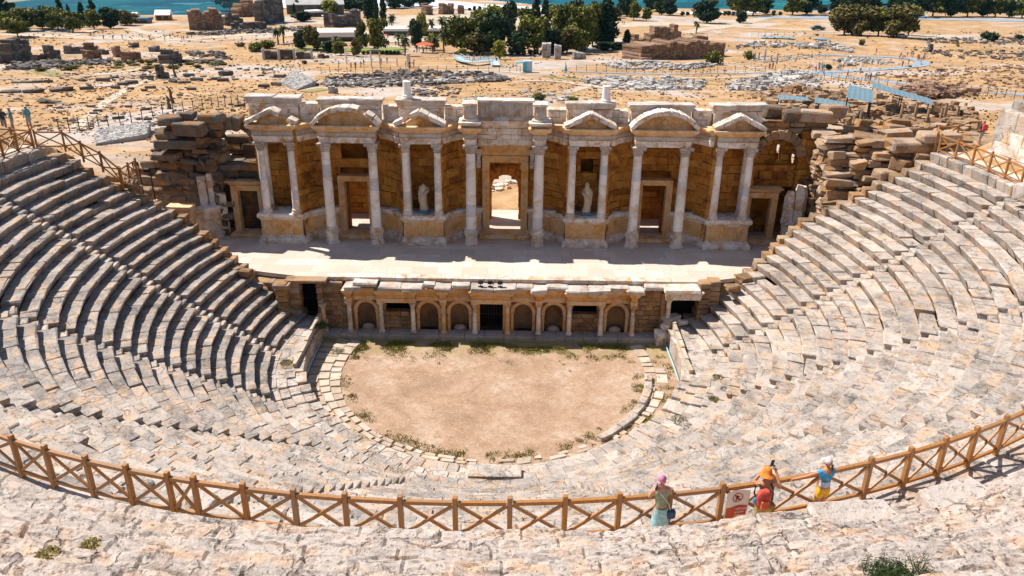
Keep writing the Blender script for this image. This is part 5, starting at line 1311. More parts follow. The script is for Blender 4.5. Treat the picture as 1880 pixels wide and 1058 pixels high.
TREES = [
 ('dark', 5, 52, -8, 40, 'tall dark tree cut by the upper left picture corner'), ('pine', 33, 68, 36, 36, 'round pine standing in front of the grove at the far left'),
 ('pine', 50, 57, 22, 44, 'broad pine behind the round front pine at the far left'), ('pine', 14, 60, 28, 30, 'pine at the left edge below the tall dark tree'), ('dark', 78, 52, 32, 22, 'small dark tree between two pines of the left grove'),
 ('pine', 96, 54, 18, 40, 'wide pine left of the pointed conifer in the left grove'), ('pine', 108, 57, 26, 30, 'dense pine under the pointed conifer in the left grove'), ('con', 115, 45, 0, 20, 'tallest pointed conifer of the left grove'),
 ('con', 129, 40, 10, 12, 'thin conifer right of the tallest pointed one'), ('pine', 134, 60, 28, 36, 'round pine over a dark shade patch in the left grove'), ('con', 155, 50, 8, 22, 'pointed conifer left of another pointed conifer'),
 ('con', 174, 46, 4, 26, 'pointed conifer at the right of the conifer pair in the left grove'), ('pine', 173, 54, 24, 32, 'yellowish pine under the pointed conifer pair'), ('dark', 204, 53, 20, 32, 'dark tree at the right end of the left grove'),
 ('olive', 233, 47, 24, 30, 'brownish tree left of the white roofed hut'), ('olive', 426, 20, -10, 44, 'brownish pine behind the ruined hall at the top left'),
 ('con', 547, 26, 2, 18, 'pointed conifer before the long roofed building'), ('cyp', 541, 28, 8, 8, 'thin cypress left of the pointed conifer'), ('dark', 556, 40, 24, 34, 'flat dark bushy tree beside the long roofed building'),
 ('lime', 607, 27, 6, 30, 'yellow green tree at the right end of the long roofed building'), ('dark', 640, 20, -4, 34, 'dark tree behind the grey ruin wall at the top'), ('dark', 663, 20, -2, 30, 'dark tree left of the three cypresses'),
 ('cyp', 680, 38, -12, 22, 'broadest of the three cypresses'), ('cyp', 692, 44, -4, 10, 'middle slim cypress of the three'), ('cyp', 704, 42, -6, 14, 'right cypress of the three'), ('dark', 724, 16, -6, 34, 'dark tree right of the three cypresses'),
 ('dark', 750, 14, -6, 34, 'dark tree behind the brown brick ruins'), ('dark', 778, 12, -8, 30, 'dark tree at the edge of the white terrace'), ('pine', 694, 97, 44, 34, 'olive brown tall tree on the lawn before the cafe'),
 ('olive', 667, 88, 48, 20, 'slim olive tree left of the tall brown tree'), ('olive', 577, 92, 56, 30, 'brownish young tree in front of the cafe roof'), ('dark', 553, 91, 62, 22, 'dark green round tree on the left lawn'),
 ('dark', 604, 96, 78, 26, 'low dark tree at the lawn edge left of centre'), ('pine', 626, 102, 80, 28, 'low pine at the lawn edge behind the white column'), ('olive', 655, 104, 76, 16, 'small brown tree right of the white column'),
 ('dark', 764, 88, 44, 22, 'slim dark tree before the low cafe building'), ('lime', 774, 70, 34, 18, 'slim pale tree behind the low cafe building'), ('lime', 795, 92, 68, 22, 'yellow green tree above the red canopy'),
 ('pine', 846, 97, 40, 54, 'large olive green pine at the left of the central grove'), ('pine', 872, 94, 52, 36, 'pine right of the large pine in the central grove'), ('olive', 876, 100, 66, 40, 'grey green tree before the left part of the central grove'),
 ('dark', 908, 100, 36, 52, 'dark wide tree in the middle left of the central grove'), ('lime', 904, 64, 22, 40, 'yellow green tree at the back of the central grove'), ('pine', 880, 62, 26, 34, 'pine behind the low white roof in the grove'),
 ('dark', 936, 70, 14, 26, 'dark tree in the upper middle of the central grove'), ('pine', 966, 66, 24, 44, 'flat topped pine at the back of the central grove'), ('pine', 980, 99, 42, 48, 'bright round pine in the centre of the grove'),
 ('dark', 950, 102, 62, 36, 'dark understory tree left of the bright round pine'), ('con', 984, 66, -2, 30, 'tall pointed dark tree at the back of the grove'), ('con', 1000, 72, 6, 34, 'tall dark conifer right of the pointed one'),
 ('dark', 1012, 98, 60, 34, 'dark tree right of the bright round pine'), ('pine', 1030, 88, 22, 44, 'pine in the right half of the central grove'), ('dark', 1055, 70, 14, 32, 'dark tree behind the right half of the grove'),
 ('pine', 1068, 94, 26, 50, 'large pine left of the tall dark cypress trees'), ('pine', 1088, 86, 20, 36, 'pine touching the tall dark cypress trees'), ('olive', 1040, 98, 58, 38, 'brownish leaning tree at the front of the grove'),
 ('pine', 1062, 99, 62, 32, 'front pine beside the brownish leaning tree'), ('cyp', 1112, 86, 2, 36, 'tall broad dark cypress at the right end of the grove'), ('cyp', 1102, 84, 10, 26, 'second dark cypress left of the tall broad one'),
 ('cyp', 1150, 87, 56, 17, 'small lone cypress left of the brown ruin'), ('dark', 1108, 93, 80, 30, 'low dark hedge tree under the broad cypress'), ('dark', 1132, 92, 80, 26, 'low dark hedge tree between two cypresses'),
 ('lime', 918, 110, 82, 24, 'small yellow tree before the central grove'), ('lime', 849, 105, 92, 16, 'low yellow bush before the large left pine'), ('dark', 1150, 31, -4, 32, 'big dark tree at the top right of the grove'), ('pine', 1163, 38, 10, 22, 'round pine standing before the big dark tree'),
 ('olive', 1131, 34, 16, 16, 'small brown tree left of the big dark tree'), ('pine', 1186, 39, 19, 18, 'small pine on the bare slope'), ('dark', 1193, 22, -6, 20, 'dark tree at the plateau edge behind the small pine'), ('dark', 1214, 28, -4, 28, 'dark tree of a joined pair at the plateau edge'), ('dark', 1230, 29, 4, 22, 'right tree of a joined pair at the plateau edge'),
 ('dark', 1298, 43, 8, 38, 'wide dark tree alone on the bare ground at the right'), ('dark', 1359, 43, 23, 20, 'small spreading tree right of the wide dark tree'), ('pine', 1356, 28, -8, 36, 'first pine of the right skyline row'), ('pine', 1382, 29, -4, 36, 'second pine of the right skyline row'), ('dark', 1405, 27, 4, 20, 'dark low tree right of the first two skyline pines'),
 ('pine', 1454, 28, -2, 38, 'pine left of a dark tree on the skyline'), ('dark', 1480, 27, -6, 32, 'dark tree joined to the skyline pine'), ('dark', 1507, 25, 12, 18, 'small round dark bushy tree on the skyline'), ('dark', 1538, 28, -2, 34, 'dark tree above the big clump at the right'),
 ('pine', 1566, 26, -8, 38, 'pine above the big clump at the right'), ('dark', 1592, 26, -6, 36, 'dark tree behind the big clump'), ('dark', 1640, 24, 2, 26, 'small dark tree behind the big clump near the white car'), ('dark', 1674, 32, -8, 44, 'big dark tree above the right end of the clump'),
 ('pine', 1712, 31, -8, 44, 'pine in the right skyline grove, left one'), ('dark', 1745, 31, -4, 36, 'dark tree in the right skyline grove, second one'), ('pine', 1775, 31, -6, 40, 'pine in the right skyline grove, middle one'), ('dark', 1803, 31, -4, 34, 'dark tree in the right skyline grove, fourth one'),
 ('pine', 1826, 32, -2, 38, 'pine in the right skyline grove near its right end'), ('con', 1852, 33, 0, 24, 'conifer in the right skyline grove near its right end'), ('pine', 1876, 34, 6, 36, 'round pine at the right picture edge on the skyline'),
 ('olive', 1550, 65, 18, 46, 'left tree of the big dusty clump at the right'), ('olive', 1580, 66, 22, 44, 'second tree of the big dusty clump at the right'), ('pine', 1612, 66, 24, 44, 'middle tree of the big dusty clump at the right'), ('olive', 1645, 69, 20, 50, 'fourth tree of the big dusty clump at the right'), ('pine', 1668, 66, 22, 38, 'right tree of the big dusty clump at the right'),
 ('palm', 720, 60, 24, 20, 'palm beside the three cypresses'), ('palm', 792, 66, 33, 18, 'palm left of a taller palm behind the cafe'), ('palm', 813, 60, 29, 26, 'tallest palm behind the cafe'), ('palm', 829, 60, 38, 16, 'small palm right of the tallest palm'), ('palm', 756, 80, 40, 20, 'palm at the left of the low cafe building'),
 ('palm', 744, 103, 60, 26, 'front palm on the lawn edge left of the red canopy'), ('palm', 815, 98, 54, 24, 'front palm right of the red canopy'), ('palm', 798, 96, 66, 20, 'palm just right of the red canopy'), ('palm', 511, 82, 50, 22, 'left palm of the pair over the low ruin wall'), ('palm', 521, 80, 44, 22, 'right palm of the pair over the low ruin wall'),
 ('palm', 619, 97, 64, 20, 'palm between the left lawn trees'), ('palm', 732, 84, 60, 22, 'bushy palm left of the white kiosk'), ('palm', 1278, 62, 38, 17, 'lone small palm right of the brown ruin'), ('palm', 657, 100, 74, 18, 'small palm near the white columns'),
]
for t_ in TREES: plant(t_[0], t_[1], t_[2], t_[3], t_[4], t_[5])
SHRUBS = [(470, 95, 76, 34, 2, 'large shrub left of the palms'), (492, 90, 72, 30, 2, 'shrub beside the left palms'), (1309, 119, 92, 34, 2, 'big round shrub before the brown ruin'), (1374, 110, 92, 20, 2, 'round shrub right of the brown ruin'), (1521, 129, 117, 18, 0, 'dark shrub beside the walking path'),
 (1815, 76, 58, 42, 0, 'wide dark shrub on the right slope'), (1871, 73, 63, 22, 0, 'dark shrub at the right edge'), (1582, 84, 72, 14, 1, 'dry shrub on the stony rise'), (1500, 66, 62, 10, 0, 'small shrub near the pool'), (650, 98, 92, 14, 0, 'trimmed shrub on the lawn edge'),
 (1020, 100, 90, 26, 0, 'dark shrub under the grove behind the twin stones'), (128, 130, 118, 30, 2, 'low green shrub before the left ruins'), (76, 132, 122, 20, 2, 'low shrub near the left tower ruin'), (560, 118, 110, 14, 1, 'dry shrub by the low ruin wall'), (1650, 262, 248, 16, 0, 'dark shrub among the small columns'), (1762, 215, 200, 26, 0, 'dark shrub right of the small columns'),
 (990, 184, 168, 26, 2, 'palm like clump behind the attic at the centre'), (1052, 188, 176, 24, 2, 'green clump behind the attic right of centre'), (440, 86, 78, 22, 1, 'yellow bush at the foot of the large shrub')]
for (bx, by, tp, wp, v, lab) in SHRUBS:
    sv = PROT['bush']; PROT['bush'] = [sv[v]]; plant('bush', bx, by, tp, wp, lab); PROT['bush'] = sv
R.seed(5)
HED = [(x, 100, 8, 9) for x in range(668, 736, 7)]+[(x, 100+(x % 3), 11, 14) for x in range(940, 1000, 11)]+[(x, 104, 9, 12) for x in range(865, 905, 10)]
for (bx, by, h, w_) in HED: plant('bush', bx, by, by-h, w_, 'low clipped bush in the row before the garden trees', 'row of low garden bushes')
for (bx, by) in [(862+i*9, 20+i*.45) for i in range(17)]: plant('dark', bx, by, by-R.uniform(4, 8), 6, 'tiny round tree along the rim of the white terrace', 'small trees along the white terrace')
for bx in [1252, 1262, 1275, 1287, 1322, 1330, 1337, 1346, 1420, 1432]: plant('dark', bx, 29, 29-R.uniform(5, 8), 7, 'tiny tree on the plateau rim at the right', 'small trees on the right plateau rim')
for i in range(26):
    bx, by = R.uniform(30, 420), R.uniform(114, 127)
    plant('bush', bx, by, by-R.uniform(4, 8), R.uniform(12, 30), 'olive green shrub growing among the left ruins', 'shrubs among the left ruins')
for i in range(26):
    bx, by = R.uniform(1520, 1860), R.uniform(78, 235)
    plant('bush', bx, by, by-R.uniform(3, 5), R.uniform(5, 10), 'small dry shrub on the stony field at the right', 'small shrubs on the right field')
for i in range(22):
    bx, by = R.uniform(10, 560), R.uniform(110, 260)
    plant('bush', bx, by, by-R.uniform(2, 4), R.uniform(5, 12), 'small dry shrub on the field at the left', 'small shrubs on the left field')
# ================================================================ ruins and stones of the plateau
def ruinwall(x0, x1, yb0, yb1, top, lab, mat='far_stone', th=None, rough=.25, cat='ruin wall', nc=None, name='ruin_wall'):
    """a wall seen from photo base points (x0, yb0)-(x1, yb1) with its top at photo row top"""
    p, q = at(x0, yb0), at(x1, yb1); m_ = mpp(p); h = ((yb0+yb1)/2-top)*m_*1.05; L = (q-p).length; d = (q-p).normalized(); nrm = Vector((-d.y, d.x, 0))
    th = min(th or 3, 3.0 if mat == 'far_stone' else 9); mb = MB(); n = max(2, min(26, int(L/1.5))); nr = nc or max(2, min(9, int(h/.8))); zb = min(p.z, q.z)-.4
    for k in range(n):
        c = p.lerp(q, (k+.5)/n); hh = h*(1.04-(rough+.12)*abs(mn.noise((k*.8+x0, yb0*.3, 1))*2)-.16*R.random()); z = zb; rows = max(1, int(hh/(h/nr)+.5))
        for r_ in range(rows):
            bh = (hh+.4)/rows; mb.block((c.x+nrm.x*(th/2+R.uniform(-.12, .12)), c.y+nrm.y*(th/2+R.uniform(-.12, .12)), z+bh/2), (L/n*R.uniform(.97, 1.03), th, bh), rz=math.atan2(d.y, d.x), b=.12, j=.07, warp=.12, t=R.random()*.8); z += bh
    return tag(mb.build(name, M[mat], loc=tuple(p)), lab, cat)
W = [
 (26, 62, 117, 113, 70, 'tall dark tower stump of the left ruins', 'far_stone', 5, .15), (0, 28, 118, 116, 98, 'low dark wall left of the tower stump', 'far_stone', 2, .3), (60, 96, 112, 111, 96, 'low wall right of the tower stump', 'far_stone', 2, .3),
 (95, 114, 112, 111, 82, 'upright dark block of the left ruins, first after the tower', 'far_stone', 3, .2), (118, 147, 100, 99, 86, 'flat dark wall far behind the left ruins', 'far_stone', 2, .1), (148, 169, 99, 98, 86, 'second flat dark wall far behind the left ruins', 'far_stone', 2, .1),
 (163, 188, 110, 109, 92, 'broad brown block before the tall narrow pier', 'far_brown', 3, .2), (172, 184, 109, 108, 76, 'tall narrow brown pier of the left ruins', 'far_brown', 2.5, .1), (188, 202, 101, 100, 82, 'dark rounded wall end right of the tall pier', 'far_stone', 3, .5),
 (213, 224, 106, 105, 86, 'small brown upright stone between the piers', 'far_brown', 2, .1), (240, 260, 110, 108, 93, 'brown doorway like block of the left ruins', 'far_brown', 3, .15), (243, 256, 88, 87, 78, 'small far block above the brown doorway', 'far_stone', 2, .2), (284, 295, 96, 95, 85, 'lone far block on the dry field', 'far_stone', 2, .2),
 (313, 336, 118, 115, 88, 'dark heap like ruin right of the left ruins', 'far_stone', 4, .4), (288, 298, 145, 145, 121, 'upright dark stone of the L shaped ruin', 'far_stone', 1.5, .1), (298, 313, 145, 144, 132, 'low dark part of the L shaped ruin', 'far_stone', 1.5, .2),
 (348, 411, 56, 55, 17, 'high brown wall of the ruined hall at the top left', 'far_brown', 8, .2), (415, 448, 48, 46, 18, 'rounded dark ruin right of the ruined hall', 'far_stone', 8, .5), (440, 478, 32, 30, -2, 'tall brown broken tower at the top', 'far_brown', 7, .4), (478, 523, 46, 40, -4, 'large dark ruin block below the long roof', 'far_stone', 8, .2),
 (425, 490, 56, 55, 40, 'long low dark wall below the broken tower', 'far_stone', 3, .15), (310, 350, 28, 27, 14, 'dark ragged ruin behind the white roofed hut', 'far_stone', 5, .5), (595, 611, 50, 50, 26, 'narrow gabled end of the grey ruin', 'far_stone', 4, .2), (611, 664, 51, 49, 20, 'broad grey ruin wall before the cypresses', 'far_stone', 5, .25),
 (773, 782, 26, 26, 7, 'left brick pillar of a brown pair', 'far_brown', 4, .15), (783, 795, 28, 28, 9, 'rounded brick ruin beside the left brick pillar', 'far_brown', 5, .3), (813, 834, 27, 26, 6, 'brick gate ruin with two jambs on the pale plaza', 'far_brown', 4, .2), (840, 847, 26, 26, 10, 'thin brick pillar right of the gate ruin', 'far_brown', 3, .2),
 (484, 511, 110, 110, 94, 'dark wall section behind the first white pillar', 'far_stone', 1, .1), (514, 540, 110, 110, 93, 'dark wall section behind the second white pillar', 'far_stone', 1, .1), (544, 572, 109, 109, 94, 'dark wall section behind the third white pillar', 'far_stone', 1, .3), (576, 606, 108, 107, 98, 'crumbled dark wall section at the right of the pillars', 'far_stone', 1, .5),
 (995, 1011, 107, 107, 80, 'larger pale stone of the twin standing stones', 'white_rubble', 3, .1), (1018, 1030, 110, 110, 84, 'smaller pale stone of the twin standing stones', 'white_rubble', 3, .1), (1053, 1057, 110, 110, 96, 'thin post stone right of the twin stones', 'white_rubble', 1, .1), (1058, 1076, 110, 109, 96, 'pale broken wall right of the twin stones', 'white_rubble', 2, .4),
 (1177, 1301, 110, 106, 75, 'large brown ashlar wall of the right ruin', 'far_brown', 9, .05), (1301, 1330, 106, 103, 80, 'lower right end wall of the brown ruin', 'far_brown', 7, .05), (1145, 1178, 99, 111, 84, 'sloping broken left flank of the brown ruin', 'far_brown', 3, .6),
 (1165, 1200, 84, 82, 62, 'ragged upper masonry on the left of the brown ruin', 'far_brown', 4, .5), (1200, 1250, 80, 78, 50, 'highest ragged masonry behind the brown ruin', 'far_brown', 5, .6), (1250, 1300, 76, 76, 66, 'dark low crest behind the brown ruin', 'far_brown', 4, .6),
 (0, 38, 172, 171, 168, 'long flat dark stone at the far left', 'far_stone', 1.5, .1), (42, 77, 172, 171, 165, 'grey trough like stone on the left field', 'far_stone', 1.5, .1), (95, 138, 170, 167, 160, 'long grey wall stone on the left field', 'far_stone', 1.5, .1), (68, 120, 190, 192, 184, 'broken line of dark stones on the left field', 'far_stone', 1, .5), (20, 98, 154, 152, 147, 'dark low kerb wall at the left edge', 'far_stone', 1.5, .3),
 (329, 352, 154, 153, 149, 'dark low kerb of three blocks on the field', 'far_stone', 1, .1), (408, 428, 140, 139, 131, 'squared dark block right of the L shaped ruin', 'far_stone', 1.5, .1), (338, 348, 142, 142, 134, 'small squared block near the tree stump', 'far_stone', 1.5, .1), (610, 622, 173, 172, 160, 'pale squared altar stone behind the attic', 'white_rubble', 1.2, .1),
 (1180, 1212, 118, 118, 112, 'grey squared platform of stones left of the round shrub', 'white_rubble', 2, .1), (1265, 1302, 124, 123, 116, 'long grey squared stones by the path', 'white_rubble', 1.5, .1), (1704, 1712, 96, 96, 78, 'dark upright stub on the right field', 'far_stone', 1.5, .2), (1490, 1497, 178, 178, 164, 'upright dark post stone above the canopies', 'far_stone', .8, .1)]
for w_ in W: ruinwall(w_[0], w_[1], w_[2], w_[3], w_[4], w_[5], w_[6], w_[7], w_[8])
def pillar(bx, by, top, lab, mat='marble', wpx=4, cap=False, group=None):
    p = at(bx, by); m_ = mpp(p); h = (by-top)*m_*1.05; r = wpx*m_/2; mb = MB()
    mb.lathe([(r*1.3, -.2), (r*1.3, .15), (r, .25), (r*.93, h*.5), (r*.88, h-.15), (r*(1.35 if cap else .8), h)], tuple(p), 12, t=[.4, .6, .5, .7, .6])
    return tag(mb.build('stone_pillar', M[mat], loc=tuple(p)), lab, 'stone pillar', group)
for i, (x, y, t) in enumerate(((484.5, 111, 91), (513, 113, 91), (541, 110, 91), (573, 109, 93))): pillar(x, y, t, ('first', 'second', 'third', 'fourth')[i]+' pale pillar from the left in the low ruin wall row', 'white_rubble', 5)
pillar(636, 118, 89, 'slim pale blue white column on the excavation', 'column', 4, True); pillar(682, 124, 96, 'left column carrying the small stone beam', 'marble', 3); pillar(698, 124, 96, 'right column carrying the small stone beam', 'marble', 3)
pillar(750, 124, 100, 'thick white round monument near the plaza', 'marble', 9); pillar(729, 122, 108, 'short white stub left of the round monument', 'marble', 3)
p = at(690, 124); m_ = mpp(p); mb = MB(); mb.block((p.x, p.y, p.z+28*m_*1.05), (20*m_, 1, 4*m_), b=.1, j=.05); tag(mb.build('stone_beam', M['far_stone'], loc=tuple(p)), 'stone beam resting on the two columns', 'beam')
for i, (x, y, t) in enumerate([(1650, 232, 190), (1676, 230, 190), (1699, 234, 200), (1707, 226, 189), (1724, 230, 199), (1731, 226, 192), (1753, 228, 197), (1772, 198, 190), (1578, 228, 207), (1555, 222, 205), (1535, 216, 203), (1665, 247, 228)]):
    pillar(x, y, t, 'short weathered brown column standing beyond the right end of the theatre', 'ruin_warm', 5.5, i < 7, 'small standing columns beyond the right end')
for i, (x, y, t) in enumerate([(1385, 110, 98), (1392, 111, 97), (1403, 112, 92), (1415, 114, 102), (1425, 118, 100), (1600, 118, 110), (1611, 118, 110)]): pillar(x, y, t, 'small upright stone stub on the right field', 'white_rubble', 4, False, 'stone stubs on the right field')
# rubble fields
def inpoly(x, y, P):
    c = False
    for i in range(len(P)):
        (a, b_), (d, e) = P[i], P[i-1]
        if (b_ > y) != (e > y) and x < (d-a)*(y-b_)/(e-b_)+a: c = not c
    return c
def rubble(poly, n, smin, smax, mat, lab, hp=0):
    mb = MB(); x0, x1 = min(p[0] for p in poly), max(p[0] for p in poly); y0, y1 = min(p[1] for p in poly), max(p[1] for p in poly); k = 0
    while k < n:
        px_, py_ = R.uniform(x0, x1), R.uniform(y0, y1)
        if not inpoly(px_, py_, poly): continue
        k += 1
        if mn.noise((px_*.07, py_*.2, 3)) < -.2: continue
        p = at(px_, py_); s = .72*R.uniform(smin, smax)*(1 if R.random() < .85 else 1.6); mb.rock((p.x, p.y, p.z+s*.15+hp*R.random()), (s*R.uniform(.8, 1.7), s*R.uniform(.6, 1.1), s*R.uniform(.35, .7)), R.uniform(0, 3.1))
    c = at((x0+x1)/2, (y0+y1)/2); o = tag(mb.build('stone_rubble', M[mat], loc=tuple(c)), lab, 'rubble'); o['kind'] = 'stuff'; return o
rubble([(1065, 150), (1110, 142), (1250, 146), (1300, 150), (1290, 166), (1180, 168), (1110, 162)], 750, .5, 1.3, 'white_rubble', 'white rubble field right of the centre behind the attic', .3)
rubble([(1330, 156), (1400, 140), (1440, 131), (1480, 133), (1510, 150), (1500, 165), (1400, 168), (1340, 167)], 800, .5, 1.4, 'white_rubble', 'white rubble field below the bend of the path', .5)
rubble([(1100, 118), (1150, 114), (1260, 118), (1330, 120), (1260, 130), (1130, 128)], 500, .5, 1.4, 'white_rubble', 'grey rubble strip before the brown ruin', .3)
rubble([(580, 158), (600, 145), (700, 132), (860, 134), (930, 140), (940, 150), (850, 154), (740, 160), (640, 162)], 1000, .4, 1.3, 'far_stone', 'mixed rubble band behind the left half of the attic', .4)
rubble([(590, 162), (605, 152), (700, 146), (820, 148), (920, 148), (840, 154), (700, 160)], 300, .5, 1.2, 'white_rubble', 'pale blocks in the rubble band behind the attic', .5)
rubble([(740, 176), (760, 158), (800, 155), (850, 165), (840, 180), (770, 182)], 260, .3, .8, 'far_stone', 'small dark rubble beside the left column drum')
rubble([(820, 184), (960, 165), (1040, 170), (1060, 190), (900, 192)], 160, .3, .8, 'white_rubble', 'pale stones behind the carved relief block')
rubble([(10, 130), (25, 118), (90, 112), (200, 112), (270, 112), (400, 112), (420, 118), (230, 116), (90, 128)], 700, .5, 1.5, 'far_stone', 'dark rubble at the foot of the left ruins', .3)
rubble([(340, 95), (400, 96), (420, 104), (430, 112), (350, 104)], 200, .6, 1.5, 'far_stone', 'dark rubble strip right of the left ruins', .4)
rubble([(345, 64), (450, 54), (560, 52), (600, 56), (480, 62), (380, 66)], 500, .6, 1.8, 'far_stone', 'stones before the ruined hall', .4)
rubble([(1350, 88), (1380, 80), (1440, 80), (1520, 79), (1540, 86), (1580, 92), (1560, 98), (1500, 90), (1400, 88)], 420, .6, 1.8, 'white_rubble', 'grey rubble ridge beside the pool', .6)
rubble([(1530, 112), (1560, 104), (1620, 112), (1640, 118), (1560, 122)], 220, .6, 1.4, 'white_rubble', 'white rubble inside the bend of the path', .4)
rubble([(1370, 112), (1400, 104), (1500, 100), (1520, 104), (1400, 118)], 200, .5, 1.3, 'white_rubble', 'pale stones along the upper path')
rubble([(1640, 168), (1700, 160), (1780, 170), (1790, 178), (1700, 184), (1640, 176)], 420, .7, 1.7, 'far_brown', 'brown rubble heap beside the path at the right', 1.0)
rubble([(1380, 186), (1440, 166), (1540, 172), (1640, 190), (1780, 205), (1810, 250), (1700, 250), (1560, 235), (1450, 215)], 1300, .5, 1.7, 'ruin_warm', 'brown rubble between the theatre and the canopies', .9)
rubble([(1540, 240), (1700, 250), (1690, 275), (1600, 280), (1560, 270)], 260, .3, .8, 'white_rubble', 'pale rubble on the grass patch behind the right ruin')
rubble([(1700, 70), (1880, 70), (1880, 84), (1700, 80)], 300, .5, 1.4, 'far_stone', 'rubble line along the right slope', .2)
rubble([(1660, 92), (1880, 96), (1880, 112), (1760, 108)], 280, .5, 1.5, 'far_stone', 'scattered stones on the right field')
rubble([(1560, 138), (1880, 118), (1880, 165), (1700, 155)], 240, .4, 1.4, 'far_brown', 'scattered brown stones on the right field')
rubble([(0, 180), (560, 150), (560, 210), (300, 260), (60, 240)], 260, .25, .6, 'far_stone', 'small stones strewn over the left field')
rubble([(800, 335), (1000, 335), (1000, 352), (800, 352)], 120, .3, .8, 'marble', 'pale stones beyond the arched gateway')
for (x, y, z, lab) in ((-.35, 83, 4.1, 'left'), (.6, 83.5, 4.1, 'middle'), (1.9, 83, 4.1, 'right')):
    mb = MB(); mb.block((x, y, z+.55), (.8, .8, 1.3), b=.06, j=.02, t=.8); mb.block((x, y, z+1.3), (1.1, 1.1, .3), b=.05, j=.02, t=.9); tag(mb.build('altar_stone', M['marble'], loc=(x, y, z)), lab+' white block of the three seen through the arched gateway', 'stone block')
rubble([(0, 100), (560, 108), (570, 205), (280, 262), (60, 240), (0, 215)], 2200, .15, .5, 'far_brown', 'gravel and small brown stones over the left field')
rubble([(900, 145), (1880, 80), (1880, 185), (1500, 170), (1060, 200)], 2200, .2, .6, 'far_brown', 'gravel and small brown stones over the right field')
rubble([(80, 56), (560, 62), (700, 100), (500, 150), (0, 150), (0, 70)], 900, .3, .8, 'far_stone', 'small stones between the left ruins')
mb = MB()
for _ in range(9000):
    px_, py_ = R.uniform(-5, 1885), R.uniform(58, 300)
    if mn.noise((px_*.012, py_*.05, 6)) < .05: continue
    p = at(px_, py_)
    if p.y < 66: continue
    s = mpp(p)*R.uniform(.8, 2.4); a = R.uniform(0, 3)
    for q in range(3): b_ = a+q*1.05; mb.add([(p.x-s*math.cos(b_), p.y-s*math.sin(b_), p.z), (p.x+s*math.cos(b_), p.y+s*math.sin(b_), p.z), (p.x+s*.6*math.cos(b_), p.y+s*.6*math.sin(b_), p.z+s*.9), (p.x-s*.5*math.cos(b_), p.y-s*.5*math.sin(b_), p.z+s*.8)], [(0, 1, 2, 3)], R.random())
M['scrub'] = leafmat('dry_scrub', (.07, .055, .02), (.20, .14, .05), (.34, .24, .10))
o = tag(mb.build('dry_scrub', M['scrub'], loc=(0, 150, 0)), 'low dry scrub and grass tufts across the plain', 'scrub'); o['kind'] = 'stuff'
# individually lying blocks on the dry field at the left
protos = []
for k in range(4):
    mb = MB(); mb.block((0, 0, .3), (1.6+.5*k, .9, .6+.1*k), b=.1, j=.05, warp=.12, t=R.random()*.6); o = mb.build('fallen_block', M['far_stone'], loc=(0, 0, 0)); o['category'] = 'stone block'; protos.append(o)
R.seed(21); first = [True]*4; cnt = 0
FB = [(245, 133), (262, 131), (213, 144), (270, 145), (277, 148), (304, 153), (318, 152), (362, 149), (384, 148), (397, 147), (410, 150), (432, 147), (370, 128), (402, 129), (440, 128), (453, 130), (471, 128), (480, 140), (497, 129), (515, 143), (228, 182), (226, 157), (185, 184), (160, 165), (164, 158), (212, 163), (242, 155), (277, 163), (265, 168), (236, 198), (285, 199), (268, 203), (205, 200), (210, 190), (152, 190), (168, 197), (97, 218), (120, 219), (132, 224), (140, 227), (260, 231), (277, 229), (272, 221), (218, 219), (195, 216), (172, 210), (180, 206), (110, 200), (92, 196), (100, 199), (485, 161), (510, 158), (545, 152), (400, 203), (407, 202), (440, 196), (322, 128), (340, 132), (350, 140), (300, 190), (310, 186), (330, 176), (352, 166), (190, 150), (240, 165), (150, 150)]
for i, (px_, py_) in enumerate(FB):
    p = at(px_, py_); k = i % 4; s = R.uniform(.35, .85)*(1.1 if py_ < 170 else .6); lab = 'dark fallen block lying on the dry field at the left'; rz = R.uniform(-.5, .5)
    if first[k]: o = protos[k]; first[k] = False; o.location = p; o.rotation_euler.z = rz; o.scale = (s, s, s); o['label'] = lab; o['group'] = 'fallen blocks on the dry left field'
    else: dup(protos[k], p, rz, s, lab, 'fallen blocks on the dry left field', 'stone block')
for (a, b_, c, d, lab) in (((176, 268), (270, 256), (278, 240), (180, 247), 'flat paved stone platform behind the left fence'), ((515, 158), (545, 167), (582, 158), (545, 149), 'flat stone platform left of the rubble band')):
    P = [at(*q) for q in (a, b_, c, d)]; zt = max(p.z for p in P)+.25; mb = MB(); mb.stack([(p.x, p.y) for p in P], [(0, zt-1.2), (0, zt)], .5)
    for _ in range(420):
        u, v = R.random(), R.random(); q = P[0].lerp(P[1], u).lerp(P[3].lerp(P[2], u), v); mb.rock((q.x, q.y, zt), (.42, .3, .10), R.uniform(0, 3))
    tag(mb.build('stone_platform', M['white_rubble'], loc=tuple(P[0])), lab, 'stone platform')
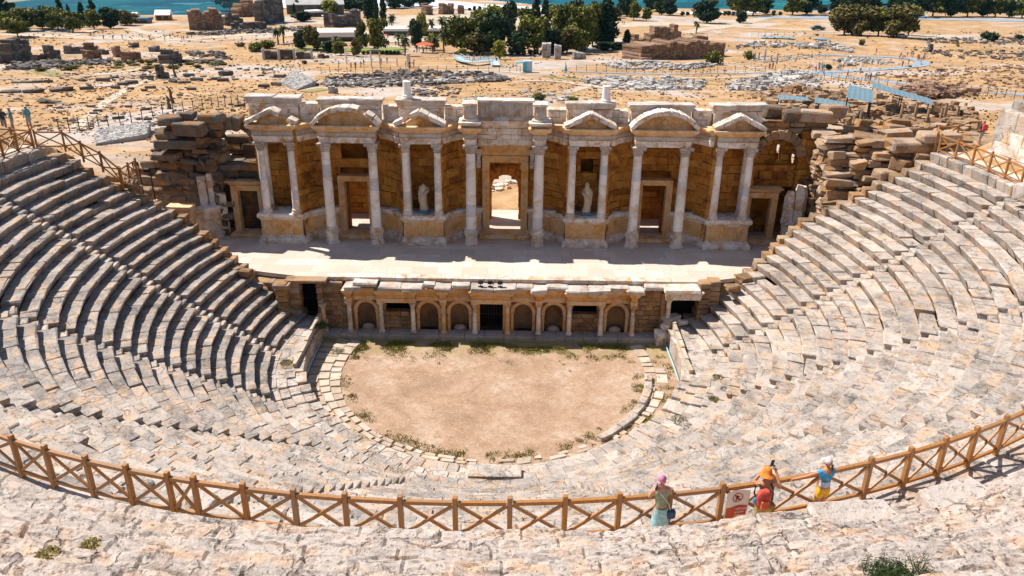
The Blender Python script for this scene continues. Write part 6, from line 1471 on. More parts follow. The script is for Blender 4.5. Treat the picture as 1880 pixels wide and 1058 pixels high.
# ================================================================ buildings, booths and canopies far away
M['white'] = plain('white_roof', (.72, .70, .66), .7, .5, .06); M['tan'] = plain('tan_plaster', (.46, .34, .22), .9, .5, .15); M['darkglass'] = plain('dark_glass', (.02, .03, .035), .2)
M['red'] = plain('red_canvas', (.62, .09, .03), .8); M['blue'] = plain('blue_panel', (.06, .42, .55), .5); M['tealmetal'] = plain('blue_grey_sheet_metal', (.15, .23, .255), .45, 1.5, .12); M['bluew'] = plain('pale_blue_paint', (.42, .58, .64), .6)
M['brownwood'] = plain('brown_boards', (.28, .13, .05), .8); M['greyroof'] = plain('grey_tiled_roof', (.42, .40, .37), .85, .4, .15); M['navy'] = plain('dark_blue_roof', (.05, .12, .16), .7)
def house(x0, x1, yb, ye, yr, lab, wall, roof, depth=8, gable=True, cat='building', name='building', win=5):
    """base corners at photo x0, x1; eaves at row ye, ridge at row yr"""
    p, q = at(x0, yb), at(x1, yb); m_ = mpp(p); h = (yb-ye)*m_*1.05; hr_ = (yb-yr)*m_*1.05; d = (q-p); L = d.length; ang = math.atan2(d.y, d.x)
    o = thing(name, lab, cat, tuple(p)); Rz = Matrix.Rotation(ang, 3, 'Z')
    def tr(mb): mb.v = [v @ np.array(Rz).T+np.array(p) for v in mb.v]; return mb
    mb = MB(); mb.box(0, L, 0, depth, -.5, h, .5); tr(mb).build('wall', M[wall], o)
    mb = MB()
    if gable: mb.add([(-.4, -.5, h), (L+.4, -.5, h), (L+.4, depth+.5, h), (-.4, depth+.5, h), (-.4, depth/2, hr_), (L+.4, depth/2, hr_)], [(0, 1, 5, 4), (2, 3, 4, 5), (0, 4, 3), (1, 2, 5), (0, 3, 2, 1)])
    else: mb.box(-.6, L+.6, -1.6, depth+.4, h, h+max(.25, hr_-h))
    tr(mb).build('roof', M[roof], o)
    for k in range(win):
        mb = MB(); xa = L*(k+.2)/win; mb.box(xa, xa+L/win*.6, -.06, .02, h*.1, h*.82); tr(mb).build('window', M['darkglass'], o)
    return o
house(286, 312, 38, 29, 21, 'small brown hut with a shining white roof at the top left', 'brownwood', 'white', 6, True, win=2)
house(247, 271, 43, 38, 34, 'low dark blue roofed hut left of the white roofed hut', 'darkglass', 'navy', 5, False, win=1)
house(240, 250, 32, 27, 24, 'tiny white roofed shed behind the dark blue hut', 'tan', 'white', 4, True, win=1)
house(527, 632, 27, 11, -3, 'long grey tiled museum hall at the top left of centre', 'far_stone', 'greyroof', 16, True, win=6)
house(562, 660, 76, 69, 61, 'low open cafe with a wide white roof', 'darkglass', 'white', 12, False, win=5)
house(704, 850, 66, 58, 54, 'long low cafe building with a thin white roof behind the palms', 'darkglass', 'white', 9, False, win=8)
house(570, 590, 31, 24, 21, 'small white roofed stall below the long hall', 'darkglass', 'white', 5, False, win=2)
house(892, 921, 59, 53, 50, 'low white roofed pavilion inside the grove', 'darkglass', 'white', 6, False, win=2)
for (x0, x1, y, lab) in ((270, 300, 22, 'x'),): pass
def canopy(bx, by, top, w_, lab, mat, posts=4):
    p = at(bx, by); m_ = mpp(p); h = (by-top)*m_; W_ = w_*m_; o = thing('canopy', lab, 'canopy', tuple(p)); mb = MB()
    mb.add([(p.x-W_/2, p.y, p.z+h*.75), (p.x+W_/2, p.y, p.z+h*.75), (p.x+W_/2, p.y+W_*.6, p.z+h*.75), (p.x-W_/2, p.y+W_*.6, p.z+h*.75), (p.x-W_*.1, p.y+W_*.3, p.z+h), (p.x+W_*.1, p.y+W_*.3, p.z+h)], [(0, 1, 5, 4), (1, 2, 5), (2, 3, 4, 5), (3, 0, 4)])
    mb.build('cover', M[mat], o)
    for sx in (-.46, .46):
        for sy_ in (.02, .58): mb = MB(); mb.tube([(p.x+sx*W_, p.y+sy_*W_, p.z-.2), (p.x+sx*W_, p.y+sy_*W_, p.z+h*.76)], .12, 5); mb.build('post', M['iron'], o)
canopy(779, 98, 79, 32, 'red canvas canopy over a crowded terrace', 'red'); canopy(735, 84, 73, 20, 'cream canvas canopy among the palms', 'white'); canopy(706, 70, 64, 12, 'small red parasol by the cafe', 'red')
bo = thing('ticket_booth', 'pale blue booth with a bright blue awning beside the path', 'booth', tuple(at(968, 133))); p = at(968, 133); m_ = mpp(p); s = 16*m_; h = 21*m_
mb = MB(); mb.block((p.x+.1, p.y, p.z+h/2), (s, s*.8, h), b=.15, j=0); mb.build('body', M['bluew'], bo); mb = MB(); mb.block((p.x-s*.3, p.y-s*.1, p.z+h/2), (s*.42, s*.84, h*.8), b=.1, j=0); mb.build('door', M['blue'], bo)
mb = MB(); mb.block((p.x-s*.8, p.y-s*.2, p.z+h*.86), (s*1.0, s*.8, .18), ry=-.08, b=.05, j=0); mb.build('awning', M['blue'], bo); mb = MB(); mb.tube([(p.x-s*1.2, p.y-s*.5, p.z-.1), (p.x-s*1.2, p.y-s*.5, p.z+h*.86)], .05, 5); mb.build('post', M['iron'], bo)
p = at(1038, 131); mb = MB(); mb.lathe([(.5, 0), (.45, .3), (.12, 1.2), (.05, 2.4)], tuple(p), 10); tag(mb.build('folded_parasol', M['blue'], loc=tuple(p)), 'folded blue parasol right of the booth', 'parasol')
# footbridge
fb = thing('footbridge', 'pale metal ramp with railings curving down beside the central grove', 'footbridge', tuple(at(860, 124)))
dk = MB(); pts = [at(*q)+Vector((0, 0, h_)) for q, h_ in (((838, 108), .4), ((848, 117), .8), ((868, 122), 1.0), ((890, 119), 1.0), ((905, 116), .8), ((912, 126), .4))]
P2 = []
for i in range(len(pts)-1):
    for k in range(5): P2.append(pts[i].lerp(pts[i+1], k/5))
for _ in range(3): P2 = [P2[0]]+[(P2[i-1]+P2[i]*2+P2[i+1])/4 for i in range(1, len(P2)-1)]+[P2[-1]]
for a, b_ in zip(P2, P2[1:]): dk.beam(a, b_, 2.2, .2, .6)
dk.build('deck', M['bluew'], fb)
for sd in (-1, 1):
    rl = MB()
    for a, b_ in zip(P2, P2[1:]):
        d = (b_-a).normalized(); n_ = Vector((-d.y, d.x, 0))*1.1*sd
        for hh in (.55, 1.1): rl.beam(a+n_+Vector((0, 0, hh)), b_+n_+Vector((0, 0, hh)), .09, .09, .7)
        rl.beam(a+n_, a+n_+Vector((0, 0, 1.1)), .08, .08, .7, up=(1, 0, 0))
    rl.build('railing', M['bluew'], fb)
# corrugated canopies by the right end
def sheet(name, corners, lab, posts, drop=None):
    P = [at(px_, py_)+Vector((0, 0, h_)) for (px_, py_, h_) in corners]; o = thing(name, lab, 'canopy', tuple(P[0]-Vector((0, 0, corners[0][2])))); mb = MB()
    L = (P[1]-P[0]).length; n = max(8, int(L/.35)); nv = 4
    def f(u, v): q = P[0].lerp(P[1], u).lerp(P[3].lerp(P[2], u), v); return (q.x, q.y, q.z+.018*math.sin(u*n*PI))
    mb.grid(f, n*2, nv)
    mb.build('roof_sheet', M['tealmetal'], o)
    for (u, v) in posts:
        q = P[0].lerp(P[1], u).lerp(P[3].lerp(P[2], u), v); mb = MB(); mb.tube([(q.x, q.y, tz(q.x, q.y)-.2), (q.x, q.y, q.z)], .07, 6); mb.build('post', M['iron'], o)
    return o
sheet('canopy', [(1545, 225, 3.4), (1595, 228, 2.9), (1592, 218, 4.1), (1548, 214, 4.6)], 'short left wing of the large blue grey metal canopy', [(.05, .1), (.95, .1), (.95, .9), (.05, .9)])
sheet('canopy', [(1590, 216, 4.3), (1708, 228, 2.6), (1700, 218, 2.9), (1592, 206, 4.5)], 'long right wing of the large blue grey metal canopy', [(.02, .1), (.5, .1), (.98, .1), (.98, .9), (.5, .9)])
sheet('canopy', [(1424, 203, 1.8), (1480, 205, 1.6), (1478, 201, 1.9), (1424, 198, 2.1)], 'small low blue grey canopy above the blind arch', [(.05, .1), (.95, .1), (.95, .9), (.05, .9)])
sheet('canopy', [(1492, 211, 1.8), (1556, 216, 1.4), (1554, 211, 1.8), (1492, 206, 2.2)], 'low blue grey canopy left of the large canopy', [(.05, .1), (.95, .1), (.95, .9), (.05, .9)])
# cars
def car(bx, by, mat, lab, rz=0):
    p = at(bx, by); o = thing('parked_car', lab, 'car', tuple(p), rz=rz); mb = MB()
    mb.stack([(-2.2, -.85), (2.2, -.85), (2.2, .85), (-2.2, .85)], [(-.1, .3), (0, .5), (0, .85), (-.12, .95)], .5); mb.stack([(-1.3, -.75), (.9, -.75), (.9, .75), (-1.3, .75)], [(.1, .9), (-.25, 1.45), (-.4, 1.5)], .5); mb.build('body', M[mat], o, local=True)
    mb = MB(); mb.stack([(-1.28, -.78), (.88, -.78), (.88, .78), (-1.28, .78)], [(.09, 1.0), (-.17, 1.35)], .5); mb.build('windows', M['darkglass'], o, local=True)
    for sx in (-1.35, 1.35):
        for s_ in (-1, 1): mb = MB(); mb.tube([(sx, s_*.72, .33), (sx, s_*.9, .33)], .33, 12); mb.build('wheel', M['black'], o, local=True)
    return o
M['cardark'] = plain('dark_car_paint', (.03, .09, .12), .3); M['carwhite'] = plain('white_car_paint', (.6, .66, .7), .3)
c1 = car(1501, 56, 'cardark', 'dark blue car standing on the bare ground left of the tree clump'); c1.scale = (1.4,)*3
car(1655, 69, 'carwhite', 'white car parked under the right tree clump'); car(1690, 34, 'carwhite', 'pale blue car on the road by the skyline grove').scale = (1.6,)*3
# wire fence posts
def wire(name, pts, n, lab, h=1.7, group=None):
    P = [at(*q) for q in pts]; o = thing(name, lab, 'wire fence', tuple(P[0])); Q = []
    for i in range(len(P)-1):
        m_ = max(1, round(n/(len(P)-1)))
        for k in range(m_): Q.append(P[i].lerp(P[i+1], k/m_))
    Q.append(P[-1]); Q = [Vector((q.x, q.y, tz(q.x, q.y))) for q in Q]
    for q in Q: mb = MB(); mb.tube([q-Vector((0, 0, .1)), q+Vector((0, 0, h))], .06, 5); mb.build('post', M['iron'], o)
    for hh in (.5, 1.0, 1.5):
        mb = MB(); mb.tube([q+Vector((0, 0, hh*h/1.7)) for q in Q], .018, 4); mb.build('wire', M['iron'], o)
wire('wire_fence', [(1040, 132), (1150, 134), (1250, 136), (1330, 136), (1440, 132)], 24, 'wire fence along the straight pale path at the right')
wire('wire_fence', [(1500, 146), (1580, 156), (1680, 165), (1780, 174), (1878, 184)], 22, 'wire fence along the front side of the walking path')
wire('wire_fence', [(590, 137), (700, 137), (820, 134), (955, 134)], 20, 'wire fence along the pale path behind the rubble band')
wire('wire_fence', [(110, 245), (200, 236), (300, 215), (390, 200), (450, 196)], 20, 'thin rusty wire fence on the dry field behind the left ruin')
wire('wire_fence', [(1380, 68), (1440, 66), (1530, 68), (1640, 70)], 16, 'low wire fence beyond the pool')
# dead tree stumps on the left field
for (b_, t_, lab) in (((318, 190), (310, 160), 'dark twisted dead trunk on the dry field'), ((323, 143), (316, 112), 'leaning dead trunk near the L shaped ruin'), ((312, 200), (308, 176), 'short dead trunk below the twisted one')):
    p = at(*b_); m_ = mpp(p); h = (b_[1]-t_[1])*m_*1.05; dx = (t_[0]-b_[0])*m_; mb = MB(); mb.tube([p, p+Vector((dx*.3, 0, h*.4)), p+Vector((dx*.4, .2, h*.75)), p+Vector((dx, 0, h))], [.3, .22, .18, .05], 7)
    mb.tube([p+Vector((dx*.3, 0, h*.45)), p+Vector((dx*.3+.5, .1, h*.7))], [.12, .04], 5); tag(mb.build('dead_tree', M['bark'], loc=tuple(p)), lab, 'dead tree')
# ================================================================ timber fence
def xfence(pts, lab, skip_bottom=False, H=1.22, xb=True):
    """posts at pts (world), a top rail, a bottom rail and an X brace in every bay"""
    o = thing('timber_fence', lab, 'fence', tuple(pts[0])); P = [Vector(p) for p in pts]
    for i, p in enumerate(P):
        d = (P[min(i+1, len(P)-1)]-P[max(0, i-1)]); a = math.atan2(d.y, d.x); mb = MB(); mb.block((p.x, p.y, p.z+H/2-.1), (.115, .115, H+.2), rz=a, b=.014, j=.003, t=R.random()); mb.build('post', M['wood'], o)
    for a, b_ in zip(P, P[1:]):
        d = (b_-a).normalized()*.07; z1 = Vector((0, 0, H-.17)); z0 = Vector((0, 0, .16))
        mb = MB(); mb.beam(a+d+z1, b_-d+z1, .085, .09, R.random()); mb.build('top_rail', M['wood'], o)
        mb = MB(); mb.beam(a+d+z0, b_-d+z0, .06, .075, R.random()); mb.build('bottom_rail', M['wood'], o)
        off = Vector((-d.y, d.x, 0)).normalized()*.022
        mb = MB(); mb.beam(a+d+off+Vector((0, 0, H-.24)), b_-d+off+Vector((0, 0, .22)), .04, .075, R.random()); mb.beam(a+d-off+Vector((0, 0, .22)), b_-d-off+Vector((0, 0, H-.24)), .04, .075, R.random()); mb.build('brace', M['wood'], o)
    return o
ZF = 12.27; CF = (-.07, 42.86); RF = 29.24
POSTPX = [(10, 803), (70, 822), (145, 842), (225, 855), (302, 869), (352, 875), (444, 886), (540, 892), (635, 897), (736, 902), (836, 904), (936, 906), (1037, 903), (1136, 898), (1230, 893), (1327, 884), (1417, 870), (1510, 855), (1602, 839), (1678, 822), (1745, 805), (1803, 786), (1862, 767)]
def arcpt(px_, py_, z=13.5):
    r_ = ray(px_, py_); s = (z-CZ)/r_[2]; return math.atan2(CX+r_[0]*s-CF[0], CF[1]-r_[1]*s)
ang = [arcpt(*q) for q in POSTPX]; st = (ang[-1]-ang[-2])
ang = [ang[0]-.052*k for k in range(9, 0, -1)]+ang+[ang[-1]+.052*k for k in range(1, 10)]
xfence([(CF[0]+RF*math.sin(a), CF[1]-RF*math.cos(a), ZF) for a in ang], 'long brown timber fence with crossed braces curving across the foreground')
def zpt(px_, py_, z): r_ = ray(px_, py_); s = (z-CZ)/r_[2]; return (CX+r_[0]*s, r_[1]*s, z-1.22)
aR = [math.radians(d) for d in range(74, 106, 3)]
xfence([(CF[0]+RF*math.sin(a)*1.0, CF[1]-RF*math.cos(a), ZF) for a in aR], 'timber fence along the right end of the walkway in front of the hiker')
xfence([zpt(1723, 243, 13.5), (29.4, 52.6, 12.28), (30.9, 52.9, 12.28)], 'short timber fence closing the right walkway end')
aL = [math.radians(d) for d in (-80, -83, -86, -89, -92, -95, -97.5, -100)]
xfence([(CF[0]+RF*math.sin(a), CF[1]-RF*math.cos(a), ZF) for a in aL], 'timber fence along the left end of the walkway beside the visitors')
e = (CF[0]+RF*math.sin(aL[-1]), CF[1]-RF*math.cos(aL[-1]))
xfence([(e[0], e[1], ZF), (e[0]-1.4, e[1]+.3, ZF), (e[0]-2.9, e[1]+.5, ZF), (e[0]-4.4, e[1]+.6, ZF)], 'timber fence closing the far end of the left walkway behind the visitors')
xfence([(e[0]+.15, e[1]+.1, ZF-.1), zpt(112, 238, 13.2), zpt(146, 258, 12.5), zpt(182, 277, 11.8), zpt(217, 305, 10.9), zpt(221, 306, 10.9)][:5], 'stepped timber fence going down behind the left seat ends')
xfence([zpt(219, 307, 10.85), zpt(233, 298, 10.9), zpt(247, 290, 11.0)], 'short timber fence piece at the foot of the stepped fence')
# trough beside the right fence
mb = MB(); a = math.radians(86); p = pol(28.6, a, 12.35); mb.block((p[0], p[1], 12.5), (1.1, 1.0, .9), rz=.4, b=.1, j=.02, warp=.04, t=.8); tag(mb.build('stone_block', M['seat'], loc=p), 'white hollowed block leaning against the right fence', 'stone block')
# sign tied to the fence
def signmat():
    m = plain('sign_white', (.72, .66, .62), .7, 8, .05); return m
M['signw'] = signmat(); M['signr'] = plain('sign_red', (.52, .07, .02), .6, 4, .12); M['signt'] = plain('sign_lettering', (.85, .78, .74), .6, 4, .03)
a0, a1 = arcpt(1338, 890), arcpt(1377, 880); rs = RF+.08
S0 = Vector((CF[0]+rs*math.sin(a0), CF[1]-rs*math.cos(a0), 0)); S1 = Vector((CF[0]+rs*math.sin(a1), CF[1]-rs*math.cos(a1), 0)); sd = (S1-S0).normalized(); sn = Vector((sd.y, -sd.x, 0)); SW, SH = (S1-S0).length, .74
sg = thing('warning_sign', 'white and red banner sign with a crossed circle tied to the timber fence', 'sign', (S0.x, S0.y, ZF+.2))
def sp_(u, v, o=0, ): return S0+sd*(u*SW)+Vector((0, 0, ZF+.27+v*SH))+sn*(o+.03*math.sin(u*6+v*2))
def sq(mb, u0, u1, v0, v1, o, n=10): mb.grid(lambda a, b_: tuple(sp_(lerp(u0, u1, a), lerp(v0, v1, b_), o)), n, 4)
mb = MB(); sq(mb, 0, 1, 0, 1, 0, 12); sq(mb, 0, 1, 0, 1, -.006, 12); mb.build('banner', M['signw'], sg)
mb = MB(); sq(mb, .04, .96, .03, .42, .006)
for k in range(24):                       # ring
    b0, b1 = 2*PI*k/24, 2*PI*(k+1)/24; q = [(.52+.19*r_*math.cos(b_), .72+.19*r_*math.sin(b_)*SW/SH) for r_, b_ in ((1, b0), (1.22, b0), (1.22, b1), (1, b1))]
    mb.add([tuple(sp_(u, v, .008)) for u, v in q], [(0, 1, 2, 3)])
q = [(.52+.2*math.cos(2.35)+.02, .72+.2*math.sin(2.35)*SW/SH+.02), (.52+.2*math.cos(2.35)-.02, .72+.2*math.sin(2.35)*SW/SH-.02), (.52+.2*math.cos(-.79)-.02, .72+.2*math.sin(-.79)*SW/SH-.02), (.52+.2*math.cos(-.79)+.02, .72+.2*math.sin(-.79)*SW/SH+.02)]
mb.add([tuple(sp_(u, v, .009)) for u, v in q], [(0, 1, 2, 3)])
mb.build('red_field', M['signr'], sg)
mb = MB()                                  # walking figure in the ring
for (u0, v0, u1, v1, w_) in ((.5, .80, .5, .70, .035), (.5, .70, .44, .62, .03), (.5, .70, .58, .63, .03), (.5, .78, .6, .74, .025), (.5, .78, .43, .73, .025)):
    mb.beam(sp_(u0, v0, .01), sp_(u1, v1, .01), .012, w_*.9, up=tuple(sn))
mb.build('pictogram', M['black'], sg)
def text(body, u, v, size, parent):
    c = bpy.data.curves.new('t', 'FONT'); c.body = body; c.size = size; c.align_x = 'CENTER'; c.extrude = .001
    t_ = bpy.data.objects.new('lettering', c); COL.objects.link(t_); bpy.context.view_layer.update()
    me = bpy.data.meshes.new_from_object(t_.evaluated_get(bpy.context.evaluated_depsgraph_get())); bpy.data.objects.remove(t_)
    ob = bpy.data.objects.new('lettering', me); COL.objects.link(ob); me.materials.clear(); me.materials.append(M['signt'])
    p = sp_(u, v, .015); ob.parent = parent; Mx = Matrix(((sd.x, 0, sn.x, p.x), (sd.y, 0, sn.y, p.y), (0, 1, 0, p.z), (0, 0, 0, 1))); Mx.translation = p-Vector(wloc(parent)); ob.matrix_local = Mx
text('YASAK BÖLGE', .5, .27, .082, sg); text('FORBIDDEN', .5, .16, .07, sg); text('ZONE', .5, .06, .07, sg)
# ================================================================ people
def skin_mesh(name, J, E_, mats, parent, region=None, levels=1, local=False):
    """J: {name: (pos, rx, ry)}; E_: edges by name. One continuous skinned surface."""
    keys = list(J); me = bpy.data.meshes.new(name); me.from_pydata([J[k][0] for k in keys], [(keys.index(a), keys.index(b)) for a, b in E_], [])
    ob = bpy.data.objects.new(name, me); COL.objects.link(ob); sk = ob.modifiers.new('s', 'SKIN'); sk.use_smooth_shade = True
    for i, k in enumerate(keys):
        v = me.skin_vertices[0].data[i]; v.radius = (J[k][1], J[k][2] if len(J[k]) > 2 else J[k][1]); v.use_root = (i == 0)
    sb = ob.modifiers.new('d', 'SUBSURF'); sb.levels = levels; sb.render_levels = levels
    bpy.context.view_layer.update()
    m2 = bpy.data.meshes.new_from_object(ob.evaluated_get(bpy.context.evaluated_depsgraph_get())); bpy.data.objects.remove(ob)
    m2.name = name; ob = bpy.data.objects.new(name, m2); COL.objects.link(ob); m2.materials.clear()
    for m_ in mats: m2.materials.append(m_)
    for p in m2.polygons:
        p.use_smooth = True
        if region: p.material_index = region(p.center)
    ob.parent = parent; return ob
SKIN = {'tan': plain('tanned_skin', (.42, .17, .075), .55, 5, .08), 'light': plain('light_skin', (.50, .25, .15), .55, 5, .08)}
def cloth(name, c): return plain(name, tuple(x*.85+.02 for x in c), .9, 9, .38, .8)
HAIR = plain('dark_brown_hair', (.05, .025, .012), .6, 30, .4)
def figure(loc, rz, H, skin, pose, label, seed=0):
    """a standing person facing local -y... built looking along +y (away from the photographer); returns root"""
    o = thing('person', label, 'person', loc, rz=rz); k = H/1.70; J = {}
    def j(n, x, y, z, r, r2=None): J[n] = ((x*k, y*k, z*k), r*k, (r2 or r)*k)
    lean = pose.get('lean', 0); tw = pose.get('shift', 0)
    j('pelvis', 0, 0, .93, .135, .105); j('waist', tw*.3, lean*.3, 1.08, .115, .09); j('chest', tw*.6, lean*.7, 1.26, .135, .10); j('upper', tw*.8, lean*.9, 1.39, .11, .085); j('neck', tw, lean, 1.475, .052); j('jaw', tw, lean+.015, 1.53, .058)
    E_ = [('pelvis', 'waist'), ('waist', 'chest'), ('chest', 'upper'), ('upper', 'neck'), ('neck', 'jaw')]
    for s, n in ((-1, 'L'), (1, 'R')):
        A = pose['arm'+n]; sh = (tw*.8+s*.165, lean*.9, 1.38)
        j('sh'+n, *sh, .055); j('el'+n, *A[0], .042); j('wr'+n, *A[1], .028); j('pa'+n, *A[2], .033, .02); E_ += [('upper', 'sh'+n), ('sh'+n, 'el'+n), ('el'+n, 'wr'+n), ('wr'+n, 'pa'+n)]
        a0, a1 = pose.get('leg'+n, ((s*.10, 0, .5), (s*.11, -.02, .08)))
        j('hi'+n, s*.09, 0, .86, .095); j('kn'+n, *a0, .06); j('an'+n, *a1, .038); j('to'+n, a1[0]+s*.02, a1[1]+.13, .03, .034, .028)
        E_ += [('pelvis', 'hi'+n), ('hi'+n, 'kn'+n), ('kn'+n, 'an'+n), ('an'+n, 'to'+n)]
    body = skin_mesh('body', J, E_, [SKIN[skin]], o, levels=2)
    # fingers: five short chains from each palm, closing in the direction of the hand
    for n, s in (('L', -1), ('R', 1)):
        p, q = Vector(J['wr'+n][0]), Vector(J['pa'+n][0]); d = (q-p).normalized(); sdv = d.cross(Vector(pose.get('palm'+n, (0, 0, 1)))).normalized(); dn = sdv.cross(d)
        mb = MB()
        for fi, (off, ln) in enumerate(((-.030, .062), (-.010, .075), (.010, .07), (.028, .055))):
            b0 = q+sdv*off*k+d*.01; mb.tube([b0, b0+d*ln*.5*k+dn*-.008*k, b0+d*ln*.8*k-dn*.028*k, b0+d*ln*.85*k-dn*.05*k], [.0095*k, .009*k, .008*k, .006*k], 7)
        t0 = p.lerp(q, .55)+sdv*-.028*k; mb.tube([t0, t0-sdv*.03*k+d*.03*k, t0-sdv*.03*k+d*.06*k-dn*.015*k], [.011*k, .010*k, .007*k], 7)
        mb.build('fingers', SKIN[skin], o, local=True, smooth=True)
    # head
    hd = Vector((tw, lean+.02, 1.60))*k; fa = pose.get('face', (0, 1, 0)); f = Vector(fa).normalized(); rgt = f.cross(Vector((0, 0, 1))).normalized(); upv = rgt.cross(f)
    def hp(a, b_, c): return tuple(hd+rgt*(a*k)+f*(b_*k)+upv*(c*k))
    mb = MB(); V0 = []
    def shape(p): 
        v = Vector(p); a, b_, c = v.x, v.y, v.z
        if c < -.02: a *= 1-.30*min(1, (-c-.02)/.09); b_ = b_*(1-.12*min(1, -c/.1))+.012
        nose = .026*math.exp(-(a/.014)**2-((c+.012)/.022)**2) if b_ > .05 else 0; brow = .006*math.exp(-((c-.03)/.012)**2) if b_ > .05 else 0; chin = .01*math.exp(-(a/.02)**2-((c+.095)/.02)**2) if b_ > .03 else 0
        return hp(a, b_+nose+brow+chin, c)
    mb.ball((0, 0, 0), (.076, .095, .115), 24, 18, fn=shape)
    for s in (-1, 1): mb.ball((s*.078, -.005, -.005), (.012, .02, .032), 8, 6, fn=lambda p: hp(*p))
    mb.build('head', SKIN[skin], o, local=True, smooth=True)
    mb = MB()
    for s in (-1, 1): mb.ball((s*.031, .083, .012), (.013, .009, .008), 8, 6, fn=lambda p: hp(*p))
    mb.build('eyes', M['black'], o, local=True); mb = MB(); mb.ball((0, .088, -.052), (.022, .008, .006), 8, 5, fn=lambda p: hp(*p)); mb.build('mouth', plain('lips', (.4, .10, .08), .5), o, local=True)
    return o, J, k, hp
def garment(o, J, k, names, E_, grow, mat, name, extra=None, levels=2):
    Q = {}
    for n in names: Q[n] = (J[n][0], J[n][1]*grow+.006, J[n][2]*grow+.006)
    if extra: Q.update(extra)
    return skin_mesh(name, Q, E_, [mat], o, levels=levels)
def lp(a, b_, t): return tuple(Vector(a).lerp(Vector(b_), t))
def shells(mb, prof, c, n=22, fn=None, squash=1.0, wob=0):
    V = []
    for r, z in prof:
        for i in range(n): a = 2*PI*i/n; w_ = 1+wob*math.sin(5*a+z*9); p = (c[0]+r*w_*math.cos(a), c[1]+r*w_*squash*math.sin(a), c[2]+z); V.append(fn(p) if fn else p)
    mb.add(V, [(k*n+i, k*n+(i+1) % n, (k+1)*n+(i+1) % n, (k+1)*n+i) for k in range(len(prof)-1) for i in range(n)]); return mb
def foot(px_, py_):   # walkway point
    a = arcpt(px_, py_, ZF); return a
# 1 woman with pink headscarf leaning on the rail
a1 = arcpt(1206, 893); r1 = RF+.27; L1 = (CF[0]+r1*math.sin(a1), CF[1]-r1*math.cos(a1), ZF-.03)
o, J, k, hp = figure(L1, a1, 1.74, 'light', dict(lean=.08, armL=((-.24, .12, 1.16), (-.10, .30, 1.08), (-.05, .36, 1.08)), armR=((.24, .16, 1.16), (.28, .36, 1.10), (.30, .44, 1.10)), face=(.75, .65, -.12)), 'person in a pink headscarf and pale green top leaning on the fence')
garment(o, J, k, ['pelvis', 'waist', 'chest', 'upper', 'shL', 'shR'], [('pelvis', 'waist'), ('waist', 'chest'), ('chest', 'upper'), ('upper', 'shL'), ('upper', 'shR')], 1.1, cloth('pale_green_print', (.30, .34, .20)), 'top')
mb = MB(); shells(mb, [(.145, 1.0), (.165, .9), (.18, .75), (.20, .55), (.22, .38)], (0, 0, 0), squash=.8, wob=.05); mb.build('skirt', cloth('pale_turquoise_cloth', (.30, .52, .54)), o, local=True, smooth=True)
mb = MB(); mb.ball((0, -.012, .03), (.086, .10, .10), 20, 14, fn=lambda p: hp(*p)); mb.tube([hp(0, -.09, -.01), hp(.01, -.13, -.06), hp(.0, -.12, -.15)], [.03, .03, .012], 8); mb.build('headscarf', cloth('pink_scarf', (.58, .22, .34)), o, local=True, smooth=True)
mb = MB(); mb.tube([hp(-.03, -.10, -.06), hp(-.05, -.12, -.2), hp(-.06, -.1, -.36)], [.03, .028, .01], 8); mb.build('hair', HAIR, o, local=True, smooth=True)
def bag(o, pos, mat, strap, name='shoulder_bag'):
    mb = MB(); mb.block(pos, (.24, .12, .22), b=.05, j=.004); ob = mb.build(name, mat, o, local=True); mb = MB(); mb.tube(strap, .008, 6); mb.build('strap', M['signw'], ob, local=True)
bag(o, (.2, -.05, .82), plain('navy_bag', (.02, .05, .12), .7), [(.2, -.05, .9), (.12, -.1, 1.15), (-.08, -.08, 1.42)])
# 2 orange hat, red backpack, photographing
a2 = arcpt(1380, 872); r2 = RF+.5; L2 = (CF[0]+r2*math.sin(a2), CF[1]-r2*math.cos(a2), ZF-.03)
o, J, k, hp = figure(L2, a2, 1.80, 'tan', dict(lean=.05, armL=((-.12, .30, 1.26), (.14, .40, 1.44), (.22, .42, 1.48)), armR=((.40, .10, 1.16), (.40, .34, 1.40), (.38, .38, 1.48)), face=(.6, .8, -.15)), 'person in an orange bucket hat with a red backpack photographing with a phone')
tk = cloth('dark_tank_top', (.30, .13, .05)); garment(o, J, k, ['pelvis', 'waist', 'chest'], [('pelvis', 'waist'), ('waist', 'chest')], 1.06, cloth('dark_orange_top', (.40, .13, .03)), 'top', {'up2': (lp(J['chest'][0], J['upper'][0], .6), .10, .075)}, 2)
sh = cloth('ochre_shorts', (.42, .28, .06)); garment(o, J, k, ['pelvis', 'hiL', 'hiR'], [('pelvis', 'hiL'), ('pelvis', 'hiR'), ('hiL', 'k1'), ('hiR', 'k2')], 1.12, sh, 'shorts', {'k1': (lp(J['hiL'][0], J['knL'][0], .8), .09, .09), 'k2': (lp(J['hiR'][0], J['knR'][0], .8), .09, .09)})
mb = MB(); shells(mb, [(.0, .165), (.05, .16), (.082, .13), (.098, .06), (.105, .03), (.15, -.005), (.165, -.03)], (0, 0, 0), 26, lambda p: hp(*p)); shells(mb, [(.16, -.033), (.10, .02), (.09, .06)], (0, 0, 0), 26, lambda p: hp(*p)); mb.build('bucket_hat', cloth('orange_hat_cloth', (.80, .20, .004)), o, local=True, smooth=True)
mb = MB(); mb.ball((0, -.03, -.03), (.08, .075, .08), 14, 10, fn=lambda p: hp(*p)); mb.build('hair', HAIR, o, local=True, smooth=True)
bp = MB(); bp.block((-.16, -.17, 1.24), (.27, .2, .46), b=.09, j=.006, warp=.01); bo_ = bp.build('backpack', cloth('red_backpack', (.48, .045, .015)), o, local=True)
mb = MB(); mb.block((-.16, -.28, 1.16), (.19, .07, .22), b=.03, j=.004); mb.build('pocket', cloth('orange_pocket', (.58, .09, .02)), bo_, local=True)
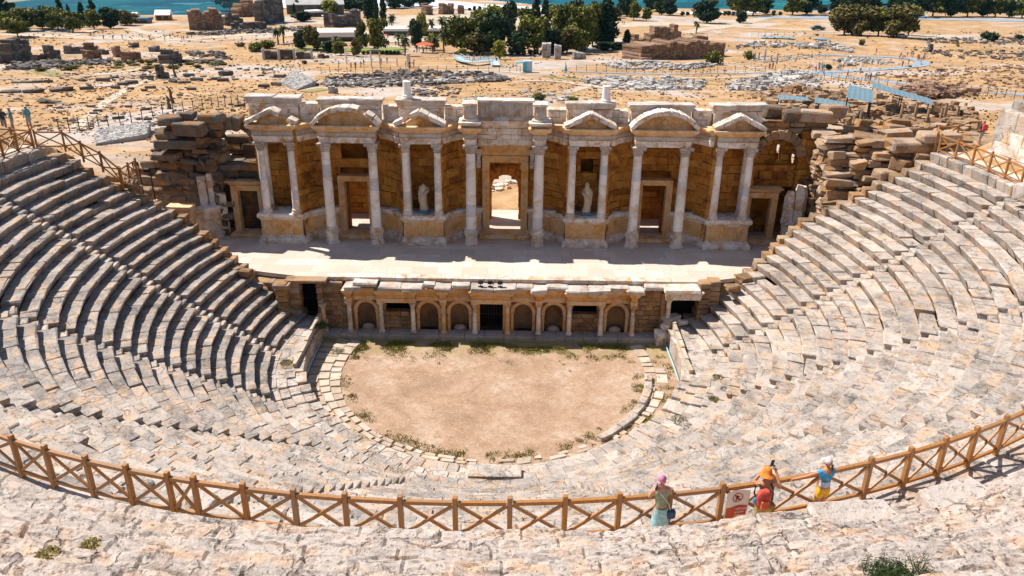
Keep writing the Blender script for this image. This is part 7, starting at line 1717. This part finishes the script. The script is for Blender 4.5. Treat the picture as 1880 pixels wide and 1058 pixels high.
mb = MB()
for x in (-.18, .08): mb.tube([(x, -.12, 1.42), (x, -.02, 1.50), (x, .14, 1.42), (x, .15, 1.15), (x*.9, .0, 1.0)], .022, 6)
mb.tube([(-.15, -.1, 1.0), (.14, 0, .98)], .02, 6); mb.tube([(-.02, -.12, 1.43), (.12, -.1, 1.3), (.16, -.04, 1.05)], .02, 6); mb.build('strap', M['black'], bo_, local=True)
mb = MB(); mb.ball((-.3, -.1, 1.16), (.05, .05, .09), 10, 8); mb.build('bottle', plain('blue_bottle', (.02, .22, .50), .3), bo_, local=True)
ph = thing('phone', 'black phone held up by the person in the orange hat', 'phone', (L2[0], L2[1], L2[2])); mb = MB(); ca, sa = math.cos(a2), math.sin(a2)
def lw(x, y, z, L=L2, c=ca, s_=sa): x, y, z = x*1.06, y*1.06, z*1.06; return (L[0]+x*c-y*s_, L[1]+x*s_+y*c, L[2]+z)
mb.block(lw(.33, .42, 1.57), (.085, .012, .16), rz=a2, ry=.15, b=.006, j=0); mb.build('case', M['black'], ph)
# 3 blue top, yellow shorts, arm along the rail
a3 = arcpt(1494, 850); r3 = RF+.27; L3 = (CF[0]+r3*math.sin(a3), CF[1]-r3*math.cos(a3), ZF-.03)
o, J, k, hp = figure(L3, a3, 1.66, 'tan', dict(lean=.03, shift=.03, armL=((-.42, .10, 1.26), (-.66, .22, 1.14), (-.76, .26, 1.12)), armR=((.26, .08, 1.16), (.20, .26, 1.06), (.16, .34, 1.06)), legL=((-.06, .02, .48), (-.03, .0, .08)), legR=((.08, .05, .48), (.05, .03, .08)), face=(-.1, 1, -.2)), 'person in a blue top and yellow shorts with one arm stretched along the rail')
garment(o, J, k, ['waist', 'chest', 'upper', 'shL', 'shR'], [('waist', 'chest'), ('chest', 'upper'), ('upper', 'shL'), ('upper', 'shR'), ('shL', 'e1'), ('shR', 'e2')], 1.1, cloth('blue_top', (.04, .34, .62)), 'top', {'e1': (lp(J['shL'][0], J['elL'][0], .4), .062, .062), 'e2': (lp(J['shR'][0], J['elR'][0], .4), .062, .062)})
mb = MB(); shells(mb, [(.128, 1.12), (.125, 1.04), (.135, .98)], (.01, 0, 0), squash=.78); mb.build('belt', cloth('pale_blue_cloth', (.45, .58, .74)), o, local=True, smooth=True)
garment(o, J, k, ['pelvis', 'hiL', 'hiR'], [('w1', 'pelvis'), ('pelvis', 'hiL'), ('pelvis', 'hiR'), ('hiL', 'k1'), ('hiR', 'k2')], 1.06, cloth('yellow_shorts', (.80, .42, .01)), 'shorts', {'w1': (lp(J['pelvis'][0], J['waist'][0], .6), .115, .09), 'k1': (lp(J['hiL'][0], J['knL'][0], .55), .092, .09), 'k2': (lp(J['hiR'][0], J['knR'][0], .55), .092, .09)})
mb = MB(); mb.ball((0, -.005, .035), (.086, .103, .10), 20, 14, fn=lambda p: hp(*p)); mb.block(hp(0, .13, .03), (.13, .10, .014), rz=math.atan2(-(-.1), 1), b=.006, j=0); mb.build('cap', cloth('pale_pink_cap', (.74, .58, .56)), o, local=True, smooth=True)
mb = MB(); mb.tube([hp(0, -.09, .0), hp(0, -.135, -.03), hp(0, -.13, -.16)], [.025, .03, .012], 8); mb.build('hair', HAIR, o, local=True, smooth=True)
# --- simpler people far away: one body mesh each, coloured by region
def far_person(rz, top, low, step, seed, arm=0, hat=None, hairc=None):
    J = {}; s_ = step
    for n, p, r, r2 in (('pelvis', (0, 0, .93), .15, .12), ('chest', (0, .02, 1.28), .17, .12), ('neck', (0, .02, 1.47), .06, .06), ('head', (0, .03, 1.6), .105, .115), ('top', (0, .03, 1.66), .09, .10),
        ('shL', (-.17, .02, 1.38), .06, .06), ('shR', (.17, .02, 1.38), .06, .06), ('elL', (-.23, .02+s_*.4, 1.12), .05, .05), ('elR', (.23, .02-s_*.4, 1.12), .05, .05), ('haL', (-.22, .1+s_, .9), .04, .04), ('haR', (.22, .1-s_*.6+arm*.3, .9+arm*.5), .04, .04),
        ('hiL', (-.09, 0, .85), .10, .10), ('hiR', (.09, 0, .85), .10, .10), ('knL', (-.1, .05-s_*.6, .48), .07, .07), ('knR', (.1, .05+s_*.7, .48), .07, .07), ('anL', (-.1, -s_*1.2, .06), .05, .05), ('anR', (.1, s_*1.2, .06), .05, .05), ('toL', (-.1, .14-s_*1.2, .04), .045, .04), ('toR', (.1, .14+s_*1.2, .04), .045, .04)): J[n] = (p, r, r2)
    E_ = [('pelvis', 'chest'), ('chest', 'neck'), ('neck', 'head'), ('head', 'top'), ('chest', 'shL'), ('chest', 'shR'), ('shL', 'elL'), ('shR', 'elR'), ('elL', 'haL'), ('elR', 'haR'), ('pelvis', 'hiL'), ('pelvis', 'hiR'), ('hiL', 'knL'), ('hiR', 'knR'), ('knL', 'anL'), ('knR', 'anR'), ('anL', 'toL'), ('anR', 'toR')]
    mats = [SKIN['tan'], cloth('far_top_%d' % seed, top), cloth('far_trousers_%d' % seed, low), HAIR if hat is None else cloth('far_hat_%d' % seed, hat)]
    def reg(c):
        if c.z > 1.63: return 3
        if c.z > 1.46: return 0
        if abs(c.x) > .2 and c.z < 1.14: return 0
        if c.z > .97: return 1
        if c.z > .45 and abs(c.x) < .2: return 2
        return 0
    return skin_mesh('person', J, E_, mats, None, reg, levels=1)
R.seed(77)
KINDS = [((.05, .20, .42), (.05, .06, .10), .10, None, 'blue shirt'), ((.65, .62, .58), (.06, .07, .09), .14, None, 'white shirt'), ((.50, .08, .05), (.10, .09, .08), .05, (.6, .55, .5), 'red shirt'), ((.04, .05, .07), (.35, .32, .28), .12, None, 'black shirt'), ((.10, .40, .45), (.45, .42, .38), .0, (.7, .66, .6), 'turquoise shirt')]
FPR = [far_person(0, k_[0], k_[1], k_[2], i, i % 2, k_[3]) for i, k_ in enumerate(KINDS)]; fused = [False]*5
def putperson(loc, rz, i, lab, sc=1.0, group=None):
    b_ = FPR[i]
    if not fused[i]: o = b_; fused[i] = True
    else: o = b_.copy(); COL.objects.link(o)
    o.location = loc; o.rotation_euler.z = rz; o.scale = (sc,)*3; o['label'] = lab; o['category'] = 'person'
    if group: o['group'] = group
    elif 'group' in o: del o['group']
    return o
# visitors at the upper left end of the walkway and the hiker at the right
for (px_, py_, i, rz, lab) in ((12, 246, 3, .8, 'person in dark clothes at the left picture edge behind the fence'), (2, 248, 0, 2.0, 'person in blue cut by the left picture edge'), (27, 243, 4, 2.4, 'person in turquoise photographing beside the left fence'), (57, 240, 4, 1.2, 'person in a teal top walking behind the left fence')):
    r_ = ray(px_, py_); s = (ZF-CZ)/r_[2]; putperson((CX+r_[0]*s, r_[1]*s, ZF), rz, i, lab)
r_ = ray(1797, 268); s = (ZF-CZ)/r_[2]; hk = putperson((CX+r_[0]*s, r_[1]*s, ZF), .3, 3, 'hiker with a red backpack and blue cap on the right walkway'); hk['label'] = 'hiker in dark clothes and red backpack on the right walkway'
bk = MB(); bk.block((hk.location.x-.02, hk.location.y-.2, ZF+1.25), (.32, .2, .45), b=.07, j=.01); tag(bk.build('backpack', cloth('red_pack', (.6, .05, .04)), loc=tuple(hk.location)), 'red backpack carried by the hiker on the right walkway', 'backpack')
def group_of(pts, g, lab):
    for (px_, py_) in pts:
        i = R.randrange(5); p = at(px_, py_); putperson((p.x, p.y, p.z+.1), R.uniform(0, 6.28), i, lab, 1.08, g)
group_of([(1498, 134), (1496, 131), (1504, 130), (1509, 133), (1512, 138), (1508, 128), (1503, 127), (1512, 130)], 'visitors at the path fork', 'walker in the crowd at the fork of the grey path')
group_of([(1538, 131), (1543, 132), (1547, 130), (1541, 129)], 'visitors on the upper branch', 'walker in the small knot on the upper branch of the path')
group_of([(1588, 149), (1593, 148), (1597, 148), (1606, 149), (1608, 147)], 'visitors on the lower branch', 'walker in the row on the lower branch of the path')
group_of([(1653, 107), (1660, 108), (1665, 106), (1672, 105), (1675, 107), (1686, 114), (1690, 116), (1684, 111), (1694, 112), (1656, 112), (1667, 120), (1650, 110), (1696, 108)], 'visitors at the far bend', 'walker in the crowd at the far bend of the path')
for (px_, py_, i, lab) in ((1555, 143, 0, 'lone walker between the two path branches'), (1485, 129, 1, 'walker left of the crowd at the path fork'), (1412, 129, 2, 'left person in red standing by the fence on the straight path'), (1418, 128, 2, 'right person in red standing by the fence on the straight path'), (1578, 138, 4, 'person at the fence post between the branches'), (1656, 124, 2, 'person in red on the bend of the path'), (1608, 100, 3, 'dark figure standing on the upper field path'),
    (912, 118, 3, 'dark figure at the end of the ramp'), (898, 114, 3, 'dark figure beside the ramp railing'), (1143, 46, 3, 'left figure of two on the bare road'), (1146, 46, 1, 'right figure of two on the bare road')):
    p = at(px_, py_); putperson((p.x, p.y, p.z+.1), R.uniform(0, 6.28), i, lab, 1.1)
group_of([(168, 68), (173, 68), (191, 74), (208, 75), (225, 73), (275, 74), (303, 77), (334, 74), (338, 76), (345, 72), (352, 71), (371, 69), (384, 67), (400, 67), (413, 69), (313, 72), (420, 62), (441, 60), (455, 58), (470, 60), (500, 58), (515, 57), (530, 60), (560, 56)], 'walkers on the far left road', 'tiny walker on the pale road at the far left')
group_of([(770, 96), (776, 95), (783, 96), (789, 95), (778, 99), (765, 92), (549, 57), (557, 56), (566, 57), (573, 56), (581, 57), (590, 56), (598, 57), (605, 56), (612, 57), (541, 58)], 'guests of the cafe terraces', 'guest on the crowded cafe terrace')
group_of([(745, 126), (752, 127), (760, 125), (663, 126), (645, 128), (622, 125), (870, 112), (882, 113), (858, 110), (862, 112), (700, 120), (668, 122), (653, 128), (711, 118)], 'visitors at the excavation', 'visitor walking between the excavation and the ramp')
# far benches / altar bits near the excavation
# ================================================================ light, sky, camera
w = bpy.data.worlds.new('World'); scene.world = w; w.use_nodes = True
nt = w.node_tree; bg = nt.nodes['Background']; sky = nt.nodes.new('ShaderNodeTexSky'); sky.sky_type = 'NISHITA'; sky.sun_disc = False
SD = Vector((.66, -.30, -1.0)).normalized()       # the way the light travels: from the far left
el = math.asin(-SD.z); az = math.atan2(-SD.x, -SD.y)
sky.sun_elevation = el; sky.sun_rotation = az; sky.altitude = 300; sky.air_density = 1; sky.dust_density = .6
nt.links.new(sky.outputs[0], bg.inputs[0]); bg.inputs[1].default_value = .09
sl = bpy.data.lights.new('sun', 'SUN'); sl.energy = 4.9; sl.angle = math.radians(.5); sl.color = (1, .94, .87)
so = bpy.data.objects.new('sun', sl); COL.objects.link(so); so.rotation_euler = SD.to_track_quat('-Z', 'Y').to_euler()
cam = bpy.data.cameras.new('camera'); co = bpy.data.objects.new('camera', cam); COL.objects.link(co)
sy, cy, sp, cp = math.sin(YAW), math.cos(YAW), math.sin(PITCH), math.cos(PITCH)
fw = Vector((-sy*cp, cy*cp, -sp)); up = Vector((-sy*sp, cy*sp, cp)); rt = Vector((cy, sy, 0))
sr, cr = math.sin(ROLL), math.cos(ROLL)
r_, u_ = rt*cr+up*sr, up*cr-rt*sr
co.matrix_world = Matrix(((r_.x, u_.x, -fw.x, CX), (r_.y, u_.y, -fw.y, 0), (r_.z, u_.z, -fw.z, CZ), (0, 0, 0, 1)))
cam.sensor_width = 36; cam.lens = F/1880*36; cam.clip_start = .1; cam.clip_end = 30000
scene.camera = co
scene.view_settings.view_transform = 'Standard'; scene.view_settings.look = 'None'; scene.view_settings.exposure = .6; scene.view_settings.gamma = 1

hz = MB(); hz.box(min(xs)-30, max(xs)+30, -40, max(ys)+30, -218, 31)
hm = bpy.data.materials.new('haze'); hm.use_nodes = True; ht = hm.node_tree; ht.nodes.clear()
ho = ht.nodes.new('ShaderNodeOutputMaterial'); hv = ht.nodes.new('ShaderNodeVolumePrincipled'); hv.inputs['Color'].default_value = (.2, .68, .88, 1); hv.inputs['Density'].default_value = .000025; hv.inputs['Anisotropy'].default_value = .2
ht.links.new(hv.outputs[0], ho.inputs['Volume'])
ob = hz.build('haze', hm, kind='stuff'); ob['label'] = 'thin bluish haze over the far plain'; ob['category'] = 'haze'
